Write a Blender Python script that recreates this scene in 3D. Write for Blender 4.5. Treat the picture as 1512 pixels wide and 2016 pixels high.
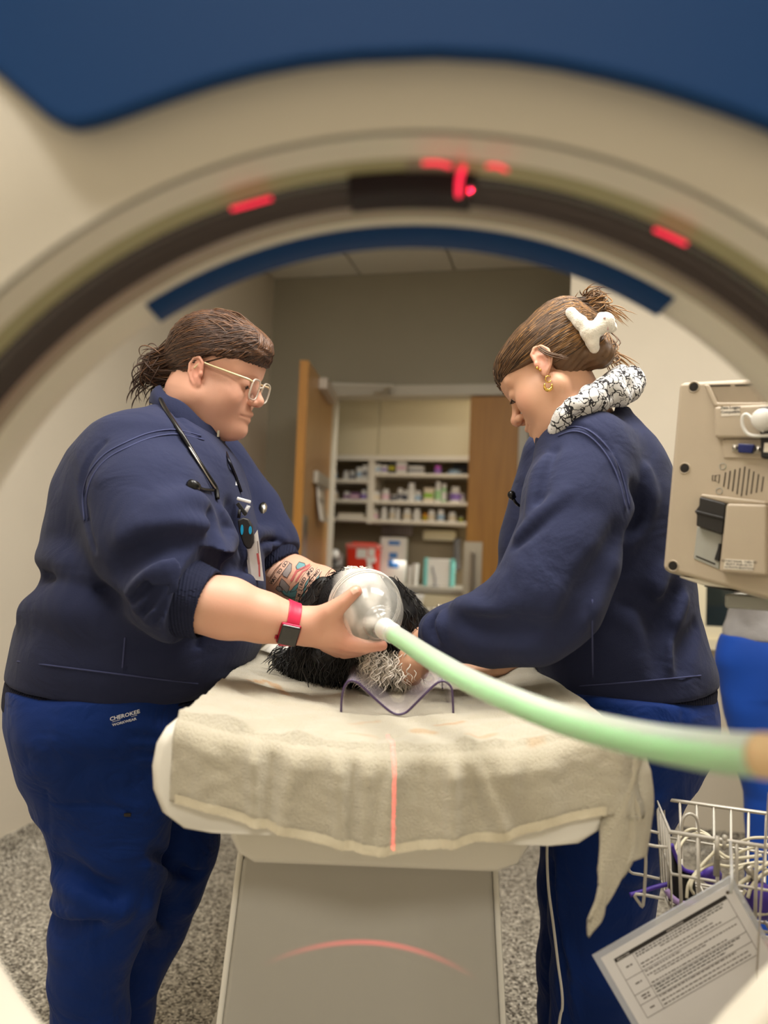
import bpy, math, random
import numpy as np
from mathutils import Vector, Matrix, noise as mnoise
from mathutils.bvhtree import BVHTree
random.seed(7); rng = np.random.default_rng(7)
for _o in list(bpy.data.objects): bpy.data.objects.remove(_o)
sc = bpy.context.scene; COL = sc.collection
R = math.radians
# ---------------------------------------------------------------- camera
FPX = 1500.0; H = 1.17; ROLL = R(2.2); PITCH = R(2.75)
_f = Vector((0, math.cos(PITCH), math.sin(PITCH))); _u0 = Vector((0, -math.sin(PITCH), math.cos(PITCH))); _r0 = Vector((1, 0, 0))
_r = _r0*math.cos(ROLL) + _u0*math.sin(ROLL); _u = -_r0*math.sin(ROLL) + _u0*math.cos(ROLL)
CAM = Vector((0, 0, H))
cd = bpy.data.cameras.new('camera'); cam = bpy.data.objects.new('camera', cd); COL.objects.link(cam)
cam.matrix_world = Matrix(((_r.x, _u.x, -_f.x, 0), (_r.y, _u.y, -_f.y, 0), (_r.z, _u.z, -_f.z, H), (0, 0, 0, 1)))
cd.sensor_fit = 'VERTICAL'; cd.sensor_height = 36.0; cd.sensor_width = 27.0; cd.lens = FPX/2016*36
cd.clip_start = 0.02; cd.clip_end = 60
cd.dof.use_dof = True; cd.dof.focus_distance = 1.36; cd.dof.aperture_fstop = 2.2
sc.camera = cam
sc.view_settings.view_transform = 'Standard'; sc.view_settings.look = 'None'; sc.view_settings.gamma = 1
sc.view_settings.use_curve_mapping = False; sc.view_settings.exposure = 0.12
# ---------------------------------------------------------------- world and lights
wd = bpy.data.worlds.new('world'); sc.world = wd; wd.use_nodes = True
wd.node_tree.nodes['Background'].inputs[0].default_value = (1.0, 0.93, 0.82, 1); wd.node_tree.nodes['Background'].inputs[1].default_value = 0.05
def area_light(name, loc, sx, sy, watts, col=(1, 0.95, 0.875)):
    l = bpy.data.lights.new(name, 'AREA'); l.shape = 'RECTANGLE'; l.size = sx; l.size_y = sy; l.energy = watts; l.color = col
    o = bpy.data.objects.new(name, l); COL.objects.link(o); o.location = loc; return o
CEIL = 2.92
LAMPS = [((0.55, 1.15, CEIL-.03), 1.15, .56, 58), ((0.1, -1.65, CEIL-.03), 1.15, .56, 56), ((1.9, 1.7, CEIL-.03), .56, 1.15, 9), ((-0.62, 0.75, CEIL-.03), .56, 1.15, 30)]  # last panel is added to brighten the long beige wall
for _i, (_l, _a, _b, _w) in enumerate(LAMPS): area_light('ceiling_light_panel', _l, _a, _b, _w)
# ---------------------------------------------------------------- pixel helpers (photo frame 1512 x 2016)
def ray(px, py): return _f + _r*((px-756)/FPX) + _u*((1008-py)/FPX)
def P(px, py, d): return CAM + ray(px, py)*d
def hit(px, py, p0, n):
    d = ray(px, py); return CAM + d*((Vector(p0)-CAM).dot(n)/d.dot(n))
YAW = R(13.3); UX = Vector((math.cos(YAW), -math.sin(YAW), 0)); VX = Vector((math.sin(YAW), math.cos(YAW), 0)); ZX = Vector((0, 0, 1))
def RW(u, v, z): return UX*u + VX*v + ZX*z
# ---------------------------------------------------------------- materials
def srgb(r, g, b):
    return tuple(((c/255)/12.92 if c/255 <= .04045 else ((c/255+.055)/1.055)**2.4) for c in (r, g, b))
_M = {}
def mat(name, col, rough=.5, metal=0., spec=.5, var=0., vscale=20., bump=0., bscale=200., trans=0., ior=1.45, sss=0., sssr=(.02, .008, .004), emit=None, estr=0., coat=0., alpha=1., sheen=0., attr=None, stretch=None, col2=None, wrinkle=0., wscale=14.):
    if name in _M: return _M[name]
    m = bpy.data.materials.new(name); m.use_nodes = True; nt = m.node_tree; b = nt.nodes['Principled BSDF']; L = nt.links.new
    def setv(k, v):
        if k in b.inputs: b.inputs[k].default_value = v
    c4 = (*col, 1); setv('Base Color', c4); setv('Roughness', rough); setv('Metallic', metal); setv('Specular IOR Level', spec); setv('IOR', ior)
    setv('Transmission Weight', trans); setv('Alpha', alpha); setv('Coat Weight', coat); setv('Sheen Weight', sheen)
    if sss: setv('Subsurface Weight', sss); setv('Subsurface Radius', sssr); setv('Subsurface Scale', 1.0)
    if emit: setv('Emission Color', (*emit, 1)); setv('Emission Strength', estr)
    tc = None
    def coord():
        nonlocal tc
        if tc is None:
            tc = nt.nodes.new('ShaderNodeTexCoord').outputs['Object']
            if stretch:
                mp = nt.nodes.new('ShaderNodeMapping'); mp.inputs['Scale'].default_value = stretch; L(tc, mp.inputs[0]); tc = mp.outputs[0]
        return tc
    src = None
    if attr:
        a = nt.nodes.new('ShaderNodeVertexColor'); a.layer_name = attr; src = a.outputs[0]; L(src, b.inputs['Base Color'])
    if var or col2:
        n = nt.nodes.new('ShaderNodeTexNoise'); n.inputs['Scale'].default_value = vscale; n.inputs['Detail'].default_value = 5; L(coord(), n.inputs['Vector'])
        mx = nt.nodes.new('ShaderNodeMix'); mx.data_type = 'RGBA'
        if col2:
            rp = nt.nodes.new('ShaderNodeValToRGB'); rp.color_ramp.elements[0].position = .35; rp.color_ramp.elements[1].position = .65
            L(n.outputs[0], rp.inputs[0]); L(rp.outputs[0], mx.inputs['Factor'])
            mx.inputs['A'].default_value = c4; mx.inputs['B'].default_value = (*col2, 1)
        else:
            L(n.outputs[0], mx.inputs['Factor'])
            if src: 
                mx.blend_type = 'MULTIPLY'; L(src, mx.inputs['A']); mx.inputs['B'].default_value = (1-var, 1-var, 1-var, 1)
            else:
                mx.inputs['A'].default_value = (*[min(1, c*(1+var)) for c in col], 1); mx.inputs['B'].default_value = (*[c*(1-var) for c in col], 1)
        L(mx.outputs['Result'], b.inputs['Base Color'])
    if bump:
        n2 = nt.nodes.new('ShaderNodeTexNoise'); n2.inputs['Scale'].default_value = bscale; n2.inputs['Detail'].default_value = 4; L(coord(), n2.inputs['Vector'])
        bp = nt.nodes.new('ShaderNodeBump'); bp.inputs['Strength'].default_value = bump; bp.inputs['Distance'].default_value = .002
        L(n2.outputs[0], bp.inputs['Height']); L(bp.outputs[0], b.inputs['Normal'])
        if wrinkle:
            n3 = nt.nodes.new('ShaderNodeTexNoise'); n3.inputs['Scale'].default_value = wscale; n3.inputs['Detail'].default_value = 3; n3.inputs['Distortion'].default_value = 1.2; L(coord(), n3.inputs['Vector'])
            b3 = nt.nodes.new('ShaderNodeBump'); b3.inputs['Strength'].default_value = wrinkle; b3.inputs['Distance'].default_value = .02; L(n3.outputs[0], b3.inputs['Height']); L(b3.outputs[0], bp.inputs['Normal'])
    _M[name] = m; return m
def wave_mat(name, col, col2, scale, direction='X', rough=.5, dist=6., detail=3, dscale=1.5, lo=.3, hi=.8):
    """long grain: wood, brushed fibre"""
    m = mat(name, col, rough); nt = m.node_tree; L = nt.links.new; b = nt.nodes['Principled BSDF']
    t = nt.nodes.new('ShaderNodeTexCoord'); mp = nt.nodes.new('ShaderNodeMapping'); L(t.outputs['Object'], mp.inputs[0])
    mp.inputs['Scale'].default_value = {'X': (1, 1, 1), 'Z': (1, 1, .06), 'Y': (1, .06, 1)}[direction]
    n = nt.nodes.new('ShaderNodeTexNoise'); n.inputs['Scale'].default_value = scale; n.inputs['Detail'].default_value = detail; n.inputs['Distortion'].default_value = dscale; L(mp.outputs[0], n.inputs['Vector'])
    rp = nt.nodes.new('ShaderNodeValToRGB'); rp.color_ramp.elements[0].position = lo; rp.color_ramp.elements[1].position = hi
    rp.color_ramp.elements[0].color = (*col, 1); rp.color_ramp.elements[1].color = (*col2, 1)
    L(n.outputs[0], rp.inputs[0]); L(rp.outputs[0], b.inputs['Base Color']); return m
# ---------------------------------------------------------------- mesh helpers
def link(name, me, m=None, parent=None, smooth=True, pinv=True):
    o = bpy.data.objects.new(name, me); COL.objects.link(o)
    if m is not None and not me.materials: me.materials.append(m)
    if smooth: me.polygons.foreach_set('use_smooth', np.ones(len(me.polygons), bool))
    if parent is not None:
        o.parent = parent
        if pinv: o.matrix_parent_inverse = Matrix.Translation(-parent.location) if parent.parent is None else Matrix()
    return o
class MB:
    def __init__(s): s.v = []; s.f = []
    def add(s, vs, fs):
        n = len(s.v); s.v += [tuple(x) for x in vs]; s.f += [tuple(i+n for i in f) for f in fs]; return s
    def box(s, c, sz, M=None):
        c = Vector(c); h = Vector(sz)/2; vs = []
        for x in (-1, 1):
            for y in (-1, 1):
                for z in (-1, 1):
                    q = Vector((x*h.x, y*h.y, z*h.z)); vs.append(c + (M @ q if M is not None else q))
        return s.add(vs, [(0, 1, 3, 2), (4, 6, 7, 5), (0, 4, 5, 1), (2, 3, 7, 6), (0, 2, 6, 4), (1, 5, 7, 3)])
    def prism(s, poly, o, ex, ey, en, t):
        """polygon (2d list) in frame o,ex,ey extruded t along en"""
        o, ex, ey, en = Vector(o), Vector(ex), Vector(ey), Vector(en); n = len(poly)
        a = [o + ex*p[0] + ey*p[1] for p in poly]; vs = a + [q + en*t for q in a]
        fs = [tuple(range(n-1, -1, -1)), tuple(range(n, 2*n))] + [(i, (i+1) % n, n+(i+1) % n, n+i) for i in range(n)]
        return s.add(vs, fs)
    def tube(s, pts, r, k=10, cap=True, closed=False):
        pts = [Vector(p) for p in pts]; n = len(pts); rs = r if hasattr(r, '__len__') else [r]*n
        vs = []; up = None
        for i, p in enumerate(pts):
            if closed: t = pts[(i+1) % n]-pts[i-1]
            else: t = pts[min(i+1, n-1)]-pts[max(i-1, 0)]
            if t.length < 1e-9: t = Vector((0, 0, 1))
            t.normalize()
            if up is None:
                up = Vector((0, 0, 1)) if abs(t.z) < .9 else Vector((0, 1, 0))
            a = up - t*up.dot(t)
            if a.length < 1e-6: a = t.orthogonal()
            a.normalize(); up = a; bb = t.cross(a)
            for j in range(k):
                w = 2*math.pi*j/k; vs.append(p + (a*math.cos(w)+bb*math.sin(w))*rs[i])
        fs = []
        for i in range(n if closed else n-1):
            i2 = (i+1) % n
            for j in range(k):
                j2 = (j+1) % k; fs.append((i*k+j, i*k+j2, i2*k+j2, i2*k+j))
        if cap and not closed: fs += [tuple(range(k-1, -1, -1)), tuple(range((n-1)*k, n*k))]
        return s.add(vs, fs)
    def lathe(s, prof, o=(0, 0, 0), ax=(0, 0, 1), k=32, a0=0., a1=2*math.pi, ex=None):
        """prof: (radius, height along ax)"""
        o = Vector(o); ax = Vector(ax).normalized(); e1 = Vector(ex).normalized() if ex is not None else ax.orthogonal().normalized(); e2 = ax.cross(e1)
        full = abs(a1-a0-2*math.pi) < 1e-6; m = k if full else k+1; n = len(prof); vs = []
        for j in range(m):
            w = a0+(a1-a0)*j/k; d = e1*math.cos(w)+e2*math.sin(w)
            for r, h in prof: vs.append(o + d*r + ax*h)
        fs = []
        for j in range(k):
            j2 = (j+1) % m
            for i in range(n-1): fs.append((j*n+i, j2*n+i, j2*n+i+1, j*n+i+1))
        return s.add(vs, fs)
    def sphere(s, c, r, k=16, M=None):
        c = Vector(c); r3 = r if hasattr(r, '__len__') else (r, r, r); vs = []; n = k//2
        for i in range(n+1):
            t = math.pi*i/n
            for j in range(k):
                w = 2*math.pi*j/k; q = Vector((r3[0]*math.sin(t)*math.cos(w), r3[1]*math.sin(t)*math.sin(w), r3[2]*math.cos(t))); vs.append(c+(M @ q if M is not None else q))
        return s.add(vs, [(i*k+j, i*k+k+j, i*k+k+(j+1) % k, i*k+(j+1) % k) for i in range(n) for j in range(k)])
    def mesh(s, name='mesh'):
        me = bpy.data.meshes.new(name); me.from_pydata(s.v, [], s.f); me.validate(); me.update(); return me
    def obj(s, name, m, parent=None, smooth=True, bevel=0., seg=2, auto=None, pinv=True):
        o = link(name, s.mesh(name), m, parent, smooth and not bevel, pinv)
        if bevel:
            b = o.modifiers.new('bevel', 'BEVEL'); b.width = bevel; b.segments = seg; b.limit_method = 'ANGLE'; b.angle_limit = R(40); b.harden_normals = False
            o.data.polygons.foreach_set('use_smooth', np.ones(len(o.data.polygons), bool))
            w = o.modifiers.new('wn', 'WEIGHTED_NORMAL'); w.keep_sharp = False
        elif auto: 
            es = o.modifiers.new('es', 'EDGE_SPLIT'); es.split_angle = R(auto)
        return o
def tag(o, label=None, cat=None, group=None, kind=None):
    for k, v in (('label', label), ('category', cat), ('group', group), ('kind', kind)):
        if v: o[k] = v
    return o
def thing(name, label, cat, loc=(0, 0, 0), group=None):
    o = bpy.data.objects.new(name, None); COL.objects.link(o); o.location = loc; o.empty_display_size = .05
    return tag(o, label, cat, group)
def copy_tree(o, parent=None):
    c = o.copy(); COL.objects.link(c)
    if parent is not None: c.parent = parent
    for ch in o.children: copy_tree(ch, c)
    return c
def frame(ex, ey): 
    ex = Vector(ex).normalized(); ey = Vector(ey); ey = (ey-ex*ey.dot(ex)).normalized(); ez = ex.cross(ey)
    return Matrix((ex, ey, ez)).transposed()
def smooth_path(pts, n=12):
    pts = [Vector(p) for p in pts]; out = []
    for i in range(len(pts)-1):
        p0 = pts[max(i-1, 0)]; p1 = pts[i]; p2 = pts[i+1]; p3 = pts[min(i+2, len(pts)-1)]
        for k in range(n):
            t = k/n; out.append(.5*((2*p1)+(p2-p0)*t+(2*p0-5*p1+4*p2-p3)*t*t+(3*p1-p0-3*p2+p3)*t**3))
    out.append(pts[-1]); return out
def text_mesh(body, size, align='CENTER', extrude=0.0, bold=False):
    """returns (verts[n,2], faces) of flat lettering centred on the origin"""
    c = bpy.data.curves.new('lettering', 'FONT'); c.body = body; c.size = size; c.align_x = align; c.align_y = 'CENTER'; c.resolution_u = 2
    if bold: c.offset = size*.02
    o = bpy.data.objects.new('lettering', c); COL.objects.link(o)
    dg = bpy.context.evaluated_depsgraph_get(); me = bpy.data.meshes.new_from_object(o.evaluated_get(dg))
    v = [tuple(x.co[:2]) for x in me.vertices]; f = [tuple(p.vertices) for p in me.polygons]
    bpy.data.objects.remove(o); bpy.data.curves.remove(c); bpy.data.meshes.remove(me); return v, f
# ---------------------------------------------------------------- implicit surfaces: smooth blends meshed with surface nets
def A3(p): return np.asarray(tuple(p), float)
_CUR = [None, None, None]
def s_cap(p, a, b, ra, rb=None):
    rb = ra if rb is None else rb; a, b = A3(a), A3(b)
    if p is _CUR[0]:      # skip pieces far from the block being meshed
        g = np.maximum(np.maximum(np.minimum(a, b)-_CUR[2], _CUR[1]-np.maximum(a, b)), 0); g = math.sqrt(g @ g)-max(ra, rb)
        if g > .09: return np.full(len(p), g)
    ab = b-a; t = np.clip((p-a) @ ab/max(ab @ ab, 1e-12), 0, 1)
    q = p-a-t[:, None]*ab; return np.sqrt(np.einsum('ij,ij->i', q, q))-(ra+(rb-ra)*t)
def s_ell(p, c, r, M=None):
    q = p-A3(c)
    if M is not None: q = q @ np.array(M)[:3, :3]
    r = np.asarray(r, float); k0 = np.sqrt(((q/r)**2).sum(1)); k1 = np.sqrt(((q/(r*r))**2).sum(1))+1e-9
    return k0*(k0-1)/k1
def s_box(p, c, h, M=None, rd=0.):
    q = p-A3(c)
    if M is not None: q = q @ np.array(M)[:3, :3]
    q = np.abs(q)-np.asarray(h, float)+rd; return np.sqrt((np.maximum(q, 0)**2).sum(1))+np.minimum(q.max(1), 0)-rd
def smin(a, b, k):
    h = np.clip(.5+.5*(b-a)/k, 0, 1); return b*(1-h)+a*h-k*h*(1-h)
def smax(a, b, k): return -smin(-a, -b, k)
def s_chain(p, pts, rs, k=0.):
    d = None
    for i in range(len(pts)-1):
        e = s_cap(p, pts[i], pts[i+1], rs[i], rs[i+1]); d = e if d is None else (smin(d, e, k) if k else np.minimum(d, e))
    return d
def s_loft(p, st, zax=2, expo=2.0):
    """stations (t, cx, cy, rx, ry) along world z: stacked ellipses"""
    st = np.asarray(st, float); o = np.argsort(st[:, 0]); st = st[o]; z = p[:, 2]
    cx, cy, rx, ry = (np.interp(z, st[:, 0], st[:, i]) for i in (1, 2, 3, 4))
    k = (np.abs((p[:, 0]-cx)/rx)**expo+np.abs((p[:, 1]-cy)/ry)**expo)**(1/expo)
    d = (k-1)*np.minimum(rx, ry)
    over = np.maximum(st[0, 0]-z, z-st[-1, 0]); return np.maximum(d, over)
def smooth_st(st, n=6):
    st = np.asarray(st, float); out = []
    for i in range(len(st)-1):
        p0 = st[max(i-1, 0)]; p1 = st[i]; p2 = st[i+1]; p3 = st[min(i+2, len(st)-1)]
        for k in range(n):
            t = k/n; q = .5*((2*p1)+(p2-p0)*t+(2*p0-5*p1+4*p2-p3)*t*t+(3*p1-p0-3*p2+p3)*t**3); q[0] = p1[0]+(p2[0]-p1[0])*t; out.append(q)
    out.append(st[-1]); return np.array(out)
def sdf_mesh(f, lo, hi, h, slack=2.2):
    lo, hi = A3(lo), A3(hi); B = 8; nb = np.ceil((hi-lo)/h/B).astype(int)+1; n = nb*B
    g = np.stack(np.meshgrid(*[np.arange(k) for k in nb], indexing='ij'), -1).reshape(-1, 3)
    fc = f(lo+(g*B+B/2)*h)
    act = np.abs(fc) < B*h*.87*slack
    V = np.repeat(np.repeat(np.repeat(fc.reshape(nb), B, 0), B, 1), B, 2).astype(np.float32)
    off = np.stack(np.meshgrid(*[np.arange(B)]*3, indexing='ij'), -1).reshape(-1, 3); ga = g[act]
    sk = ga//4; key = (sk[:, 0]*4096+sk[:, 1])*4096+sk[:, 2]; order = np.argsort(key, kind='stable'); ga = ga[order]; key = key[order]
    cuts = np.concatenate([[0], np.nonzero(np.diff(key))[0]+1, [len(ga)]])
    for i, j in zip(cuts[:-1], cuts[1:]):
        idx = (ga[i:j, None, :]*B+off[None]).reshape(-1, 3); pp = lo+idx*h; _CUR[:] = [pp, pp.min(0), pp.max(0)]; V[idx[:, 0], idx[:, 1], idx[:, 2]] = f(pp)
    _CUR[0] = None
    S = V < 0; cor = [(i, j, k) for i in (0, 1) for j in (0, 1) for k in (0, 1)]
    sl = lambda a, c: a[c[0]:n[0]-1+c[0], c[1]:n[1]-1+c[1], c[2]:n[2]-1+c[2]]
    cnt = np.zeros(n-1, np.int8)
    for c in cor: cnt += sl(S, c)
    cells = np.argwhere((cnt > 0) & (cnt < 8)); vals = np.stack([V[cells[:, 0]+c[0], cells[:, 1]+c[1], cells[:, 2]+c[2]] for c in cor], 1)
    acc = np.zeros((len(cells), 3)); num = np.zeros(len(cells)); ca = np.array(cor, float)
    for a in range(8):
        for b in range(a+1, 8):
            if np.abs(ca[a]-ca[b]).sum() == 1:
                va, vb = vals[:, a], vals[:, b]; m = (va < 0) != (vb < 0); t = np.where(m, va/np.where(m, va-vb, 1), 0)
                acc += np.where(m[:, None], ca[a]+t[:, None]*(ca[b]-ca[a]), 0); num += m
    vert = lo+(cells+acc/num[:, None])*h
    ID = -np.ones(n-1, np.int32); ID[cells[:, 0], cells[:, 1], cells[:, 2]] = np.arange(len(cells)); faces = []
    for ax in range(3):
        e = np.eye(3, dtype=int)[ax]; b1, b2 = np.eye(3, dtype=int)[(ax+1) % 3], np.eye(3, dtype=int)[(ax+2) % 3]
        s0 = S[1:n[0]-1, 1:n[1]-1, 1:n[2]-1]; s1 = S[1+e[0]:n[0]-1+e[0], 1+e[1]:n[1]-1+e[1], 1+e[2]:n[2]-1+e[2]]
        pq = np.argwhere(s0 != s1)+1
        if not len(pq): continue
        ok = (pq < n-1).all(1); pq = pq[ok]
        ids = [ID[tuple((pq+o).T)] for o in (-b1-b2, -b2, 0*b1, -b1)]
        q = np.stack(ids, 1); q = q[(q >= 0).all(1)]; pin = pq[(np.stack(ids, 1) >= 0).all(1)]
        ins = S[tuple(pin.T)]; q[~ins] = q[~ins][:, ::-1]; faces.append(q)
    return vert, np.concatenate(faces)
def np_mesh(name, v, f):
    me = bpy.data.meshes.new(name); nv, nf = len(v), len(f); k = f.shape[1]
    me.vertices.add(nv); me.vertices.foreach_set('co', np.ascontiguousarray(v, np.float32).ravel())
    me.loops.add(nf*k); me.loops.foreach_set('vertex_index', np.ascontiguousarray(f, np.int32).ravel())
    me.polygons.add(nf); me.polygons.foreach_set('loop_start', np.arange(0, nf*k, k, dtype=np.int32)); me.polygons.foreach_set('loop_total', np.full(nf, k, np.int32))
    me.update(calc_edges=True); me.validate(); return me
def relax(v, f, it=2, w=.5):
    e = np.concatenate([f[:, [0, 1]], f[:, [1, 2]], f[:, [2, 3]], f[:, [3, 0]]])
    for _ in range(it):
        s = np.zeros_like(v); c = np.zeros(len(v)); np.add.at(s, e[:, 0], v[e[:, 1]]); np.add.at(c, e[:, 0], 1); np.add.at(s, e[:, 1], v[e[:, 0]]); np.add.at(c, e[:, 1], 1)
        v = v*(1-w)+w*s/np.maximum(c, 1)[:, None]
    return v
def sdf_obj(name, f, lo, hi, h, m, parent=None, colf=None, it=1):
    v, q = sdf_mesh(f, lo, hi, h)
    if it: v = relax(v, q, it)
    me = np_mesh(name, v, q)
    if colf is not None:
        a = me.color_attributes.new('Col', 'FLOAT_COLOR', 'POINT'); c = np.ones((len(me.vertices), 4), np.float32); c[:, :3] = colf(v); a.data.foreach_set('color', c.ravel())
    return link(name, me, m, parent)
def strands(paths, r, k=4, taper=True):
    """many thin tapered locks in one mesh. paths: list of [n,3] arrays"""
    VV, FF, off = [], [], 0
    for p, rr in zip(paths, r if hasattr(r, '__len__') else [r]*len(paths)):
        p = np.asarray(p, float); n = len(p); t = np.gradient(p, axis=0); t /= np.linalg.norm(t, axis=1)[:, None]+1e-9
        ref = np.array([.3, .9, .2]); a = ref-t*(t @ ref)[:, None]; a /= np.linalg.norm(a, axis=1)[:, None]+1e-9; b = np.cross(t, a)
        s = np.linspace(0, 1, n); w = rr*(np.clip(np.minimum(s*6+.35, (1-s)*4+.12), 0, 1) if taper else np.ones(n))
        ang = 2*np.pi*np.arange(k)/k
        v = p[:, None]+w[:, None, None]*(a[:, None]*np.cos(ang)[None, :, None]+b[:, None]*np.sin(ang)[None, :, None])
        VV.append(v.reshape(-1, 3)); i = np.arange(n-1)[:, None]; j = np.arange(k)[None]; j2 = (j+1) % k
        FF.append(np.stack([i*k+j, i*k+j2, (i+1)*k+j2, (i+1)*k+j], -1).reshape(-1, 4)+off); off += n*k
    return np.concatenate(VV), np.concatenate(FF)
def strand_obj(name, paths, r, m, parent=None, k=4, taper=True):
    v, f = strands(paths, r, k, taper); return link(name, np_mesh(name, v, f), m, parent)
def decal(name, v2, faces, o, ex, ey, bvh, m, parent, lift=.0006, back=.15, label=None):
    """flat print laid onto a curved surface by dropping each point along the frame's normal"""
    o = Vector(o); ex = Vector(ex).normalized(); ey = Vector(ey); ey = (ey-ex*ey.dot(ex)).normalized(); n = ex.cross(ey); vs = []; good = []
    for x, y in v2:
        q = o+ex*x+ey*y; h = bvh.ray_cast(q+n*back, -n, back*2.2)
        good.append(h[0] is not None); vs.append((h[0]+n*lift) if h[0] is not None else q)
    fs = [f for f in faces if all(good[i] for i in f)]
    b = MB(); b.v = [tuple(x) for x in vs]; b.f = fs
    ob = b.obj(name, m, parent, smooth=False)
    if label: ob['label'] = label
    return ob
def grid2(x0, x1, y0, y1, nx, ny):
    v = [(x0+(x1-x0)*i/nx, y0+(y1-y0)*j/ny) for j in range(ny+1) for i in range(nx+1)]
    return v, [(j*(nx+1)+i, j*(nx+1)+i+1, (j+1)*(nx+1)+i+1, (j+1)*(nx+1)+i) for j in range(ny) for i in range(nx)]
def ribbon2(pts, w, n=1):
    """flat ribbon along a 2d path"""
    pts = [Vector(p) for p in pts]; v = []; f = []
    for i, p in enumerate(pts):
        t = pts[min(i+1, len(pts)-1)]-pts[max(i-1, 0)]; t.normalize(); q = Vector((-t.y, t.x))*w/2
        for k in range(n+1): v.append(tuple(p-q+2*q*k/n))
    for i in range(len(pts)-1):
        for k in range(n): f.append((i*(n+1)+k, (i+1)*(n+1)+k, (i+1)*(n+1)+k+1, i*(n+1)+k+1))
    return v, f
def bvh_of(o):
    me = o.data; return BVHTree.FromPolygons([v.co[:] for v in me.vertices], [tuple(p.vertices) for p in me.polygons])
# ================================================================ room
def wall_paint(name, col, rough=.75): return mat(name, col, rough, var=.03, vscale=6, bump=.12, bscale=260, spec=.3)
M_wall = wall_paint('wall_paint', srgb(214, 205, 188))
M_wallf = wall_paint('wall_darker', srgb(156, 150, 134))  # darker base colour for the wall around the doorway
M_ceil = mat('ceiling_tile', srgb(226, 222, 210), .9, var=.04, vscale=80, bump=.35, bscale=420)
M_grid = mat('ceiling_grid', srgb(196, 190, 176), .5)
M_white = mat('white_paint', srgb(232, 228, 216), .45)
M_frame = mat('door_frame_paint', srgb(190, 184, 170), .4)
M_steel = mat('brushed_steel', srgb(178, 172, 160), .32, 1.0, bump=.05, bscale=300)
# speckled sheet floor
M_floor = mat('speckled_floor', srgb(150, 146, 136), .45)
def _speck(m):
    nt = m.node_tree; L = nt.links.new; b = nt.nodes['Principled BSDF']; t = nt.nodes.new('ShaderNodeTexCoord')
    v = nt.nodes.new('ShaderNodeTexVoronoi'); v.inputs['Scale'].default_value = 170; L(t.outputs['Object'], v.inputs['Vector'])
    h = nt.nodes.new('ShaderNodeSeparateColor'); L(v.outputs['Color'], h.inputs[0]); rp = nt.nodes.new('ShaderNodeValToRGB'); rp.color_ramp.interpolation = 'CONSTANT'
    cs = [(0, srgb(74, 70, 64)), (.16, srgb(120, 114, 104)), (.36, srgb(168, 162, 150)), (.72, srgb(196, 190, 176)), (.9, srgb(226, 220, 206))]
    rp.color_ramp.elements[0].color = (*cs[0][1], 1); rp.color_ramp.elements[1].position = cs[1][0]; rp.color_ramp.elements[1].color = (*cs[1][1], 1)
    for p, c in cs[2:]: e = rp.color_ramp.elements.new(p); e.color = (*c, 1)
    L(h.outputs[0], rp.inputs[0]); L(rp.outputs[0], b.inputs['Base Color'])
_speck(M_floor)
vF = P(820, 780, 4.77).dot(VX); uLw = P(45, 1655, 2.8).dot(UX)
_b = hit(1390, 1632, (0, 0, .1), ZX); vRw = _b.dot(VX); uRw = hit(1115, 900, _b, VX).dot(UX)
uEnd = 3.4; vBack = -2.4
n_far = VX
def fu(px, py=1000, v=None): return hit(px, py, VX*(vF if v is None else v), VX)
u0 = fu(647).dot(UX); u1 = fu(1016).dot(UX); zTop = fu(820, 781).z
def slab(name, c0, c1, m, parent=None):
    """box between two room-frame corners (u,v,z)"""
    b = MB(); a, d = Vector(c0), Vector(c1); vs = [RW(x, y, z) for x in (a.x, d.x) for y in (a.y, d.y) for z in (a.z, d.z)]
    b.add(vs, [(0, 1, 3, 2), (4, 6, 7, 5), (0, 4, 5, 1), (2, 3, 7, 6), (0, 2, 6, 4), (1, 5, 7, 3)]); return b.obj(name, m, parent, smooth=False)
def struct(o, label=None): o['kind'] = 'structure'; (label and o.__setitem__('label', label)); return o
vS = P(780, 1000, 5.25).dot(VX); vSb = vS+.34      # pharmacy shelf front and back wall
struct(slab('floor', (uLw-.3, vBack-.3, -.1), (uEnd+.3, vSb+.2, 0), M_floor), 'grey speckled sheet floor')
ceil = struct(slab('ceiling', (uLw-.3, vBack-.3, CEIL+.02), (uEnd+.3, vSb+.2, CEIL+.12), M_grid), 'suspended ceiling of pale tiles')
# ceiling tiles in a grid: pitch from the two joints seen in the photo
jA = hit(705, 535, (0, 0, CEIL), ZX).dot(UX); tw = .61
tile = None; k = 0
iu0 = int(math.floor((uLw-jA)/tw)); 
for iu in range(iu0, iu0+7):
    for iv in range(0, 6):
        ua = max(jA+iu*tw, uLw)+.006; ub = jA+(iu+1)*tw-.006; vb = vF-.004-iv*1.22; va = vb-1.208
        if ub-ua < .05: continue
        if any(abs(Vector(l).dot(UX)-(ua+ub)/2) < .0 for l, *_ in LAMPS): continue
        o = slab('ceiling_tile', (ua, va, CEIL), (ub, vb, CEIL+.02), M_ceil, ceil); o.modifiers.new('bevel', 'BEVEL').width = .004
struct(slab('wall_left', (uLw-.12, vBack, 0), (uLw, vF+.12, CEIL+.02), M_wall), 'long beige wall behind the woman in glasses')
wf = struct(slab('wall_back', (uLw, vF, 0), (u0-.06, vF+.12, CEIL+.02), M_wallf), 'darker wall around the double doorway')
slab('wall_header', (u0-.06, vF, zTop+.07), (u1+.06, vF+.12, CEIL+.02), M_wallf, wf)
slab('wall_piece', (u1+.06, vF, 0), (uEnd, vF+.12, CEIL+.02), M_wallf, wf)
wr = struct(slab('wall_right', (uRw, vRw, 0), (uEnd, vRw+.14, CEIL+.02), M_wall), 'bright beige wall behind the patient monitor')
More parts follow.
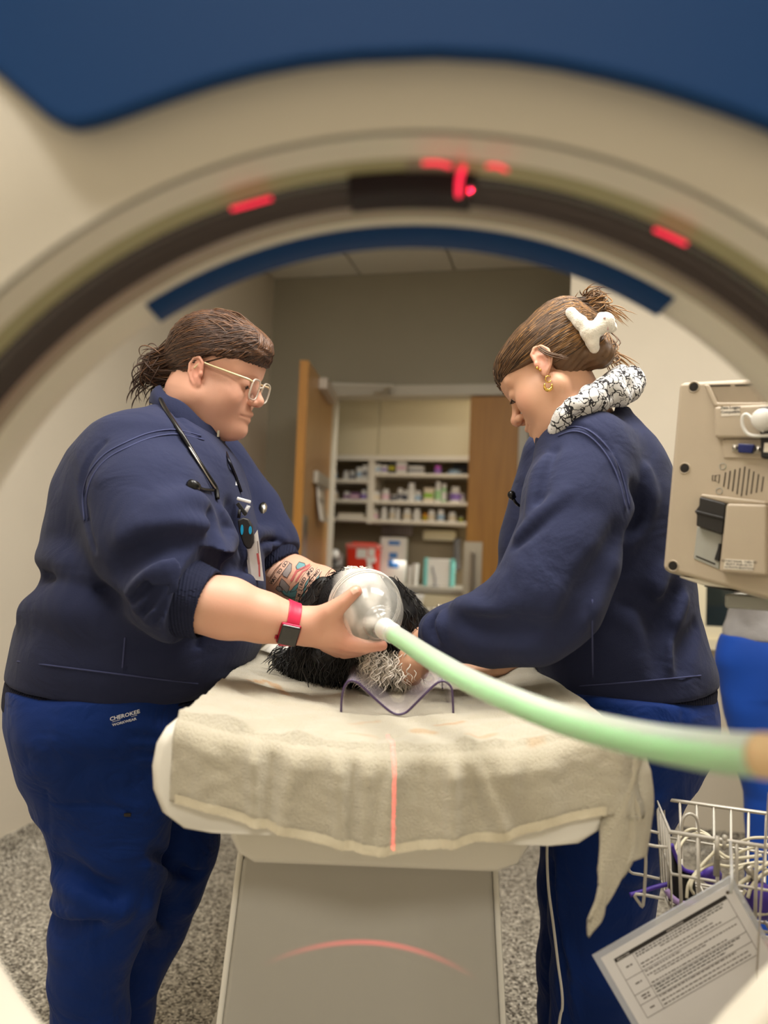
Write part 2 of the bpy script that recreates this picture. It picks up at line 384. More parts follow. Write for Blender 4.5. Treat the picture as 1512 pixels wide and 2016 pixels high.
# window in the right wall: cream frame round a dark pane
c0 = hit(1388, 1140, VX*(vRw-.0), VX); c1 = hit(1470, 1236, VX*vRw, VX)
struct(slab('wall_side', (uEnd, vBack, 0), (uEnd+.12, vF+.12, CEIL+.02), M_wall), 'beige side wall beyond the monitor')
struct(slab('wall_front', (uLw, vBack-.12, 0), (uEnd, vBack, CEIL+.02), M_wall), 'beige wall behind the scanner')
M_pane = mat('dark_window_glass', srgb(40, 48, 46), .08, coat=.4, var=.25, vscale=8); M_cream = mat('cream_trim', srgb(236, 226, 196), .4)
wa, wb = c0.dot(UX), c0.dot(UX)+.62; za, zb = c1.z, c1.z+.8
win = struct(slab('window_1', (wa, vRw-.012, za), (wb, vRw-.004, zb), M_pane), 'dark interior window in a cream frame')
fw = .05
for (x0, x1, z0, z1) in ((wa-fw, wa, za-fw, zb+fw), (wb, wb+fw, za-fw, zb+fw), (wa, wb, za-fw, za), (wa, wb, zb, zb+fw)):
    slab('window_frame', (x0, vRw-.035, z0), (x1, vRw, z1), M_cream, win)
slab('window_sill', (wa-fw-.03, vRw-.06, za-fw-.04), (wb+fw+.03, vRw, za-fw), M_cream, win)
zr = hit(1390, 1270, VX*vRw, VX).z
struct(slab('trim_1', (uRw+.0, vRw-.012, zr-.012), (uEnd, vRw, zr+.006), mat('dark_rail', srgb(96, 86, 74), .5)), 'thin dark rail along the beige wall under the window')
# coved speckled skirting
def cove(name, p0, p1, nrm, lab):
    p0, p1, nrm = Vector(p0), Vector(p1), Vector(nrm); t = (p1-p0).normalized()
    prof = [(0, .1), (.006, .1), (.007, .05), (.012, .03), (.022, .016), (.04, .004), (.05, 0), (0, 0)]
    b = MB(); b.prism(prof, p0, nrm, ZX, t, (p1-p0).length); return struct(b.obj(name, M_floor, None, smooth=False), lab)
cove('baseboard_left', RW(uLw, vBack, 0), RW(uLw, vF, 0), UX, 'grey speckled coved skirting below the long beige wall')
cove('baseboard_right', RW(uRw, vRw, 0), RW(uEnd, vRw, 0), -VX, 'grey speckled coved skirting below the window wall')
# ceiling light fixtures round the lamps
for i, (l, a, bb, w) in enumerate(LAMPS):
    b = MB(); x, y, z = l
    for s in (-1, 1):
        b.box((x+s*(a/2+.02), y, z+.012), (.03, bb+.07, .03)); b.box((x, y+s*(bb/2+.02), z+.012), (a+.07, .03, .03))
    tag(b.obj('ceiling_light_frame', M_white, None, smooth=False), ['white ceiling light frame above the two women', 'white ceiling light frame behind the scanner', 'white ceiling light frame near the window wall', 'white frame round the added fill light beside the long beige wall'][i], 'light', 'ceiling lights')
# door frame
df = thing('door_frame', 'painted steel frame of the double doorway', 'door frame', RW((u0+u1)/2, vF, 0)); df['kind'] = 'structure'; df.name = 'door_1'
def part(name, c0, c1, m, parent, bevel=0.):
    o = slab(name, c0, c1, m, parent)
    if bevel: o.modifiers.new('bevel', 'BEVEL').width = bevel
    return o
part('jamb', (u0-.06, vF-.02, 0), (u0-.005, vF+.14, zTop+.07), M_frame, df); part('jamb', (u1+.005, vF-.02, 0), (u1+.06, vF+.14, zTop+.07), M_frame, df)
part('head', (u0-.06, vF-.02, zTop+.005), (u1+.06, vF+.14, zTop+.07), M_frame, df)
# wooden leaves
M_wood = wave_mat('oak_veneer', srgb(206, 164, 108), srgb(184, 138, 82), 26, 'Z', .38, lo=.25, hi=.8)
M_wood2 = wave_mat('oak_veneer_amber', srgb(180, 128, 50), srgb(156, 104, 36), 24, 'Z', .42, lo=.25, hi=.8)
uq = fu(919, 1000).dot(UX)
leafR = thing('inactive_door_leaf', 'narrow amber oak door leaf with a steel pull plate, standing shut', 'door', RW((uq+u1)/2, vF, 0))
lr = part('leaf', (uq, vF+.01, .01), (u1, vF+.055, zTop), M_wood2, leafR, .003)
p0 = hit(914, 1066, VX*(vF+.01), VX); p1 = hit(946, 1196, VX*(vF+.01), VX)
pl = part('pull_plate', (p0.dot(UX), vF+.005, p1.z), (p1.dot(UX), vF+.01, p0.z), M_steel, leafR, .001)
uc = (p0.dot(UX)+p1.dot(UX))/2; zm = (p0.z+p1.z)/2
b = MB(); pts = [RW(uc, vF+.005, zm+.13), RW(uc, vF-.04, zm+.125), RW(uc, vF-.045, zm+.1), RW(uc, vF-.045, zm-.1), RW(uc, vF-.04, zm-.125), RW(uc, vF+.005, zm-.13)]
b.tube(smooth_path(pts, 6), .011, 10); b.obj('pull_handle', M_steel, leafR)
# open leaf: hinge at u0, free end found so that its top corner falls where the photo shows it
hinge = RW(u0, vF, 0); best = None
for i in range(200):
    al = R(20+i*.5); q = hinge + (-UX*math.cos(al)-VX*math.sin(al))*.96
    d = q-CAM; px = 756+FPX*d.dot(_r)/d.dot(_f)
    if best is None or abs(px-572) < best[0]: best = (abs(px-572), al)
al = best[1]; eL = (-UX*math.cos(al)-VX*math.sin(al)); nL = eL.cross(ZX); nL = nL if nL.dot(CAM-hinge) > 0 and nL.dot(UX) > 0 else -nL
leafL = thing('active_door_leaf', 'wide oak door leaf swung open beside the woman in glasses', 'door', hinge)
b = MB(); b.prism([(0, .01), (.96, .01), (.96, zTop), (0, zTop)], hinge, eL, ZX, -nL, .045); b.obj('leaf', M_wood, leafL, smooth=False, bevel=.003)
b = MB(); b.prism([(.952, .012), (.9615, .012), (.9615, zTop-.002), (.952, zTop-.002)], hinge-nL*.0465, eL, ZX, nL, .047)
b.obj('edge_band', M_wood2, leafL, smooth=False)
def dpt(px, py, lift=0.): return hit(px, py, hinge, nL)+nL*lift
def ds(px, py): q = dpt(px, py)-hinge; return q.dot(eL), q.z
s0, z0 = .93, ds(590, 1012)[1]; s1, z1 = .79, ds(590, 1080)[1]; b = MB(); b.prism([(s0, z1-.1), (s1, z1-.1), (s1, z0), (s0, z0)], hinge, eL, ZX, nL, .003); b.obj('push_plate', M_steel, leafL, smooth=False)
# closer box and arm
s0, z0 = .36, zTop-.03; b = MB(); b.prism([(.16, zTop-.075), (.62, zTop-.075), (.62, zTop-.012), (.16, zTop-.012)], hinge, eL, ZX, nL, .05); clo = b.obj('closer_body', mat('closer_paint', srgb(196, 184, 170), .4), leafL, smooth=False, bevel=.004)
a0 = hinge+eL*.3+nL*.03+ZX*(zTop-.005); a2 = RW(u0+.33, vF-.03, zTop+.03); a1 = (a0+a2)/2+nL*.22
b = MB(); b.tube([a0, a0+ZX*.03], .014, 8); b.tube([a0+ZX*.025, a1+ZX*.03], .011, 6); b.tube([a1+ZX*.03, a2], .011, 6); b.box(a2, (.09, .05, .035), frame(UX, VX)); b.obj('closer_arm', M_frame, clo, smooth=False)
# paper roll hung on the open leaf
pr = thing('hanging_paper_list', 'curled paper list on a clip rail fixed to the open door', 'paper', dpt(605, 1020, .03))
zt = ds(604, 918)[1]; sa, sb = .26, .66; zb_ = ds(604, 1022)[1]
b = MB(); b.prism([(sa-.03, zt-.07), (sb+.02, zt-.07), (sb+.02, zt), (sa-.03, zt)], hinge+nL*.002, eL, ZX, nL, .03); b.obj('clip_rail', M_frame, pr, smooth=False, bevel=.006)
b = MB(); n = 14
for i in range(n+1):
    t = i/n; z = zt-.05+(zb_-zt+.05)*t; off = .012+.03*t*t
    b.v += [tuple(hinge+eL*(sa+.02)+ZX*z+nL*off), tuple(hinge+eL*(sb-.04)+ZX*z+nL*(off+.004))]
b.f = [(2*i, 2*i+1, 2*i+3, 2*i+2) for i in range(n)]; o = b.obj('sheet', mat('paper', srgb(232, 224, 212), .8), pr); o.modifiers.new('solid', 'SOLIDIFY').thickness = .0012
b = MB()
for i, (t0, t1) in enumerate(((.1, .16), (.18, .2), (.4, .44), (.46, .48), (.5, .53))):
    za_, zc_ = zt-.05+(zb_-zt+.05)*t0, zt-.05+(zb_-zt+.05)*t1; of = .0145+.03*((t0+t1)/2)**2
    b.prism([(sa+.06, zc_), (sb-.08, zc_), (sb-.08, za_), (sa+.06, za_)], hinge+nL*of, eL, ZX, nL, .003)
b.obj('print', mat('faded_print', srgb(190, 184, 176), .8), pr, smooth=False)
# ================================================================ pharmacy beyond the door
M_lam = mat('cream_laminate', srgb(222, 210, 176), .4); M_shelf = mat('shelf_white', srgb(236, 228, 212), .45); M_split = mat('backsplash_paint', srgb(150, 136, 112), .7)
struct(slab('wall_pharmacy', (u0-1.2, vSb, 0), (u1+1.4, vSb+.1, CEIL+.02), M_split), 'beige wall behind the pharmacy shelves')
struct(slab('wall_pharmacy_end', (u0-1.3, vF+.12, 0), (u0-1.2, vSb, CEIL+.02), M_wall)); struct(slab('wall_pharmacy_side', (u1+1.3, vF+.12, 0), (u1+1.4, vSb, CEIL+.02), M_wall))
area_light('pharmacy_light', RW(.45, vF+.36, CEIL-.02), .9, .3, 50, (1, .95, .86)).rotation_euler = (0, 0, -YAW)
area_light('under_cabinet_light', RW(u0+.75, vS+.06, 1.09), .9, .05, .6, (1, .93, .8)).rotation_euler = (0, 0, -YAW)
def sp(px, py, v=None): q = hit(px, py, VX*(vS if v is None else v), VX); return q.dot(UX), q.z
uA = sp(600, 1000)[0]; uB = sp(960, 1000)[0]; uD0, uD1 = sp(722, 1000)[0], sp(734, 1000)[0]
zcT = sp(780, 782)[1]; zcB = sp(780, 897)[1]; zlow = sp(780, 1026)[1]
cab = thing('wall_cabinet', 'cream wall cabinet with flat doors above the open shelves', 'cabinet', RW((uA+uB)/2, vS, zcB))
part('carcass', (uA, vS+.02, zcB-.02), (uB, vSb, zcT), M_lam, cab, .002)
um = sp(745, 850)[0]
for a, c in ((uA+.003, um-.003), (um+.003, uB-.003)): part('cabinet_door', (a, vS, zcB+.003), (c, vS+.02, zcT-.002), M_lam, cab, .003)
part('bottom_rail', (uA, vS-.006, zcB-.035), (uB, vS+.02, zcB), M_shelf, cab, .002)
part('crown_strip', (uA, vS-.01, zcT), (uB, vS+.1, zcT+.03), M_shelf, cab, .002)
su = thing('shelf_unit', 'open cream shelf unit packed with medicine bottles', 'shelf', RW((uA+uB)/2, vS, zlow))
part('divider', (uD0, vS, zlow-.02), (uD1, vSb, zcB-.035), M_shelf, su, .002)
for uu in (uA, uB-.03): part('side_panel', (uu, vS, zlow-.02), (uu+.03, vSb, zcB-.035), M_shelf, su, .002)
part('back_panel', (uA, vSb-.012, zlow-.02), (uB, vSb, zcB), M_split, su)
zl = [sp(690, 944)[1], sp(690, 983)[1], sp(690, 1019)[1]]; zrr = [sp(820, 932)[1], sp(820, 987)[1], sp(820, 1025)[1]]
for z in zl: part('shelf_board', (uA, vS, z-.022), (uD0, vSb, z), M_shelf, su, .002)
for z in zrr: part('shelf_board', (uD1, vS, z-.022), (uB, vSb, z), M_shelf, su, .002)
# bottles and boxes: one prototype mesh per kind, every item its own object
M_pw = mat('bottle_white', srgb(238, 236, 230), .35); M_pc = mat('cap_white', srgb(246, 244, 240), .4)
def colm(n, c): return mat('pack_'+n, srgb(*c), .4)
PAL = dict(white=M_pw, cream=colm('cream', (236, 222, 196)), blue=colm('blue', (70, 130, 200)), navy=colm('navy', (44, 52, 74)), purple=colm('purple', (150, 110, 150)), violet=colm('violet', (150, 120, 200)), pink=colm('pink', (226, 110, 220)), green=colm('green', (150, 205, 60)), mint=colm('mint', (170, 220, 160)), orange=colm('orange', (240, 160, 40)), black=colm('black', (40, 38, 36)), yellow=colm('yellow', (200, 190, 40)), grey=colm('grey', (130, 130, 136)), paleblue=colm('paleblue', (170, 200, 226)), rose=colm('rose', (238, 200, 214)))
def bottle(u, z, w, h, body, capc, lab, labc, name='medicine_bottle'):
    t = thing(name, lab, 'bottle', RW(u, vS+.06, z), 'medicine packs on the pharmacy shelves'); r = w/2
    b = MB(); b.lathe([(0, 0), (r*.95, 0), (r, .003), (r, h*.66), (r*.93, h*.72), (r*.62, h*.78), (r*.62, h*.8)], RW(u, vS+.06, z), ZX, 16); b.obj('bottle_body', body, t, auto=40)
    b = MB(); b.lathe([(r*.7, h*.79), (r*.74, h*.8), (r*.74, h*.98), (r*.68, h), (0, h)], RW(u, vS+.06, z), ZX, 16); b.obj('cap', capc, t, auto=40)
    b = MB(); b.lathe([(r*1.012, h*.14), (r*1.012, h*.58)], RW(u, vS+.06, z), ZX, 16); b.obj('paper_label', labc, t)
def carton(u, z, w, h, body, band, lab, name='medicine_box', dp=.08):
    t = thing(name, lab, 'box', RW(u, vS+.06, z), 'medicine packs on the pharmacy shelves')
    part('box_body', (u-w/2, vS+.03, z), (u+w/2, vS+.03+dp, z+h), body, t, .002); part('print_band', (u-w/2+.002, vS+.0285, z+h*.3), (u+w/2-.002, vS+.03, z+h*.62), band, t)
    part('box_flap', (u-w/2, vS+.029, z+h), (u+w/2, vS+.03+dp, z+h+.0015), body, t)
Z1 = .000724; OR = ['first', 'second', 'third', 'fourth', 'fifth', 'sixth', 'seventh', 'eighth', 'ninth', 'tenth', 'eleventh', 'twelfth']
ROWS = [
 ('top shelf of the narrow bay', 946, zl[0], [('b', 160, 60, 100, 'white', 'paleblue'), ('b', 275, 56, 90, 'white', 'white'), ('b', 335, 56, 92, 'white', 'grey'), ('c', 412, 56, 122, 'white', 'paleblue'), ('c', 466, 50, 142, 'white', 'grey')]),
 ('middle shelf of the narrow bay', 983, zl[1], [('b', 160, 84, 88, 'white', 'cream'), ('b', 284, 78, 78, 'white', 'purple'), ('c', 370, 90, 68, 'purple', 'rose'), ('b', 448, 62, 98, 'white', 'violet')]),
 ('bottom shelf of the narrow bay', 1019, zl[2], [('c', 330, 260, 44, 'cream', 'white')]),
 ('top shelf of the wide bay', 932, zrr[0], [('c', 590, 62, 84, 'white', 'paleblue'), ('c', 655, 60, 76, 'white', 'violet'), ('c', 728, 68, 112, 'black', 'yellow'), ('c', 818, 98, 120, 'white', 'rose'), ('c', 960, 140, 72, 'white', 'grey'), ('b', 1166, 70, 84, 'pink', 'violet'), ('d', 1322, 150, 58, 'paleblue', 'blue'), ('n', 1350, 150, 118, 'navy', 'navy')]),
 ('middle shelf of the wide bay', 987, zrr[1], [('b', 572, 74, 92, 'white', 'cream'), ('b', 660, 80, 116, 'white', 'rose'), ('b', 742, 66, 62, 'navy', 'grey'), ('b', 800, 64, 126, 'white', 'grey'), ('b', 850, 40, 110, 'white', 'navy'), ('b', 908, 82, 178, 'white', 'white'), ('b', 976, 62, 106, 'white', 'paleblue'), ('c', 1082, 92, 132, 'cream', 'green'), ('b', 1166, 64, 194, 'white', 'mint'), ('b', 1224, 52, 176, 'mint', 'white'), ('b', 1335, 104, 148, 'white', 'violet'), ('b', 1405, 34, 86, 'violet', 'white')]),
 ('bottom shelf of the wide bay', 1025, zrr[2], [('b', 560, 58, 92, 'cream', 'rose'), ('b', 645, 62, 122, 'white', 'white'), ('b', 722, 50, 120, 'white', 'cream'), ('b', 776, 48, 116, 'white', 'white'), ('b', 868, 80, 112, 'white', 'cream'), ('b', 962, 76, 114, 'white', 'white'), ('b', 1042, 46, 74, 'orange', 'yellow'), ('b', 1104, 72, 106, 'white', 'cream'), ('b', 1194, 70, 112, 'white', 'paleblue'), ('b', 1306, 78, 92, 'white', 'cream'), ('b', 1390, 42, 52, 'green', 'yellow')])]
for rn, py, z, items in ROWS:
    for i, (kd, zx, w, h, c1_, c2_) in enumerate(items):
        u = sp(620+zx/4.877, py)[0]; W, Hh = w*Z1, h*Z1; cn = {'paleblue': 'pale blue'}.get(c1_, c1_); n2 = {'paleblue': 'pale blue'}.get(c2_, c2_)
        if kd == 'b': bottle(u, z, W, Hh, PAL[c1_], M_pc if c1_ not in ('pink', 'orange') else PAL[c1_], f'{cn} bottle with {n2} label, {OR[i]} item along the {rn}', PAL[c2_])
        elif kd == 'c': carton(u, z, W, Hh, PAL[c1_], PAL[c2_], f'{cn} carton with {n2} band, {OR[i]} item along the {rn}')
        elif kd == 'd':
            b = MB(); b.lathe([(0, 0), (W*.5, 0), (W*.5, .004), (W*.45, Hh*.5), (W*.3, Hh*.9), (0, Hh)], RW(u, vS+.09, z), ZX, 20); tag(b.obj('plastic_bowl', PAL[c1_], None), f'upturned pale blue bowl on the {rn}', 'bowl')
        else:
            t = thing('ring_binder', 'dark navy binder standing behind the pale blue bowl', 'binder', RW(u, vS+.26, z)); part('cover', (u-W/2, vS+.23, z), (u+W/2, vS+.27, z+Hh*1.1), PAL['navy'], t, .003); part('spine_label', (u-.02, vS+.2285, z+.03), (u+.02, vS+.23, z+.06), PAL['grey'], t)
# counter, base cabinets
zC = sp(800, 1154, vS-.2)[1]; vC = vS-.22
ct = tag(slab('worktop', (uA-.2, vC, zC-.035), (uB+.3, vSb, zC), mat('worktop_grey', srgb(170, 164, 150), .35)), 'grey pharmacy worktop under the shelves', 'worktop'); ct.modifiers.new('bevel', 'BEVEL').width = .004
ub = sp(828, 1180, vC)[0]
for i, (a, c) in enumerate(((ub-.92, ub-.004), (ub+.004, ub+.92))):
    t = thing('base_cabinet', ['cream base cabinet under the worktop beside the oak leaf swung open', 'cream base cabinet under the worktop beside the narrow oak leaf'][i], 'cabinet', RW((a+c)/2, vC, 0), 'base cabinets'); 
    part('carcass', (a, vC+.05, .1), (c, vSb-.01, zC-.036), M_lam, t); part('kick_board', (a, vC+.1, 0), (c, vSb-.05, .1), M_split, t)
    dr = part('drawer', (a+.004, vC+.03, zC-.2), (c-.004, vC+.05, zC-.045), M_lam, t, .003); part('handle', ((a+c)/2-.06, vC+.005, zC-.13), ((a+c)/2+.06, vC+.03, zC-.118), M_steel, dr, .002)
    for q in (0, 1):
        dd = part('cabinet_door', (a+.004+q*.46, vC+.03, .11), (a+.452+q*.46, vC+.05, zC-.206), M_lam, t, .003); xx = a+.41+q*.1; part('handle', (xx, vC+.005, zC-.36), (xx+.012, vC+.03, zC-.25), M_steel, dd, .002)
# things on the worktop (z2 scale 3.78 px)
def q2(zx, zy, v): return sp(620+zx/3.78, 1030+zy/3.78, v)
vI = vS-.02
# red sharps bin
a, zt = q2(236, 152, vI); c, _ = q2(472, 152, vI); t = thing('sharps_bin', 'red sharps container with a clear lid on the pharmacy worktop', 'bin', RW((a+c)/2, vI, zC)); M_red = mat('sharps_red', srgb(232, 56, 32), .35)
b = MB(); tp = [RW(a, vI, zt-.03), RW(c, vI, zt-.03), RW(c, vI+.14, zt-.03), RW(a, vI+.14, zt-.03)]; bt = [RW(a+.015, vI+.01, zC), RW(c-.015, vI+.01, zC), RW(c-.015, vI+.13, zC), RW(a+.015, vI+.13, zC)]
b.add(tp+bt, [(0, 1, 2, 3), (7, 6, 5, 4), (0, 4, 5, 1), (1, 5, 6, 2), (2, 6, 7, 3), (3, 7, 4, 0)]); b.obj('bin_body', M_red, t, smooth=False, bevel=.008)
part('lid', (a-.006, vI-.006, zt-.032), (c+.006, vI+.146, zt), mat('sharps_lid', srgb(226, 120, 110), .25), t, .006); part('flap', (a+.03, vI+.03, zt), (c-.03, vI+.1, zt+.012), M_red, t, .004)
x0, y0 = q2(312, 190, vI); x1, y1 = q2(385, 262, vI); part('hazard_label', (x0, vI-.004, y1), (x1, vI+.008, y0), M_pw, t); x0, y0 = q2(398, 185, vI); x1, y1 = q2(445, 250, vI); part('hazard_label', (x0, vI-.004, y1), (x1, vI+.008, y0), M_pw, t)
# spray bottle
x, zz = q2(408, 250, vI-.08); t = thing('spray_bottle', 'white spray bottle standing before the red sharps container', 'bottle', RW(x, vI-.09, zC)); o = RW(x, vI-.09, zC); hh = zz-zC
b = MB(); b.lathe([(0, 0), (.036, 0), (.038, .006), (.036, hh*.35), (.014, hh*.68), (.012, hh*.75)], o, ZX, 16); b.obj('bottle_body', M_pw, t, auto=50)
b = MB(); b.lathe([(.015, hh*.73), (.015, hh*.82), (0, hh*.82)], o, ZX, 12); b.box(o+ZX*hh*.9+UX*.012, (.06, .022, hh*.17), frame(UX, VX)); b.box(o+ZX*hh*.84+UX*.02, (.012, .012, hh*.18), frame(UX+ZX*.6, VX)); b.obj('trigger_head', M_pc, t, smooth=False)
# poster board with blue shapes
x0, zt = q2(488, 102, vI+.1); x1, zb2 = q2(672, 372, vI+.1); t = thing('glove_dispenser', 'white dispenser with blue printed shapes behind the worktop clutter', 'dispenser', RW((x0+x1)/2, vI+.1, zC))
part('dispenser_body', (x0, vI+.1, zC), (x1, vI+.16, zt), M_pw, t, .006)
for (xa, ya, xb, yb) in ((548, 130, 632, 165), (552, 218, 612, 262), (545, 268, 582, 330), (556, 292, 622, 334)):
    p0_, p1_ = q2(xa, ya, vI+.1), q2(xb, yb, vI+.1); part('blue_print', (p0_[0], vI+.097, p1_[1]), (p1_[0], vI+.101, p0_[1]), PAL['blue'], t, .006)
# lilac wire bin above it, cream wall dispenser, grey dispenser
x0, zt = q2(505, 15, vSb-.1); x1, zb2 = q2(715, 85, vSb-.1); t = thing('lilac_wire_bin', 'pale lilac wire bin hanging below the bottom shelf', 'bin', RW((x0+x1)/2, vSb-.1, zb2)); Ml = mat('lilac_wire', srgb(176, 164, 176), .4)
for i in range(11):
    u = x0+(x1-x0)*i/10; b = MB(); b.tube([RW(u, vSb-.1, zt), RW(u, vSb-.1, zb2), RW(u, vSb-.02, zb2)], .004, 6); b.obj('wire', Ml, t)
for z in (zt, (zt+zb2)/2, zb2): b = MB(); b.tube([RW(x0, vSb-.02, z), RW(x0, vSb-.1, z), RW(x1, vSb-.1, z), RW(x1, vSb-.02, z)], .004, 6); b.obj('rim_wire', Ml, t)
x0, zt = q2(806, 50, vSb-.08); x1, zb2 = q2(1040, 132, vSb-.08); t = thing('paper_towel_dispenser', 'cream towel dispenser on the wall under the shelves', 'dispenser', RW((x0+x1)/2, vSb-.08, zb2)); part('housing', (x0, vSb-.1, zb2), (x1, vSb, zt), M_cream, t, .012); part('slot', (x0+.04, vSb-.08, zb2-.003), (x1-.04, vSb-.05, zb2+.002), PAL['grey'], t)
x0, zt = q2(1034, 110, vSb-.1); x1, zb2 = q2(1072, 350, vSb-.1); t = thing('soap_dispenser', 'slim grey dispenser on the wall beside the narrow oak leaf', 'dispenser', RW((x0+x1)/2, vSb-.1, zb2)); part('housing', (x0, vSb-.1, zb2), (x1, vSb, zt), PAL['grey'], t, .01); part('nozzle', (x0+.02, vSb-.09, zb2-.02), (x1-.02, vSb-.07, zb2), M_pw, t)
# small cups, teal folders, microscope
for i, (xa, xb, yt, nm, lb) in enumerate(((690, 728, 318, 'M_pw', 'white cup beside the dispenser with blue prints'), (730, 775, 300, 'M_pc', 'pale cup between the teal folder and another cup'))):
    x0, zt = q2(xa, yt, vI); x1, _ = q2(xb, yt, vI); t = thing('plastic_cup', lb, 'cup', RW((x0+x1)/2, vI, zC)); r = (x1-x0)/2; hh = zt-zC
    b = MB(); b.lathe([(0, 0), (r*.7, 0), (r, hh), (r*.94, hh), (r*.66, .006), (0, .006)], RW((x0+x1)/2, vI, zC), ZX, 16); b.obj('cup_body', M_pw, t, auto=40); b = MB(); b.lathe([(r, hh-.006), (r*1.05, hh-.003), (r, hh)], RW((x0+x1)/2, vI, zC), ZX, 16); b.obj('rim', M_pc, t)
x0, zt = q2(812, 258, vI); x1, _ = q2(1030, 258, vI); t = thing('desk_folder_rack', 'teal edged rack holding white papers on the worktop', 'rack', RW((x0+x1)/2, vI, zC)); Mt = mat('teal_plastic', srgb(120, 200, 196), .4)
tw_ = (x1-x0); 
for s in (0, 1): part('end_panel', (x0+s*(tw_-.022), vI, zC), (x0+s*(tw_-.022)+.022, vI+.12, zt), Mt, t, .004)
part('paper_stack', (x0+.024, vI+.01, zC), (x1-.024, vI+.1, zt-.004), M_pw, t, .003)
b = MB(); xq, zq = q2(886, 320, vI-.05); b.tube(smooth_path([RW(xq+.012, vI-.05, zC), RW(xq+.008, vI-.05, zC+.06), RW(xq-.004, vI-.05, zC+.1), RW(xq-.012, vI-.05, zq)], 6), .0065, 8); b.lathe([(0, 0), (.03, 0), (.03, .006), (0, .008)], RW(xq+.012, vI-.05, zC), ZX, 16)
tag(b.obj('hook_stand', PAL['grey'], None), 'small dark curved stand in front of the teal rack', 'stand')
x0, zt = q2(75, 140, vI); x1, _ = q2(205, 140, vI); xm = (x0+x1)/2; t = thing('microscope', 'white and black microscope beside the open oak door', 'microscope', RW(xm, vI, zC)); hh = zt-zC
part('base', (xm-.06, vI-.06, zC), (xm+.07, vI+.1, zC+.035), M_pw, t, .01); part('arm', (xm-.03, vI+.05, zC+.03), (xm+.05, vI+.1, zC+hh*.72), M_pw, t, .014); part('stage', (xm-.05, vI-.05, zC+hh*.36), (xm+.06, vI+.06, zC+hh*.4), PAL['black'], t, .004)
b = MB(); b.tube([RW(xm, vI, zC+hh*.42), RW(xm, vI, zC+hh*.6)], [.012, .024], 12); b.obj('objective', PAL['black'], t); b = MB(); b.sphere(RW(xm+.0, vI+.02, zC+hh*.68), (.05, .05, .04), 14); b.obj('head', M_pw, t)
b = MB(); b.tube([RW(xm-.01, vI-.0, zC+hh*.74), RW(xm-.03, vI-.07, zC+hh*1.0)], [.022, .018], 12); b.obj('eyepiece', PAL['black'], t)
# blue basket and tub on a low trolley in the pharmacy
x0, zt = q2(556, 492, vC-.12); x1, _ = q2(650, 492, vC-.12); _, zb2 = q2(600, 622, vC-.12); 
tr = thing('utility_trolley', 'grey utility trolley in front of the pharmacy base cabinets', 'trolley', RW(x0+.1, vC-.16, 0)); 
for z in (zb2-.012, .25): part('shelf', (x0-.25, vC-.26, z-.01), (x0+.32, vC-.02, z+.01), M_frame, tr, .004)
for (xx, vv) in ((x0-.24, vC-.25), (x0-.24, vC-.03), (x0+.31, vC-.25), (x0+.31, vC-.03)): b = MB(); b.tube([RW(xx, vv, 0.0), RW(xx, vv, zb2+.02)], .012, 8); b.obj('leg', M_steel, tr)
t = thing('blue_basket', 'bright blue plastic basket behind the dog and mask', 'basket', RW((x0+x1)/2, vC-.12, zb2)); Mb = mat('blue_plastic', srgb(24, 120, 200), .4); xm = (x0+x1)/2; w = (x1-x0)
for s in (-1, 1):
    b = MB(); b.add([RW(xm+s*w*.4, vC-.2, zb2), RW(xm+s*w*.4, vC-.04, zb2), RW(xm+s*w*.5, vC-.03, zt), RW(xm+s*w*.5, vC-.21, zt)], [(0, 1, 2, 3)]); o = b.obj('side', Mb, t, smooth=False); o.modifiers.new('s', 'SOLIDIFY').thickness = .004
    b = MB(); v0, v1 = (vC-.2, vC-.21) if s < 0 else (vC-.04, vC-.03); b.add([RW(xm-w*.4, v0, zb2), RW(xm+w*.4, v0, zb2), RW(xm+w*.5, v1, zt), RW(xm-w*.5, v1, zt)], [(0, 1, 2, 3)]); o = b.obj('side', Mb, t, smooth=False); o.modifiers.new('s', 'SOLIDIFY').thickness = .004
b = MB(); b.tube([RW(xm-w*.5, vC-.21, zt), RW(xm+w*.5, vC-.21, zt), RW(xm+w*.5, vC-.03, zt), RW(xm-w*.5, vC-.03, zt)], .006, 8, closed=True); b.obj('rim', Mb, t); part('bottom', (xm-w*.4, vC-.2, zb2), (xm+w*.4, vC-.04, zb2+.004), Mb, t)
x0, zt = q2(660, 660, vC-.16); x1, zb3 = q2(800, 740, vC-.16); t = thing('white_tub', 'white plastic tub on the trolley beside the blue basket', 'tub', RW((x0+x1)/2, vC-.16, zb2)); r = (x1-x0)/2
b = MB(); b.lathe([(0, 0), (r*.8, 0), (r, .07), (r*1.06, .07), (r*1.06, .076), (r*.95, .074), (r*.76, .006), (0, .006)], RW((x0+x1)/2, vC-.16, zb2), ZX, 24); b.obj('tub_body', M_pw, t, auto=40); b = MB(); b.tube([RW((x0+x1)/2+r*1.03*math.cos(w_), vC-.16+0, zb2+.08)+VX*r*1.03*math.sin(w_) for w_ in np.linspace(0, 6.28, 24, endpoint=False)], .004, 6, closed=True); b.obj('rim', M_pc, t)
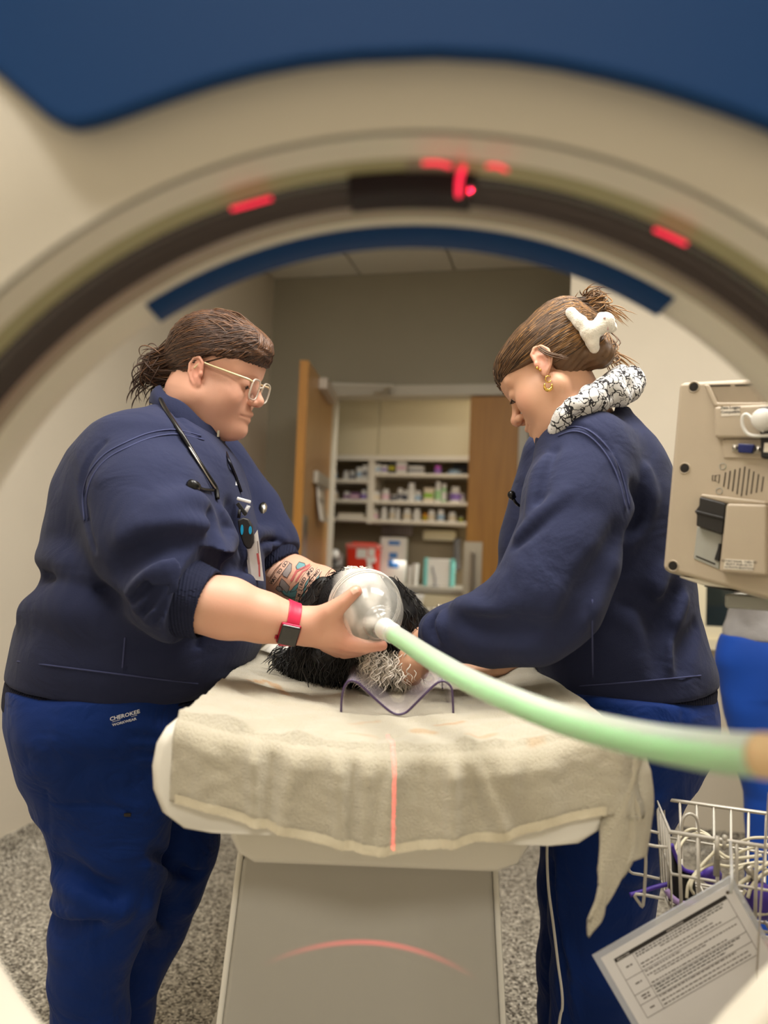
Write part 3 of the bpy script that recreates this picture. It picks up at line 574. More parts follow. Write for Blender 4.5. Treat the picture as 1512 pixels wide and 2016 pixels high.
# ================================================================ CT gantry
M_gw = mat('gantry_ivory', srgb(220, 213, 198), .42, var=.02, vscale=3, coat=.15); M_gb = mat('gantry_blue', srgb(4, 54, 104), .6, var=.03, vscale=5, spec=.25)
M_gol = mat('gantry_olive_film', srgb(160, 154, 116), .3); M_gdk = mat('gantry_dark_ring', srgb(58, 46, 42), .22, .3, coat=.4); M_ggr = mat('gantry_grey_ring', srgb(146, 132, 116), .3, .4)
GX = .0245+.1226*math.sin(ROLL); GZ = H-.1226; GO = (GX, 0, GZ); YA = (0, 1, 0)
def gl(prof, **k): b = MB(); return b.lathe(prof, GO, YA, 160, ex=(0, 0, 1), **k)
gan = thing('ct_gantry', 'ivory and blue ring of the CT scanner framing the whole view', 'scanner', (GX, .5, 0))
gl([(.3642, .545), (.363, .56), (.3612, .578), (.3618, .586), (.366, .593), (.376, .597), (.40, .6), (.80, .6), (.82, .59), (.83, .56), (.83, .46), (.81, .42), (.78, .41), (.49, .41), (.455, .411), (.425, .416), (.405, .424), (.39, .434), (.380, .442), (.3745, .4455)]).obj('housing', M_gw, gan)
gl([(.3745, .4455), (.379, .447), (.379, .4485), (.3742, .45)]).obj('seam', mat('seam_grey', srgb(150, 148, 138), .5), gan)
gl([(.3742, .45), (.374, .46), (.3728, .475)]).obj('inner_collar', M_gw, gan)
gl([(.3728, .475), (.3715, .482), (.3702, .49)]).obj('film_band', M_gol, gan)
gl([(.3702, .49), (.378, .493), (.374, .52), (.3658, .525)]).obj('scan_slot', M_gdk, gan)
gl([(.3658, .525), (.367, .53), (.3642, .545)]).obj('rear_band', M_ggr, gan)
gl([(.3668, .552), (.3598, .556), (.3578, .575), (.3582, .585), (.363, .596)], a0=R(-35.5), a1=R(29.6)).obj('blue_strip', M_gb, gan)
gl([(.374, .487), (.3668, .488), (.3632, .527), (.372, .53)], a0=R(-9.5), a1=R(3.6)).obj('laser_window', mat('laser_window', srgb(30, 18, 20), .5, spec=.2), gan)
gl([(.3735, .476), (.3712, .477), (.369, .491), (.374, .492)], a0=R(-3.6), a1=R(1.2)).obj('laser_tab', M_ggr, gan)
b = MB(); b.box((GX, .5, .12), (.95, .22, .24)); b.box((GX, .5, .02), (1.15, .34, .04)); b.obj('foot', M_gw, gan, bevel=.02)
# blue fascia on the face towards the camera
fp = [(-260, -400), (-200, -60), (-90, 60), (-30, 122), (30, 175), (85, 222), (115, 240), (142, 247), (172, 243), (215, 231), (290, 204), (350, 183), (420, 160), (500, 139), (600, 120), (700, 109), (860, 103), (1000, 111), (1100, 125), (1200, 146), (1280, 166), (1350, 187), (1430, 213), (1512, 243), (1640, 300), (1800, 400), (2000, -400)]
v = []; P0 = P(756, 0, .40)
for x, y in fp: q = hit(x, y, (0, .402, 0), Vector(YA)); v.append((q.x, q.z))
b = MB(); b.prism(v, (0, .400, 0), (1, 0, 0), (0, 0, 1), (0, 1, 0), .012); b.obj('blue_fascia', M_gb, gan, smooth=False, bevel=.004)
v = [hit(x, y, (0, .555, 0), Vector(YA)) for x, y in ((1402, 2090), (1452, 2030), (1524, 1953), (1612, 1868), (1700, 1800), (1800, 2200), (1410, 2200))]
b = MB(); b.prism([(q.x, q.z) for q in v], (0, .545, 0), (1, 0, 0), (0, 0, 1), (0, 1, 0), .04); b.obj('lower_apron', M_gw, gan, smooth=False, bevel=.01, seg=3)
# red laser emitters in the slot
M_las = mat('laser_emitter', (1, .02, .06), .4, emit=(1, .02, .07), estr=1.1)
def gpt(px, py, r=.3640, y=None):
    """point of the bore lining under a pixel"""
    d = ray(px, py); best = None
    for i in range(120):
        t = .42+i*.0015; q = CAM+d*t; e = abs(math.hypot(q.x-GX, q.z-GZ)-r)
        if best is None or e < best[0]: best = (e, q)
    return best[1]
for pts, rr in (([(912, 330), (905, 352), (903, 384)], .0021), ([(832, 321), (862, 321), (888, 328)], .0013), ([(958, 327), (980, 327), (998, 336)], .0012), ([(455, 412), (478, 406), (500, 400), (535, 390)], .0013), ([(1288, 452), (1310, 461), (1352, 481)], .0013)):
    b = MB(); b.tube(smooth_path([gpt(*p) for p in pts], 5), rr, 8); b.obj('laser_emitter', M_las, gan)
def laser(name, loc, build, energy):
    l = bpy.data.lights.new(name, 'POINT'); l.energy = energy; l.shadow_soft_size = 0.0; l.color = (1, .02, .06); l.use_nodes = True
    o = bpy.data.objects.new(name, l); COL.objects.link(o); o.location = loc
    nt = l.node_tree; em = nt.nodes['Emission']; g = nt.nodes.new('ShaderNodeNewGeometry'); inc = g.outputs['Incoming']
    def dot(v): n = nt.nodes.new('ShaderNodeVectorMath'); n.operation = 'DOT_PRODUCT'; nt.links.new(inc, n.inputs[0]); n.inputs[1].default_value = tuple(v); return n.outputs['Value']
    def m(op, a, bb): 
        n = nt.nodes.new('ShaderNodeMath'); n.operation = op
        for i, x in enumerate((a, bb)):
            if isinstance(x, (int, float)): n.inputs[i].default_value = x
            else: nt.links.new(x, n.inputs[i])
        return n.outputs[0]
    nt.links.new(build(dot, m), em.inputs['Strength']); return o
TOPZ = hit(756, 1476, (0, .95, 0), Vector(YA)).z+.012     # table edge height
# ================================================================ scanner table
M_tw = mat('table_ivory', srgb(228, 224, 212), .38, var=.02, vscale=4, coat=.1); M_tg = mat('table_shaded_grey', srgb(172, 168, 158), .45, var=.03, vscale=6)  # pedestal grey has the shade on its front put into the colour
TX = .012; TYF = .965; TYB = 2.5
def ztab(x): return TOPZ+.034*(((x-TX)/.27)**2-1) if abs(x-TX) < .27 else TOPZ
tab = thing('scanner_table', 'ivory scanner patient table on a pedestal coloured in shaded grey', 'table', (TX, 1.4, 0))
top = [(-.27+.54*i/16) for i in range(17)]; prof = [(x, .034*((x/.27)**2-1)+TOPZ) for x in top]+[(.283, TOPZ-.006), (.292, TOPZ-.022), (.296, TOPZ-.05), (.293, TOPZ-.08), (.28, TOPZ-.108), (.255, TOPZ-.125), (.22, TOPZ-.13), (-.22, TOPZ-.13), (-.255, TOPZ-.125), (-.28, TOPZ-.108), (-.293, TOPZ-.08), (-.296, TOPZ-.05), (-.292, TOPZ-.022), (-.283, TOPZ-.006)]
b = MB(); n = len(prof); ys = [(TYF, .94), (TYF+.004, .965), (TYF+.015, .99), (TYF+.035, 1.0), (TYB, 1.0)]; zc = TOPZ-.06
for y, s in ys: b.v += [(TX+x*s, y, zc+(z-zc)*s) for x, z in prof]
for i in range(len(ys)-1): b.f += [(i*n+j, i*n+(j+1) % n, (i+1)*n+(j+1) % n, (i+1)*n+j) for j in range(n)]
b.f += [tuple(range(n-1, -1, -1)), tuple(range((len(ys)-1)*n, len(ys)*n))]; b.obj('cradle', M_tw, tab, auto=50)
def zat(py, d): return P(756, py, d).z
xa, xb = P(455, 1680, 1.06).x, P(1045, 1680, 1.06).x
b = MB(); zt_, zb_ = zat(1622, 1.06), zat(1700, 1.06); pr_ = [(xa+.0, zt_), (xa, zb_+.035), (xa+.012, zb_+.012), (xa+.035, zb_), (xb-.05, zb_), (xb-.02, zb_+.012), (xb-.006, zb_+.035), (xb, zt_)]
b.prism(pr_, (0, 1.06, 0), (1, 0, 0), (0, 0, 1), (0, 1, 0), .9); b.obj('carriage_cover', M_tw, tab, smooth=False, bevel=.012, seg=3)
b = MB(); b.prism([(xb-.03, zt_+.02), (xb+.06, zt_+.02), (xb+.06, zt_-.028), (xb-.03, zt_-.028)], (0, 1.12, 0), (1, 0, 0), (0, 0, 1), (0, 1, 0), .8); b.obj('side_rail', M_tw, tab, smooth=False, bevel=.006)
q = hit(984, 1653, (0, 1.06, 0), Vector(YA)); b = MB(); b.tube([q+Vector((.005*math.cos(w), -.0005, .005*math.sin(w))) for w in np.linspace(0, 6.28, 20, endpoint=False)], .0008, 6, closed=True); b.obj('button_ring', M_tg, tab)
dP = 1.16; pts = [(478, 1688), (968, 1690), (990, 2120), (424, 2120)]; v = []
for x, y in pts: q = hit(x, y, (0, dP, 0), Vector(YA)); v.append((q.x, q.z))
sl = lambda a, c, z: a[0]+(c[0]-a[0])*(z-a[1])/(c[1]-a[1])
zfl = .0; v2 = [v[0], v[1], (sl(v[1], v[2], zfl), zfl), (sl(v[0], v[3], zfl), zfl)]
b = MB(); b.prism(v2, (0, dP, 0), (1, 0, 0), (0, 0, 1), (0, 1, 0), .75); b.obj('pedestal', M_tg, tab, smooth=False, bevel=.008)
for s, (i, j) in ((-1, (0, 3)), (1, (1, 2))):
    a_, c_ = v2[i], v2[j if j != 3 else 3]; b = MB(); b.prism([(a_[0]+s*.002, a_[1]), (a_[0]+s*.012, a_[1]), (c_[0]+s*.012, c_[1]), (c_[0]+s*.002, c_[1])], (0, dP+.02, 0), (1, 0, 0), (0, 0, 1), (0, 1, 0), .7); b.obj('side_panel', M_tw, tab, smooth=False, bevel=.003)
    zb0 = .36; b = MB(); xk = sl(a_, c_, zb0); b.prism([(xk+s*.012, zb0), (xk+s*.03, zb0-.05), (c_[0]+s*.12, .03), (c_[0]+s*.12, 0), (c_[0]-s*.02, 0)], (0, dP+.06, 0), (1, 0, 0), (0, 0, 1), (0, 1, 0), .6); b.obj('base_flare', M_tw, tab, smooth=False, bevel=.01)
# white pad on the cradle below the towel
def cloth_grid(fn, nx, ny):
    b = MB(); b.v = [tuple(fn(i/nx, j/ny)) for j in range(ny+1) for i in range(nx+1)]
    b.f = [(j*(nx+1)+i, j*(nx+1)+i+1, (j+1)*(nx+1)+i+1, (j+1)*(nx+1)+i) for j in range(ny) for i in range(nx)]; return b
def nz(x, y, z=0., s=1.): return mnoise.noise(Vector((x*s, y*s, z)))
def padf(s, t):
    x = TX-.262+.5*s; y = 1.2+1.1*t; return Vector((x, y, ztab(x)+.006+.003*nz(x, y, 3, 9)))
o = cloth_grid(padf, 60, 80).obj('white_pad', mat('pad_white', srgb(236, 234, 226), .6, bump=.2, bscale=120), None); o.modifiers.new('s', 'SOLIDIFY').thickness = .008; tag(o, 'white padded sheet on the table under the towel', 'pad')
# towel
XL, XR, YB_ = TX-.262, TX+.285, 1.60; RB = .013
def bend(over, rad):
    """arc-length bend over an edge: returns (out, down)"""
    if over <= 0: return over, 0.
    a = over/rad
    if a < math.pi/2: return rad*math.sin(a), rad*(1-math.cos(a))
    return rad, rad+(over-rad*math.pi/2)
FOLDS = [((px_-756)/FPX*.95, w_, a_, sl_) for px_, w_, a_, sl_ in ((420, .02, .010, .1), (520, .008, .017, .05), (556, .010, -.010, .0), (612, .012, .012, -.2), (680, .010, .014, .1), (716, .008, -.008, 0.), (742, .009, .010, 0.), (806, .010, .012, -.15), (850, .012, -.009, 0.), (905, .008, .018, .05), (940, .010, .012, .45), (960, .012, -.010, 0.), (1020, .016, .013, -.1), (1090, .02, .010, .0))]
def towf(s, t):
    hangF = .092+.024*max(0, 1-abs(XL+(XR-XL+.165)*s-TX)/.2); hangR = .165
    x = XL+(XR-XL+hangR)*s; y = YB_-(YB_-TYF+.0+hangF)*t; ovx = x-XR; ovy = (TYF+.01)-y
    ox, dx = bend(ovx, .03); oy, dy = bend(ovy, RB)
    bx = XR+ox; by = TYF+.01-oy
    inx = min(x, XR); z = ztab(inx)+.012
    if t*0 == 0 and ovx > 0: z = ztab(XR-.012)+.012
    cr = max(0, min(1, ovx/.05))*max(0, min(1, ovy/.05))
    z -= dx+dy*(1 if cr < .01 else 1-.05*cr)
    top_ = 1 if (ovx <= 0 and ovy <= 0) else 0
    w = .007*nz(x, y, 1, 7)+.004*nz(x, y, 5, 16)
    if ovx <= 0 and ovy <= 0:
        z += abs(w)*1.2+.002*nz(x, y, 9, 45); fr = max(0, 1-(-ovy)/.06); z += .010*fr*(.5+.5*nz(x, 0, 2, 22))
        # ridges running from the crest back
        z += .012*math.exp(-((x-(TX+.1+.15*(y-TYF)))/.012)**2)*max(0, 1-(y-TYF)/.14)
        z += .01*math.exp(-((x+.19-.6*(y-TYF))/.02)**2)*max(0, 1-(y-TYF)/.25)+.008*math.exp(-((x+.1-.3*(y-TYF))/.016)**2)*max(0, 1-(y-TYF)/.2)
    elif ovy > 0 and ovx <= 0:
        k = min(1, ovy/.03); g = 0.
        for xc_, w_, a_, sl_ in FOLDS: g += a_*math.exp(-((x-xc_-sl_*ovy)/w_)**2)
        by -= k*(g*(.45+.55*math.exp(-ovy/.05))+.006+.006*nz(x, 0, 4, 9))+.0015*nz(x, y, 2, 60)*k; z += .002*nz(x, 0, 3, 14)
    if ovx > 0 and ovy <= 0:
        k = min(1, ovx/.06); bx += .012*k*nz(y, x, 6, 14)+.02*k; z += .01*k*nz(y, 0, 8, 9)
    if cr > 0:
        # the free corner gathers into one hanging fold
        m = min(ovx, ovy); tot = ovx+ovy; ang = math.atan2(ovy, ovx)/(math.pi/2)
        bx = XR+.03-.035*cr*min(1, tot/.3)-.02*cr*math.sin(ang*math.pi)*1.2+.012*nz(x, y, 4, 20); by = TYF+.01-.022+.035*(1-ang)*cr*(1-min(1, m/.16))-.02*math.sin(ang*6.28)*cr*(1-tot/.4)
        z = ztab(XR-.012)+.012-(.03+.62*tot+.28*max(ovx, ovy))*1.0*cr-(1-cr)*(dx+dy)
    return Vector((bx, by, z))
NXT, NYT = 210, 210
tb = cloth_grid(towf, NXT, NYT)
M_tow = mat('terry_towel', srgb(222, 212, 186), .95, bump=1.0, bscale=520, sheen=.5, attr='Col')
M_tow.node_tree.nodes['Bump'].inputs['Distance'].default_value = .006
o = tb.obj('towel', M_tow, None); sd = o.modifiers.new('s', 'SOLIDIFY'); sd.thickness = .006; sd.offset = 0
tag(o, 'cream terry towel with orange stains draped over the table end', 'towel')
base = np.array(srgb(208, 198, 172)); co = np.array([v for v in tb.v]); colr = np.tile(base, (len(co), 1)); st = np.array(srgb(206, 150, 70))
def stain(pts, r, k):
    global colr
    q = [A3(hit(x, y, (0, 0, TOPZ-.012), ZX)) for x, y in pts]; d = np.full(len(co), 9.)
    for i in range(len(q)-1):
        ab = q[i+1][:2]-q[i][:2]; tt = np.clip((co[:, :2]-q[i][:2]) @ ab/max(ab @ ab, 1e-9), 0, 1); d = np.minimum(d, np.linalg.norm(co[:, :2]-q[i][:2]-tt[:, None]*ab, axis=1))
    nn = np.array([nz(c[0], c[1], 0, 60) for c in co])*.006; w = np.clip(1-(d+nn-r)/.006, 0, 1)*k*(co[:, 2] > TOPZ-.06); colr = colr*(1-w[:, None])+st*w[:, None]
stain([(492, 1364), (525, 1356), (548, 1364), (562, 1378)], .004, .75); stain([(700, 1420), (740, 1412)], .004, .35); stain([(690, 1442), (740, 1446)], .003, .4); stain([(820, 1432), (850, 1436)], .005, .5); stain([(865, 1424), (905, 1422)], .004, .6); stain([(925, 1458), (965, 1454)], .006, .5); stain([(1050, 1478), (1065, 1478)], .004, .4)
a = o.data.color_attributes.new('Col', 'FLOAT_COLOR', 'POINT'); c4 = np.ones((len(co), 4), np.float32); c4[:, :3] = colr; a.data.foreach_set('color', c4.ravel())
# ribbed hem along the hanging end of the towel
hm = MB(); nh = 120
for j in range(0, 4):
    for i in range(nh+1): s = .01+.745*i/nh; q = towf(s, 1-.016*j/3*1.0); hm.v.append((q.x, q.y-.0045-.0018*(i % 2), q.z))
hm.f = [(j*(nh+1)+i, j*(nh+1)+i+1, (j+1)*(nh+1)+i+1, (j+1)*(nh+1)+i) for j in range(3) for i in range(nh)]
hm.obj('hem', mat('towel_hem', srgb(208, 198, 172), .95, bump=.5, bscale=500), o)
# laser lines thrown on towel and pedestal
L0 = Vector((GX+.02, .51, GZ+.355)); T1 = P(765, 1440, 1.02); T2 = P(772, 1680, .94); nrm = (T1-L0).cross(T2-L0).normalized(); d1_, d2_ = (T1-L0).normalized(), (T2-L0).normalized(); mid = (d1_+d2_).normalized(); hang_ = mid.angle(d2_)+R(.3)
def b1(dot, m): 
    a = m('ABSOLUTE', dot(nrm), 0); return m('MULTIPLY', m('LESS_THAN', a, .0032), m('GREATER_THAN', m('ABSOLUTE', dot(mid), 0), math.cos(hang_)))
laser('sagittal_laser', L0, b1, 62)
Lc = Vector((GX, .575, GZ-.29)); ds_ = [(hit(x, y, (0, dP-.004, 0), Vector(YA))-Lc).normalized() for x, y in ((470, 1927), (735, 1857), (955, 1940))]
ca_ = (ds_[0]-ds_[1]).cross(ds_[1]-ds_[2]).normalized(); cc_ = abs(ca_.dot(ds_[0])); dm = ds_[1]
def b2(dot, m):
    a = m('ABSOLUTE', m('SUBTRACT', m('ABSOLUTE', dot(ca_), 0), cc_), 0); f = m('SUBTRACT', 1, m('MULTIPLY', a, 1/.0045)); f = m('MAXIMUM', f, 0)
    return m('MULTIPLY', f, m('POWER', m('MAXIMUM', m('DIVIDE', m('SUBTRACT', m('ABSOLUTE', dot(dm), 0), .965), .035), 0), 1.5))
laser('transverse_laser', Lc, b2, 17)
# ================================================================ head holder, mask, hose
M_ac = mat('clear_acrylic', (.62, .55, .64), .06, spec=.8, alpha=.2, coat=.5); M_ace = mat('acrylic_edge', srgb(74, 58, 92), .25)
hd = 1.165; hp = [(672, 1392), (673, 1365), (677, 1342), (684, 1329), (693, 1325), (704, 1329), (715, 1338), (740, 1362), (762, 1381), (774, 1389), (784, 1392), (795, 1390), (806, 1383), (835, 1354), (856, 1334), (868, 1327), (878, 1328), (887, 1336), (891, 1350), (893, 1392)]
hv = [hit(x, y, (0, hd, 0), Vector(YA)) for x, y in hp]; dz = ztab(TX+.02)+.016-min(q.z for q in hv); hv = [Vector((q.x, q.y, q.z+dz)) for q in hv]
hv = smooth_path(hv, 4); hol = thing('head_holder', 'clear purple-tinted acrylic head holder with a V trough on the towel', 'holder', (sum(q.x for q in hv)/len(hv), hd+.1, min(q.z for q in hv)))
b = MB(); n = len(hv); ny = 6
for j in range(ny+1): b.v += [(q.x, q.y+.21*j/ny, q.z) for q in hv]
b.f = [(j*n+i, j*n+i+1, (j+1)*n+i+1, (j+1)*n+i) for j in range(ny) for i in range(n-1)]
o = b.obj('trough', M_ac, hol); o.modifiers.new('s', 'SOLIDIFY').thickness = .003
b = MB(); b.tube([(q.x, q.y, q.z) for q in hv], .0019, 6); b.obj('front_edge', M_ace, hol)
b = MB(); b.tube([(q.x, q.y+.21, q.z) for q in hv], .0015, 6); b.obj('back_edge', M_ace, hol)
# two clear clips by the right hump
for x, y in ((845, 1336), (872, 1342)):
    q = P(x, y, 1.25); b = MB(); b.lathe([(.008, -.012), (.008, .012), (.006, .012), (.006, -.012), (.008, -.012)], q, YA, 16); b.obj('clip_tube', M_ac, hol)
MN = P(757, 1237, 1.175); MC = P(716, 1190, 1.285); max_ = (MN-MC).normalized(); ml = (MN-MC).length
msk = thing('anaesthesia_mask', 'translucent cone mask held over the muzzle of the dog', 'mask', MC)
M_msk = mat('mask_clear', (.60, .59, .54), .14, spec=.7, alpha=.42, coat=.5); M_rub = mat('mask_rim', (.86, .86, .82), .15, alpha=.75, coat=.5)
pr = [(.0605, -.002), (.0608, .006), (.060, .018), (.0575, .036), (.053, .054), (.046, .07), (.036, .082), (.028, .088), (.0265, .09), (.026, .096), (.0225, .101), (.017, .106), (.0165, ml)]
b = MB(); b.lathe(pr, MC, max_, 48); b.obj('cone', M_msk, msk)
for h_, r_ in ((0., .0612), (.006, .0612), (.014, .0608)): b = MB(); b.lathe([(r_+.0013*math.cos(w), h_+.0013*math.sin(w)) for w in np.linspace(0, 6.283, 9)], MC, max_, 48); b.obj('rim_ring', M_rub, msk)
hz_ = [(757, 1237, 1.175), (778, 1250, 1.13), (800, 1264, 1.09), (850, 1297, .99), (920, 1338, .89), (1000, 1375, .80), (1100, 1414, .71), (1200, 1442, .63), (1300, 1464, .565), (1400, 1479, .51), (1512, 1489, .465), (1650, 1496, .42)]
hs = smooth_path([P(*q) for q in hz_], 10); hos = thing('breathing_hose', 'thick pale green breathing hose running from the mask to the scanner bore', 'hose', hs[0])
M_hose = mat('hose_green', srgb(176, 226, 168), .28, sss=.4, sssr=(.02, .03, .015), coat=.7, spec=.6, trans=.0)
k1 = int(len(hs)*.905)
b = MB(); b.tube(hs[6:k1], .0139, 24); b.obj('outer_tube', mat('hose_frosted', (.93, .95, .92), .3, trans=.62, ior=1.06, spec=.6, coat=.4), hos)
b = MB(); b.tube([q-ZX*.0046 for q in hs[7:k1]], .0086, 20); b.obj('inner_tube', mat('hose_inner_green', srgb(120, 214, 120), .4), hos)
b = MB(); b.tube([q-ZX*.0 for q in hs[:9]], [.0168]*3+[.0155]*6, 20); b.obj('end_cuff', mat('cuff_clear', (.93, .95, .9), .25, sss=.3, trans=.3), hos)
b = MB(); b.tube(hs[k1-1:], .0140, 20); b.obj('coupling', mat('coupling_tan', srgb(228, 196, 150), .35, sss=.2), hos)
# ================================================================ people: shared builders
def head_frame(o, yaw_fwd, pitch, roll=0., s=1.0):
    """o: midpoint between the ear canals. yaw_fwd: horizontal facing vector. columns: forward, left, up"""
    h = Vector(yaw_fwd).normalized(); l = ZX.cross(h); F = h*math.cos(pitch)-ZX*math.sin(pitch); U = F.cross(l)
    l2 = l*math.cos(roll)+U*math.sin(roll); U2 = F.cross(l2); M = np.array([list(F), list(l2), list(U2)]).T
    return dict(o=A3(o), M=M, s=s)
def to_l(hf, p): return (p-hf['o']) @ hf['M']/hf['s']
def to_w(hf, q): return Vector(hf['o']+hf['M'] @ (np.asarray(q, float)*hf['s']))
def head_sdf(q, o):
    """human head in local metres: x forward, y left, z up, origin between the ears. o: dict of tweaks"""
    qa = q.copy(); qa[:, 1] = np.abs(q[:, 1]); c = lambda a, b, r1, r2=None: s_cap(qa, a, b, r1, r2); fat = o.get('fat', 0.)
    d = s_ell(q, (-.012, 0, .05), (.094, .073, .078+o.get('crown', 0)))
    d = smin(d, s_ell(q, (.032, 0, -.008), (.052, .056+fat*.5, .084)), .03)
    d = smin(d, s_ell(q, (.046, 0, .058), (.042, .058, .042)), .03)
    d = smin(d, c((.004, .05+fat*.4, -.042), (.07, .014, -.08), .022+fat*.5, .017), .03)
    d = smin(d, s_ell(qa, (.052, .038+fat*.3, -.02), (.028+fat*.3, .024, .028)), .022)
    d = smin(d, s_ell(q, (.068, 0, -.046), (.030, .030, .026)), .02)
    d = smin(d, s_ell(qa, (.040, .030+fat*.4, -.044), (.028, .026, .030)), .025)
    d = smin(d, s_cap(qa, (.079, .012, .034), (.062, .046, .034), .009, .009), .014)
    if fat: d = smin(d, s_ell(q, (.03, 0, -.088), (.052, .05, .026)), .03)
    d = smin(d, s_cap(q, (.084, 0, -.078), (.087, .0, -.08), .0160), .016)
    d = smax(d, -s_ell(qa, (.092, .032, .014), (.014, .018, .013)), .014)
    d = smin(d, s_ell(qa, (.0735, .031, .0145), (.0128, .0150, .0125)), .006)
    d = smin(d, s_cap(q, (.083, 0, .028), (.1055, 0, -.008), .0062, .0085), .012)
    d = smin(d, s_cap(q, (.107, 0, -.0105), (.106, 0, -.0135), .0094), .008)
    d = smin(d, s_ell(qa, (.0975, .0115, -.0165), (.0095, .0072, .0075)), .006)
    d = smax(d, -s_ell(qa, (.103, .0068, -.0232), (.0062, .0036, .0042)), .002)
    d = smin(d, s_cap(qa, (.0985, 0, -.0405), (.085, .022, -.0465), .0064, .0034), .005)
    d = smin(d, s_cap(qa, (.0960, 0, -.0545), (.084, .020, -.049), .0072, .004), .005)
    d = smax(d, -s_cap(qa, (.1055, 0, -.0474), (.0885, .0265, -.0485), .0018), .003)
    # eye slit
    d = smax(d, -s_ell(qa, (.0875, .031, o.get('lid', .0095)), (.006, .0112, .0022)), .0015)
    return d
def ear_sdf(q):
    qa = q.copy(); qa[:, 1] = np.abs(q[:, 1]); M = np.array(frame((.93, .36, -.0), (-.36, .93, 0))); e = qa-np.array([-.006, .075, .004])
    e = e @ M  # local: x along the ear's front-back, y out, z up
    t = .22; e2 = e.copy(); e2[:, 0] = e[:, 0]*math.cos(t)+e[:, 2]*math.sin(t); e2[:, 2] = -e[:, 0]*math.sin(t)+e[:, 2]*math.cos(t)
    d = s_ell(e2, (-.002, .002, .004), (.0155, .0055, .026)); d = smin(d, s_ell(e2, (.003, .001, -.022), (.0085, .0045, .0105)), .006)
    rim = [(.012, .004, .006), (.013, .005, .018), (.004, .007, .0285), (-.008, .008, .027), (-.0165, .0085, .014), (-.0165, .008, -.002), (-.0105, .006, -.016), (-.002, .004, -.025)]
    d = smin(d, s_chain(e2, rim, [.0026, .003, .0032, .0034, .0036, .0034, .003, .0028]), .003)
    d = smax(d, -s_ell(e2, (.001, .0085, .0), (.0074, .0055, .0105)), .003); d = smax(d, -s_ell(e2, (-.004, .0086, .016), (.006, .0026, .0065)), .003)
    d = smin(d, s_ell(e2, (.0115, .004, -.004), (.0042, .004, .0065)), .003)
    return d
SK = np.array(srgb(216, 164, 140)); LIP = np.array(srgb(198, 116, 108)); BLUSH = np.array(srgb(214, 132, 114))
def skin_col(q, base=SK, blush=.5):
    qa = q.copy(); qa[:, 1] = np.abs(q[:, 1]); c = np.tile(base, (len(q), 1))
    def mixc(c, w, t): w = np.clip(w, 0, 1)[:, None]; return c*(1-w)+t*w
    c = mixc(c, blush*np.exp(-(np.linalg.norm((qa-np.array([.06, .05, -.022]))/np.array([.022, .02, .02]), axis=1)**2)), BLUSH)
    c = mixc(c, .35*np.exp(-(np.linalg.norm((qa-np.array([.105, 0, -.012]))/.014, axis=1)**2)), BLUSH)
    c = mixc(c, .45*np.exp(-(np.linalg.norm((qa-np.array([-.004, .082, .004]))/np.array([.02, .012, .032]), axis=1)**4)), BLUSH)
    up = s_cap(qa, (.0965, 0, -.0415), (.085, .022, -.0468), .0056, .003); lo_ = s_cap(qa, (.0945, 0, -.0535), (.084, .0195, -.049), .006, .0032)
    c = mixc(c, np.clip(1.2-np.minimum(up, lo_)/.0012, 0, 1)*.8, LIP); return c
M_skin = mat('skin', tuple(SK), .5, sss=.12, sssr=(.012, .005, .003), attr='Col', bump=.12, bscale=900)
def build_body(name, parent, parts, cols):
    """parts: list of (sdf, lo, hi, h); one joined mesh"""
    VV, QQ, CC, off = [], [], [], 0
    for (f, lo, hi, h), cf in zip(parts, cols):
        v, q = sdf_mesh(f, lo, hi, h); v = relax(v, q, 1); VV.append(v); QQ.append(q+off); CC.append(cf(v)); off += len(v)
    v = np.concatenate(VV); me = np_mesh(name, v, np.concatenate(QQ)); a = me.color_attributes.new('Col', 'FLOAT_COLOR', 'POINT'); c = np.ones((len(v), 4), np.float32); c[:, :3] = np.concatenate(CC); a.data.foreach_set('color', c.ravel())
    return link(name, me, M_skin, parent)
def surf(f, px, py, d0=.9, d1=2.2, push=0.):
    """march the view ray to the surface of f"""
    r = ray(px, py); t = d0
    for _ in range(90):
        v = f(np.array([list(CAM+r*t)]))[0]
        if v < .0008: break
        t += max(v*.6, .001)
        if t > d1: break
    return CAM+r*(t+push)
def with_folds(f, folds):
    """folds: (pixel path, radius, +1 ridge / -1 groove, blend, push)"""
    ch = []
    for path, r, sg, k, push in folds:
        pts = [surf(f, x, y, push=push) for x, y in path]; pts = smooth_path(pts, 4); n = len(pts)
        rs = [1.25*r*(.35+.65*math.sin(math.pi*min(1, max(0, i/(n-1)))*.92+.12)) for i in range(n)]
        lo_ = np.min([A3(p) for p in pts], 0)-.06; hi_ = np.max([A3(p) for p in pts], 0)+.06; ch.append((pts, rs, sg, k, lo_, hi_))
    def g(p):
        d = f(p).copy()
        for pts, rs, sg, k, lo_, hi_ in ch:
            if p is _CUR[0] and ((_CUR[1] > hi_).any() or (_CUR[2] < lo_).any()): continue
            m = ((p > lo_) & (p < hi_)).all(1)
            if not m.any(): continue
            e = s_chain(p[m], pts, rs); d[m] = smin(d[m], e, k) if sg > 0 else smax(d[m], -e, k)
        return d
    return g
def px_st(rows, d):
    """torso stations from silhouette rows (y, xl, xr, ry[, dy]) at depth d"""
    out = []
    for r in rows:
        y, xl, xr, ry = r[:4]; dy = r[4] if len(r) > 4 else 0; a, c = P(xl, y, d), P(xr, y, d); m = (a+c)/2; out.append((m.z, m.x, m.y+dy, (c.x-a.x)/2, ry))
    return smooth_st(sorted(out, key=lambda t: t[0]), 5)
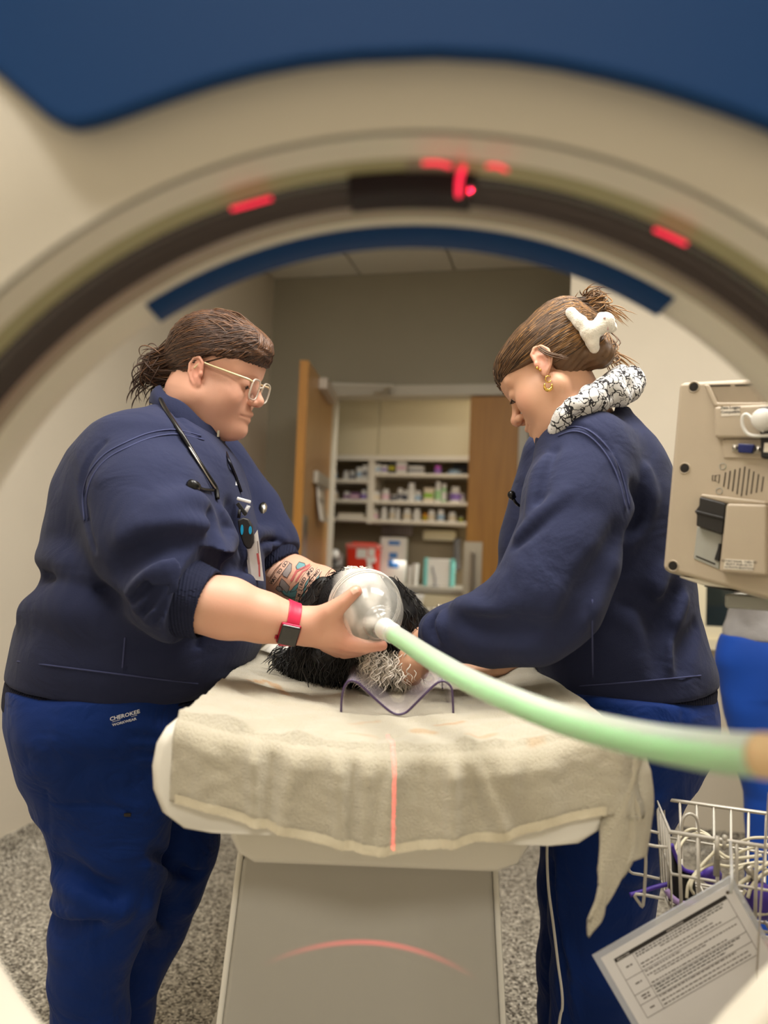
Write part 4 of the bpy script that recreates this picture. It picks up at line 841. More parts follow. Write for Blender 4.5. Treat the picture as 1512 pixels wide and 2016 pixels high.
def wob(p, s, a, seed=0.):
    """cheap smooth wobble for cloth"""
    return a*(np.sin(p[:, 0]*s+seed+2*np.sin(p[:, 2]*s*.7+seed))+np.sin(p[:, 1]*s*1.3+seed*2+1.5*np.sin(p[:, 2]*s*1.1))+np.sin(p[:, 2]*s*.9+1.3*np.sin(p[:, 0]*s*1.2+seed)))/3
M_navy = mat('navy_fleece', srgb(42, 47, 74), .85, var=.12, vscale=9, bump=.3, bscale=700, sheen=.06, spec=.12, wrinkle=.35, wscale=9)
M_navyr = mat('navy_rib', srgb(32, 36, 58), .85, bump=.25, bscale=600, spec=.2)
def ribbed(m, s, direction):
    nt = m.node_tree; L = nt.links.new; b = nt.nodes['Principled BSDF']; t = nt.nodes.new('ShaderNodeTexCoord'); w = nt.nodes.new('ShaderNodeTexWave'); w.inputs['Scale'].default_value = s; w.bands_direction = direction
    L(t.outputs['Object'], w.inputs['Vector']); bp = nt.nodes.new('ShaderNodeBump'); bp.inputs['Strength'].default_value = .7; bp.inputs['Distance'].default_value = .002; L(w.outputs['Fac'], bp.inputs['Height']); L(bp.outputs[0], b.inputs['Normal'])
ribbed(M_navyr, 60, 'X')
M_scrub = mat('scrub_blue', srgb(8, 42, 108), .72, var=.15, vscale=7, bump=.2, bscale=500, sheen=.05, spec=.2, wrinkle=.6, wscale=10)
M_eye = mat('eye_white', srgb(226, 216, 206), .15); M_iris = mat('iris', srgb(62, 46, 36), .12)
M_gold = mat('gold', srgb(226, 186, 96), .18, 1.0); M_blk = mat('black_rubber', srgb(16, 16, 17), .3, spec=.5); M_blkm = mat('black_matte', srgb(26, 25, 25), .6)
def eyes(hf, parent, lidz=.0095):
    for s in (-1, 1):
        b = MB(); b.sphere(to_w(hf, (.0745, s*.031, .0138)), .0112*hf['s'], 16); e = b.obj('eye', M_eye, parent)
        b = MB(); b.sphere(to_w(hf, (.0808, s*.031, .0098)), .0058*hf['s'], 12); b.obj('iris', M_iris, e)
def brows(hf, parent, m):
    ps = []
    for s in (-1, 1):
        for i in range(60):
            t = i/59; x = .088-.022*t**1.6; y = .012+.038*t; z = .034+.006*math.sin(t*2.4); j = rng.normal(0, .0012, 3)
            a = np.array([x+.001, s*y, z-.002])+j; ps.append([list(to_w(hf, a)), list(to_w(hf, a+np.array([-.001, s*.004, .003]))), list(to_w(hf, a+np.array([-.003, s*.009, .003])))])
    return strand_obj('eyebrows', ps, .0005, m, parent)
def lashes(hf, parent, m, z=.0098):
    ps = []
    for s in (-1, 1):
        for i in range(22):
            t = i/21; y = .021+.021*t; a = np.array([.0858-.02*abs(t-.45)**1.7*2, s*y, z+.0005]); ps.append([list(to_w(hf, a)), list(to_w(hf, a+np.array([.004, s*.001*(t-.3), -.0018]))), list(to_w(hf, a+np.array([.007, s*.002*(t-.3), -.0015])))])
    return strand_obj('eyelashes', ps, .0004, m, parent)
def scalp_path(c, r, d0, d1, n, lift, jit):
    """lock over an ellipsoid scalp between two directions, head-local"""
    d0 = np.asarray(d0, float); d1 = np.asarray(d1, float); out = []
    for i in range(n):
        t = i/(n-1); d = d0*(1-t)+d1*t; d /= np.linalg.norm(d); q = c+d*r*(1+lift*math.sin(math.pi*t)+jit*math.sin(7*t+jit*900)); out.append(q)
    return np.array(out)

def settle(paths, f, lift, c0):
    """slide locks along rays from the head centre until they lie on the hair surface"""
    n = [len(p) for p in paths]; p = np.concatenate([np.asarray(q, float) for q in paths]); c0 = A3(c0); d = p-c0; d /= np.linalg.norm(d, axis=1)[:, None]; lo_ = np.full(len(p), .03); hi_ = np.full(len(p), .19)
    for _ in range(11):
        m = (lo_+hi_)/2; ins = f(c0+d*m[:, None]) < 0; lo_ = np.where(ins, m, lo_); hi_ = np.where(ins, hi_, m)
    p = c0+d*((lo_+hi_)/2+lift)[:, None]; return [list(map(list, a)) for a in np.split(p, np.cumsum(n)[:-1])]
def seam(name, f, path, m, parent, r=.0013, push=-.0002):
    b = MB(); b.tube(smooth_path([surf(f, x, y, push=push) for x, y in path], 5), r, 6); return b.obj(name, m, parent)
M_seam = mat('navy_seam', srgb(62, 68, 108), .8)
# ================================================================ woman in glasses holding the mask
wA = thing('person', 'woman in clear glasses, navy quarter-zip and blue scrub trousers holding the mask', 'person', P(200, 1700, 1.46)*1); wA.location.z = 0
hfA = head_frame((-.3373, 1.4583, 1.4818), (math.cos(R(7)), -math.sin(R(7)), 0), R(18.7), R(5.1), .925)
neckA = [P(385, 780, 1.475), P(345, 880, 1.47)]
def fA_head(p):
    q = to_l(hfA, p); d = head_sdf(q, dict(fat=.012, crown=-.008))*hfA['s']; d = smin(d, s_cap(p, neckA[0], neckA[1], .060, .048), .035); return smin(d, ear_sdf(q)*hfA['s'], .004)
# near arm and hand (her right), far arm (her left)
foreN = [P(398, 1188, 1.19), P(450, 1198, 1.20), P(520, 1216, 1.215), P(566, 1227, 1.225), P(600, 1233, 1.23)]; rN = [.047, .0455, .037, .0285, .027]
def hand_near(p):
    d = s_chain(p, foreN, rN, .02)
    d = smin(d, s_cap(p, P(612, 1236, 1.235), P(650, 1240, 1.235), .027, .028), .02)
    d = smin(d, s_cap(p, P(640, 1252, 1.24), P(668, 1262, 1.245), .02, .019), .015)
    d = smin(d, s_chain(p, [P(620, 1222, 1.225), P(650, 1206, 1.215), P(676, 1186, 1.21), P(701, 1164, 1.21)], [.021, .017, .0125, .0098]), .014)      # thumb
    d = smin(d, s_chain(p, [P(655, 1250, 1.228), P(684, 1266, 1.222), P(718, 1273, 1.222), P(753, 1271, 1.225)], [.017, .0135, .0112, .0085]), .010)   # index
    d = smin(d, s_chain(p, [P(655, 1262, 1.245), P(686, 1277, 1.255), P(716, 1277, 1.275), P(738, 1268, 1.29)], [.016, .0122, .0105, .0088]), .008)
    d = smin(d, s_chain(p, [P(650, 1268, 1.255), P(678, 1284, 1.275), P(706, 1282, 1.298), P(726, 1272, 1.312)], [.015, .0115, .0098, .0082]), .007)
    d = smin(d, s_chain(p, [P(642, 1268, 1.265), P(664, 1284, 1.288), P(686, 1282, 1.31), P(702, 1272, 1.322)], [.0135, .0098, .0084, .0072]), .007)
    # web between thumb and index, thumbnail bed, knuckle dents
    d = smin(d, s_cap(p, P(655, 1212, 1.225), P(668, 1244, 1.228), .011, .013), .018)
    return d
foreF = [P(532, 1128, 1.585), P(575, 1140, 1.575), P(630, 1156, 1.55), P(672, 1166, 1.52), P(694, 1172, 1.50)]; rF = [.049, .047, .040, .031, .029]
def hand_far(p):
    d = s_chain(p, foreF, rF, .02); d = smin(d, s_cap(p, P(700, 1176, 1.49), P(722, 1184, 1.46), .026, .026), .02)
    for k, (dx, dy, dd) in enumerate(((0, -16, 0), (6, -4, .006), (8, 8, .01), (4, 20, .014))):
        d = smin(d, s_chain(p, [P(724+dx, 1184+dy, 1.45+dd), P(744+dx, 1184+dy*1.4, 1.42+dd), P(756+dx, 1186+dy*1.5, 1.39+dd), P(760+dx, 1188+dy*1.5, 1.375+dd)], [.0125, .0108, .0095, .008]), .007)
    return smin(d, s_chain(p, [P(706, 1164, 1.48), P(718, 1150, 1.455), P(726, 1142, 1.43)], [.015, .012, .0095]), .01)
coreA = px_st([(885, 290, 400, .07), (920, 230, 430, .13), (1000, 170, 430, .16), (1150, 150, 440, .17), (1300, 110, 420, .18), (1400, 100, 330, .17)], 1.46)
armN = [P(285, 905, 1.33), P(310, 1040, 1.25), P(345, 1150, 1.2), P(400, 1188, 1.19)]; armF = [P(400, 915, 1.62), P(490, 1060, 1.62), P(532, 1128, 1.585)]
legsA = [[P(200, 1420, 1.36), P(205, 1660, 1.36), P(180, 1850, 1.36), P(166, 2020, 1.36), P(160, 2200, 1.36)], [P(290, 1420, 1.56), P(330, 1660, 1.58), P(280, 1850, 1.58), P(240, 2010, 1.58), P(225, 2110, 1.58)]]
def footz(c): 
    e = c[-1]; return c+[Vector((e.x, e.y, .09)), Vector((e.x+.13, e.y, .045))]
def fA_arms(p): return np.minimum(hand_near(p), hand_far(p))
def fA_body(p):
    d = s_loft(p, coreA); d = smin(d, s_chain(p, armN, [.06, .055, .05, .046]), .04); d = smin(d, s_chain(p, armF, [.06, .055, .048]), .04)
    for c in legsA: cc = footz(c); d = smin(d, s_chain(p, cc, [.10, .075, .06, .05, .045, .04, .035][:len(cc)]), .03)
    return smin(d, s_cap(p, neckA[0], neckA[1], .045, .045), .03)
o_ = Vector(hfA['o']); SKa = SK
def col_arm(v):
    c = np.tile(SK, (len(v), 1)); 
    for tip in (P(701, 1164, 1.21), P(753, 1271, 1.225), P(684, 1266, 1.222)): w = .4*np.exp(-(np.linalg.norm(v-A3(tip), axis=1)/.02)**2)[:, None]; c = c*(1-w)+BLUSH*w
    return c
bA = build_body('body', wA, [(fA_head, o_-Vector((.16, .16, .2)), o_+Vector((.17, .16, .19)), .0017), (fA_arms, (-.40, 1.1, .85), (.06, 1.72, 1.24), .0028), (fA_body, (-.78, 1.1, -.01), (.06, 1.86, 1.42), .009)], [lambda v: skin_col(to_l(hfA, v), blush=.2), col_arm, col_arm])
bvA = bvh_of(bA)
eyes(hfA, wA)
# thumbnail
nv, nf = grid2(-.0055, .0055, -.006, .006, 6, 6); nv = [(x, y) for x, y in nv]
decal('thumbnail', nv, nf, P(697, 1162, 1.195), _r*.85+_u*.5, _u*.85-_r*.5, bvA, mat('nail', srgb(236, 188, 168), .25), wA, .0005)
# hair
M_hA = mat('brown_hair', srgb(64, 44, 34), .38, var=.35, vscale=60, bump=.4, bscale=900, spec=.5); M_hA2 = mat('brown_hair_light', srgb(104, 72, 50), .35, var=.3, vscale=50); M_hA3 = mat('brown_hair_dark', srgb(40, 27, 21), .4)
brows(hfA, wA, M_hA); lashes(hfA, wA, M_hA3)
cH = np.array([-.012, 0, .052]); rH = np.array([.106, .083, .088])
def fA_hair(p):
    q = to_l(hfA, p); d = s_ell(q, cH, rH); x, z = q[:, 0], q[:, 2]
    reg = smin(-(z-(.042+.26*np.maximum(x, 0)+.0022*np.sin(x*260)+.0012*np.sin(x*610))), np.maximum(x+.016, -(z+.052+.3*(x+.05))), .012); d = smax(d, reg, .008)
    d = smin(d, s_ell(q, (.058, -.012, .090), (.040, .054, .030)), .035)           # swept fringe
    d = smin(d, s_cap(q, (-.09, 0, .01), (-.108, 0, -.004), .03, .022), .03)
    d = d+.0012*np.sin(z*420+x*160)*1.0; return smin(d*hfA['s'], s_ell(q, (-.130, .0, -.018), (.030, .032, .036))*hfA['s'], .012)
sdf_obj('hair', fA_hair, o_-Vector((.22, .17, .17)), o_+Vector((.19, .17, .19)), .0026, M_hA, wA, it=1)
tie = np.array([-.104, 0, -.004]); dtie = (tie-cH)/rH; ps = []; ps2 = []
for i in range(1500):
    a = rng.uniform(-1.5, 1.5); el = rng.uniform(-.15, 1.35)
    d0 = np.array([math.cos(el)*math.cos(a), math.sin(a)*math.cos(el), math.sin(el)]); q0 = cH+d0*rH
    if q0[2] < .046+.26*max(q0[0], 0) and q0[0] > -.02: continue
    pth = scalp_path(cH, rH*(1.0+rng.uniform(0, .022)), d0, dtie/np.linalg.norm(dtie)+rng.normal(0, .08, 3), 16, rng.uniform(0, .03), rng.uniform(0, .006)); (ps if rng.random() < .72 else ps2).append([list(to_w(hfA, q)) for q in pth])
cwA = to_w(hfA, (.0, 0, .058)); ps = settle(ps, fA_hair, .0004, cwA); ps2 = settle(ps2, fA_hair, .0007, cwA)
fr1, fr2 = [], []
# fringe sweeping forward then back over the near temple
for i in range(240):
    u = rng.uniform(-1, 1); v = rng.uniform(0, 1); j = rng.normal(0, .002, 3)
    pts = [np.array([.005+.02*v, .01+.02*u, .141]), np.array([.062+.012*v, -.012+.02*u, .124-.01*v]), np.array([.094+.016*v, -.03+.03*u, .103-.012*v]), np.array([.092-.004*v, -.056-.008*v, .086-.012*v]), np.array([.055, -.078-.003*v, .070-.014*v]), np.array([.0, -.087, .052-.010*v]), np.array([-.06, -.066, .02])]
    k = 7 if rng.random() < .8 else 4
    q = smooth_path([to_w(hfA, a+j) for a in pts[:k]], 4); (fr2 if rng.random() < .55 else fr1).append([list(a) for a in q])
ps += settle(fr1, fA_hair, .0010, cwA); ps2 += settle(fr2, fA_hair, .0014, cwA)
for i in range(150):   # bun loops
    c = np.array([-.132, 0, -.018])+rng.normal(0, .008, 3); r1 = rng.uniform(.018, .036); ax = rng.normal(0, 1, 3); ax /= np.linalg.norm(ax); e1 = np.cross(ax, [.2, .5, .8]); e1 /= np.linalg.norm(e1); e2 = np.cross(ax, e1); a0 = rng.uniform(0, 6.28); sp_ = rng.uniform(1.5, 4)
    (ps if rng.random() < .6 else ps2).append([list(to_w(hfA, c+r1*(e1*math.cos(a0+t*sp_)+e2*math.sin(a0+t*sp_)*1.1))) for t in np.linspace(0, 1, 14)])
for i in range(26):   # loose wisps below the bun
    a = np.array([-.135, 0, -.03])+rng.normal(0, .014, 3); dn = np.array([rng.uniform(-.03, .02), rng.uniform(-.02, .02), -rng.uniform(.03, .07)])
    ps.append([list(to_w(hfA, a+dn*t+np.array([-.016*math.sin(t*2.6), 0, 0]))) for t in np.linspace(0, 1, 10)])
for i in range(60):   # fine locks crossing the hairline at the temple
    x0 = rng.uniform(-.005, .085); y0 = -.083+.35*max(0, x0-.03); a = np.array([x0, y0, .056+.26*max(x0, 0)]); dn = np.array([rng.uniform(-.022, -.006), rng.uniform(-.004, .002), -rng.uniform(.008, .02)])
    (ps if i % 2 else ps2).append([list(to_w(hfA, a+dn*t+np.array([-.004*t*t, 0, 0]))) for t in np.linspace(0, 1, 7)])
for i in range(30):   # flyaways
    a = rng.uniform(-1.2, 1.2); el = rng.uniform(.4, 1.4); d0 = np.array([math.cos(el)*math.cos(a), math.sin(a)*math.cos(el), math.sin(el)]); pth = scalp_path(cH, rH*1.02, d0, d0+np.array([-.5, rng.uniform(-.2, .2), .05]), 9, rng.uniform(.03, .08), 0); ps2.append([list(to_w(hfA, q)) for q in pth])
rr = lambda n, a, b: list(rng.uniform(a, b, n))
strand_obj('hair_locks', ps, rr(len(ps), .0008, .0016), M_hA, wA); strand_obj('hair_highlights', ps2, rr(len(ps2), .0006, .0012), M_hA2, wA)
b = MB(); b.tube([to_w(hfA, (-.104+.004*math.sin(w*2), .022*math.cos(w), -.004+.024*math.sin(w))) for w in np.linspace(0, 6.28, 22, endpoint=False)], .003, 8, closed=True); b.obj('hair_tie', M_blk, wA)
# clear glasses
gA = None; M_gf = mat('clear_frame', (.96, .90, .80), .06, trans=.55, ior=1.3, spec=.8, coat=.6); M_lens = mat('lens', (.8, .8, .8), .02, alpha=.10, coat=.3)
gl_ = []
for s in (-1, 1):
    pts = [(math.copysign(abs(math.cos(w))**.6, math.cos(w))*.0245, math.copysign(abs(math.sin(w))**.6, math.sin(w))*.0205) for w in np.linspace(0, 6.283, 36, endpoint=False)]
    b = MB(); b.tube([to_w(hfA, (.1015-.16*abs(x+.004*0)*0-.10*(z)*.35, s*(.034+x), .010+z)) for x, z in pts], .0017*1.05, 8, closed=True); g_ = b.obj('glasses_frame', M_gf, wA)
    b = MB(); b.v = [tuple(to_w(hfA, (.1015-.035*z, s*(.034+x*.97), .010+z*.97))) for x, z in pts]; b.f = [tuple(range(36))]; b.obj('lens', M_lens, g_, smooth=False)
    b = MB(); b.tube(smooth_path([to_w(hfA, q) for q in ((.1, s*.0585, .0235), (.092, s*.066, .025), (.06, s*.073, .025), (.02, s*.078, .025), (-.004, s*.079, .024), (-.016, s*.077, .008))], 5), .0021, 8); b.obj('temple_arm', mat('champagne_arm', srgb(232, 212, 168), .22, .3), g_)
b = MB(); b.tube(smooth_path([to_w(hfA, q) for q in ((.101, -.0115, .016), (.1045, 0, .0195), (.101, .0115, .016))], 5), .0018, 8); b.obj('glasses_bridge', M_gf, wA)
# sweatshirt
torA = px_st([(806, 285, 350, .06), (830, 232, 388, .125), (860, 180, 428, .175), (905, 132, 466, .195), (960, 106, 487, .215), (1020, 92, 502, .22), (1080, 84, 514, .225), (1118, 88, 520, .228), (1150, 80, 523, .235), (1200, 52, 522, .245), (1250, 34, 517, .25), (1290, 24, 500, .25), (1330, 18, 462, .245), (1365, 16, 418, .24), (1420, 18, 366, .235)], 1.46)
torA[:, 3] *= .938; torA[:, 1] += .012
slN = [P(268, 938, 1.335), P(290, 1000, 1.275), P(312, 1070, 1.235), P(338, 1140, 1.205), P(366, 1176, 1.195), P(392, 1186, 1.19)]; slNr = [.098, .099, .095, .082, .066, .058]
slF = [P(415, 925, 1.64), P(480, 1010, 1.64), P(520, 1075, 1.61), P(540, 1112, 1.59)]; slFr = [.085, .075, .066, .056]
hemA = (P(14, 1308, 1.46), P(392, 1352, 1.46)); eA = (hemA[1]-hemA[0]).normalized(); nA_ = Vector((-eA.z, 0, eA.x)).normalized(); nA_ = nA_ if nA_.z > 0 else -nA_
def cutA(p, sh): return -((p-A3(hemA[0])) @ A3(nA_)+sh)
def fA_sw0(p):
    d = s_loft(p, torA, expo=2.15); d = smin(d, s_chain(p, slN, slNr, .03), .035); d = smin(d, s_chain(p, slF, slFr, .03), .03); return d
sw_f = [([(205, 872), (168, 920), (158, 970), (168, 1020), (186, 1080)], .006, -1, .012, .0), ([(90, 1128), (140, 1142), (195, 1166), (240, 1196)], .012, -1, .03, 0.), ([(84, 1100), (130, 1108), (180, 1130)], .016, 1, .03, .008),
 ([(258, 1168), (300, 1128), (350, 1098), (420, 1080)], .018, 1, .012, .005), ([(272, 1195), (310, 1150), (360, 1122), (425, 1108)], .016, 1, .011, .005), ([(292, 1218), (325, 1172), (370, 1146), (428, 1128)], .015, 1, .010, .005), ([(318, 1226), (342, 1190), (372, 1166), (420, 1150)], .013, 1, .009, .004),
 ([(265, 1180), (308, 1138), (355, 1110), (420, 1094)], .009, -1, .010, 0.), ([(284, 1206), (318, 1162), (365, 1134), (424, 1118)], .009, -1, .010, 0.), ([(306, 1222), (335, 1182), (372, 1155), (424, 1139)], .006, -1, .012, 0.),
 ([(250, 1060), (300, 1040), (370, 1035), (415, 1048)], .014, 1, .03, .008), ([(320, 1000), (370, 985), (412, 1000)], .012, 1, .03, .007), ([(235, 1120), (280, 1090), (340, 1075), (410, 1065)], .012, -1, .03, 0.),
 ([(418, 1010), (424, 1060), (430, 1110)], .010, -1, .02, 0.), ([(432, 1010), (446, 1060), (440, 1110)], .014, 1, .025, .006), ([(455, 1000), (470, 1050), (480, 1090)], .01, -1, .025, 0.), ([(440, 1130), (470, 1128), (505, 1120)], .012, -1, .025, 0.), ([(440, 1150), (470, 1152), (510, 1150)], .014, 1, .03, .006),
 ([(508, 1050), (530, 1052), (556, 1062)], .012, 1, .016, .005), ([(512, 1068), (535, 1070), (562, 1080)], .006, -1, .012, 0), ([(516, 1080), (540, 1084), (566, 1094)], .011, 1, .014, .005),
 ([(330, 800), (372, 840), (392, 862)], .006, -1, .012, 0.), ([(60, 1200), (150, 1196), (250, 1230)], .02, 1, .05, .015), ([(250, 1260), (250, 1310), (245, 1350)], .002, -1, .006, 0.)]
fA_swf = with_folds(fA_sw0, sw_f); neck_hole = [P(385, 770, 1.475), P(352, 868, 1.47)]
def fA_sw(p):
    d = fA_swf(p)+wob(p, 34, .0032, 1.); d = smax(d, cutA(p, .0), .006); d = smax(d, -s_cap(p, neck_hole[0], neck_hole[1], .060, .046), .006)
    for a_, c_, hb in ((P(372, 1179, 1.196), P(412, 1191, 1.19), .085), (P(538, 1109, 1.589), P(548, 1122, 1.583), .075)):
        ax = (c_-a_).normalized(); d = smax(d, -s_box(p, a_+ax*.06, (.06, hb, hb), frame(ax, (0, 1, 0))), .004)
    return d
swA = sdf_obj('sweatshirt', fA_sw, (-.80, 1.05, .72), (.06, 1.86, 1.46), .0036, M_navy, wA)
def fA_hem(p):
    d = s_loft(p, torA, expo=2.15)+.004+wob(p, 30, .003, 2.); return smax(smax(d, cutA(p, .052), .006), -cutA(p, .001), .004)
sdf_obj('ribbed_hem', fA_hem, (-.80, 1.1, .66), (.06, 1.86, 1.02), .004, M_navyr, wA)
M_cuffr = mat('navy_cuff', srgb(40, 45, 78), .85, spec=.2); ribbed(M_cuffr, 70, 'Z')
def fA_cuff(p):
    d = s_cap(p, P(360, 1175, 1.196), P(412, 1191, 1.19), .064, .0550); d = smax(d, -s_cap(p, P(360, 1176, 1.196), P(440, 1200, 1.19), .0555, .048), .002)
    ax = (P(412, 1191, 1.19)-P(368, 1178, 1.196)).normalized(); t = (p-A3(P(368, 1178, 1.196))) @ A3(ax); L_ = (P(412, 1191, 1.19)-P(368, 1178, 1.196)).length; d = smax(d, t-L_, .003); d = smax(d, -t-.012, .003); ang = np.arctan2(*( (p-A3(P(390, 1184, 1.193))) @ np.array(frame(ax, (0, 1, 0)))[:, 1:]).T); return d+.0008*np.sin(ang*90)
sdf_obj('cuff', fA_cuff, P(390, 1185, 1.19)-Vector((.1, .1, .1)), P(390, 1185, 1.19)+Vector((.1, .1, .1)), .002, M_navyr, wA)
def fA_cuff2(p):
    a_, c_ = P(534, 1104, 1.59), P(548, 1122, 1.583); d = s_cap(p, a_, c_, .060, .054); ax = A3((c_-a_).normalized()); t = (p-A3(a_)) @ ax; d = smax(d, t-(c_-a_).length, .003); d = smax(d, -t-.012, .003); ang = np.arctan2(*((p-A3(a_)) @ np.array(frame(ax, (0, 1, 0)))[:, 1:]).T); return d+.0007*np.sin(ang*90)
sdf_obj('cuff', fA_cuff2, P(540, 1112, 1.585)-Vector((.1, .1, .1)), P(540, 1112, 1.585)+Vector((.1, .1, .1)), .0022, M_navyr, wA)
# stand collar: ring from the base line up to the open top edge
def ring(c, e1, e2, r1, r2, n): return [c+e1*(r1*math.cos(w))+e2*(r2*math.sin(w)) for w in n]
ws = np.linspace(R(14), R(346), 60); axC = Vector((.5, -.1, 1)).normalized(); 
fx = (P(436, 852, 1.47)-P(322, 768, 1.47)); cT = (P(436, 852, 1.47)+P(322, 768, 1.47))/2; fx0 = (P(428, 925, 1.46)-P(302, 792, 1.47)); cB = (P(428, 925, 1.46)+P(302, 792, 1.47))/2
b = MB(); nl = 8
for k in range(nl+1):
    t = k/nl; c = cB.lerp(cT, t); e1 = fx0.lerp(fx, t); r1 = e1.length/2; e1 = e1.normalized(); e2 = Vector((0, 1, 0)); bul = .006*math.sin(math.pi*t)
    for w in ws: q = c+e1*((r1+bul)*math.cos(w))+e2*((.080-.006*t+bul)*math.sin(w)); b.v.append(tuple(q+Vector((0, 0, .004*math.sin(w*5+t*3)))))
n = len(ws); b.f = [(k*n+i, k*n+i+1, (k+1)*n+i+1, (k+1)*n+i) for k in range(nl) for i in range(n-1)]
o = b.obj('collar', M_navy, wA); m_ = o.modifiers.new('s', 'SOLIDIFY'); m_.thickness = .009; m_.offset = 0; o.modifiers.new('b', 'SUBSURF').levels = 1
b = MB(); b.tube([Vector(b_) for b_ in [o.data.vertices[k*n].co[:] for k in range(nl+1)]], .0022, 6); b.obj('zip', mat('zip_dark', srgb(30, 32, 44), .3, .6), wA)
b = MB(); q = surf(fA_sw, 452, 905); b.tube(smooth_path([surf(fA_sw, x, y, push=-.004) for x, y in ((432, 858), (448, 900), (463, 935), (475, 968))], 5), .003, 6); b.obj('zip', _M['zip_dark'], wA)
b = MB(); b.box(P(430, 853, 1.43), (.004, .003, .014)); b.obj('zip_pull', M_steel, wA, smooth=False)
# little white chest mark
bvS = bvh_of(swA)
def put(name, v, f, px, py, m, par, f0, ex=None, ey=None, lift=.0008, lab=None):
    q = surf(f0, px, py); ex = ex or _r; ey = ey or _u; return decal(name, v, f, q, ex, ey, bvS if f0 is fA_sw else None, m, par, lift, .06, lab)
M_wpr = mat('white_print', srgb(225, 228, 235), .6)
v = []; f = []
for pts in (((-.006, .002), (.006, .004)), ((-.003, .006), (-.002, -.006)), ((.002, .006), (.003, -.005)), ((-.005, -.002), (.001, .001), (.006, -.003))):
    vv, ff = ribbon2(pts, .0018, 1); f += [tuple(i+len(v) for i in x) for x in ff]; v += vv
put('chest_mark', v, f, 473, 950, M_wpr, wA, fA_sw, lab='small white stitched mark')
for pth in ([(396, 858), (345, 846), (295, 852), (245, 872), (205, 895), (176, 930), (163, 975), (166, 1025)], [(402, 866), (350, 855), (300, 861), (250, 881), (211, 903), (183, 936), (170, 977), (173, 1025)], [(246, 1255), (243, 1290), (241, 1315)], [(34, 1302), (90, 1309), (160, 1318), (240, 1328), (320, 1338), (390, 1346)]): seam('stitched_seam', fA_sw, pth, M_seam, wA)
# trousers
nLg = [(205, 1425, .15), (203, 1500, .13), (208, 1580, .113), (207, 1650, .101), (202, 1740, .09), (182, 1830, .081), (165, 1920, .070), (165, 2016, .064), (163, 2200, .058)]
fLg = [(280, 1430, .12), (320, 1560, .11), (336, 1660, .094), (318, 1750, .082), (290, 1820, .076), (258, 1900, .068), (240, 2000, .06), (228, 2110, .056)]
hipA = px_st([(1330, 22, 420, .235), (1400, 20, 372, .235), (1450, 28, 362, .22), (1500, 52, 350, .20), (1540, 74, 345, .18)], 1.46)
hipA[:, 3] *= .95; hipA[:, 1] += .01; nLg = [(x+12, y, r*.93) for x, y, r in nLg]
def legch(L_, d): 
    pts = [P(x, y, d) for x, y, _ in L_]; rs = [r for *_, r in L_]; e = pts[-1]
    if e.z > .12: pts.append(Vector((e.x-.01, e.y, .10))); rs.append(rs[-1]*.95)
    return pts, rs
ln, rn_ = legch(nLg, 1.35); lf, rf_ = legch(fLg, 1.58)
def fA_tr0(p):
    d = s_loft(p, hipA); d = smin(d, s_chain(p, ln, rn_, .03), .05); d = smin(d, s_chain(p, lf, rf_, .03), .05); d = smax(d, p[:, 2]-A3(P(200, 1330, 1.46))[2], .01); return smax(d, .08-p[:, 2], .01)
tr_f = [([(97, 1360), (98, 1430), (95, 1500), (94, 1600), (108, 1700)], .002, -1, .005, 0), ([(262, 1395), (264, 1470), (258, 1560), (256, 1600)], .002, -1, .005, 0), ([(100, 1408), (180, 1412), (262, 1395)], .0025, -1, .005, 0), ([(96, 1580), (180, 1588), (258, 1595)], .0025, -1, .005, 0),
 ([(110, 1780), (150, 1800), (220, 1795)], .018, 1, .03, .008), ([(105, 1815), (150, 1822), (200, 1810)], .012, -1, .03, 0), ([(110, 1730), (160, 1752), (240, 1790)], .014, 1, .03, .008), ([(115, 1700), (150, 1715), (230, 1760)], .01, -1, .03, 0), ([(270, 1430), (300, 1436), (330, 1440)], .006, 1, .014, .002), ([(268, 1462), (300, 1466), (330, 1470)], .006, 1, .014, .002), ([(268, 1495), (300, 1498), (330, 1502)], .006, 1, .014, .002), ([(290, 1700), (330, 1740), (372, 1790)], .012, 1, .025, .006), ([(300, 1680), (350, 1710), (395, 1725)], .01, -1, .02, 0.), ([(290, 1780), (300, 1850), (300, 1950)], .012, 1, .03, .006)]
fA_trf = with_folds(fA_tr0, tr_f); fA_tr = lambda p: fA_trf(p)+wob(p, 22, .005, 3.)+wob(p, 55, .0015, 5.)
trA = sdf_obj('scrub_trousers', fA_tr, (-.80, 1.05, .05), (.06, 1.86, .98), .0045, M_scrub, wA)
bvT = bvh_of(trA); ql = surf(fA_tr, 245, 1414); exl = (_r*.98+_u*.17).normalized()
for body, size, dy in (('CHEROKEE', .0082, .004), ('WORKWEAR', .0056, -.006)):
    v, f = text_mesh(body, size, bold=True); decal('brand_lettering', v, f, ql+_u*dy, exl, _u, bvT, M_wpr, wA, .0012, .06, 'white brand lettering on the pocket')
v, f = ribbon2([(-.017, -.0008), (.017, -.0008)], .0006); decal('label_rule', v, f, ql, exl, _u, bvT, M_wpr, wA, .0012, .06)
q = surf(fA_tr, 252, 1603); b = MB(); b.box(q-_f*.002, (.011, .004, .005)); b.obj('pocket_rivet', mat('dark_metal', srgb(60, 56, 54), .4, .8), wA, smooth=False)
for c, s_ in ((legsA[0], 1), (legsA[1], 1)):
    e = footz(c)[-2]; M_shoe = mat('shoe_black', srgb(30, 30, 34), .5)
    sdf_obj('shoe', lambda p, e=e: smin(s_ell(p, (e.x+.02, e.y, .05), (.06, .048, .05)), s_ell(p, (e.x+.12, e.y, .035), (.085, .045, .036)), .04), (e.x-.1, e.y-.1, -.0), (e.x+.24, e.y+.1, .14), .005, M_shoe, wA)
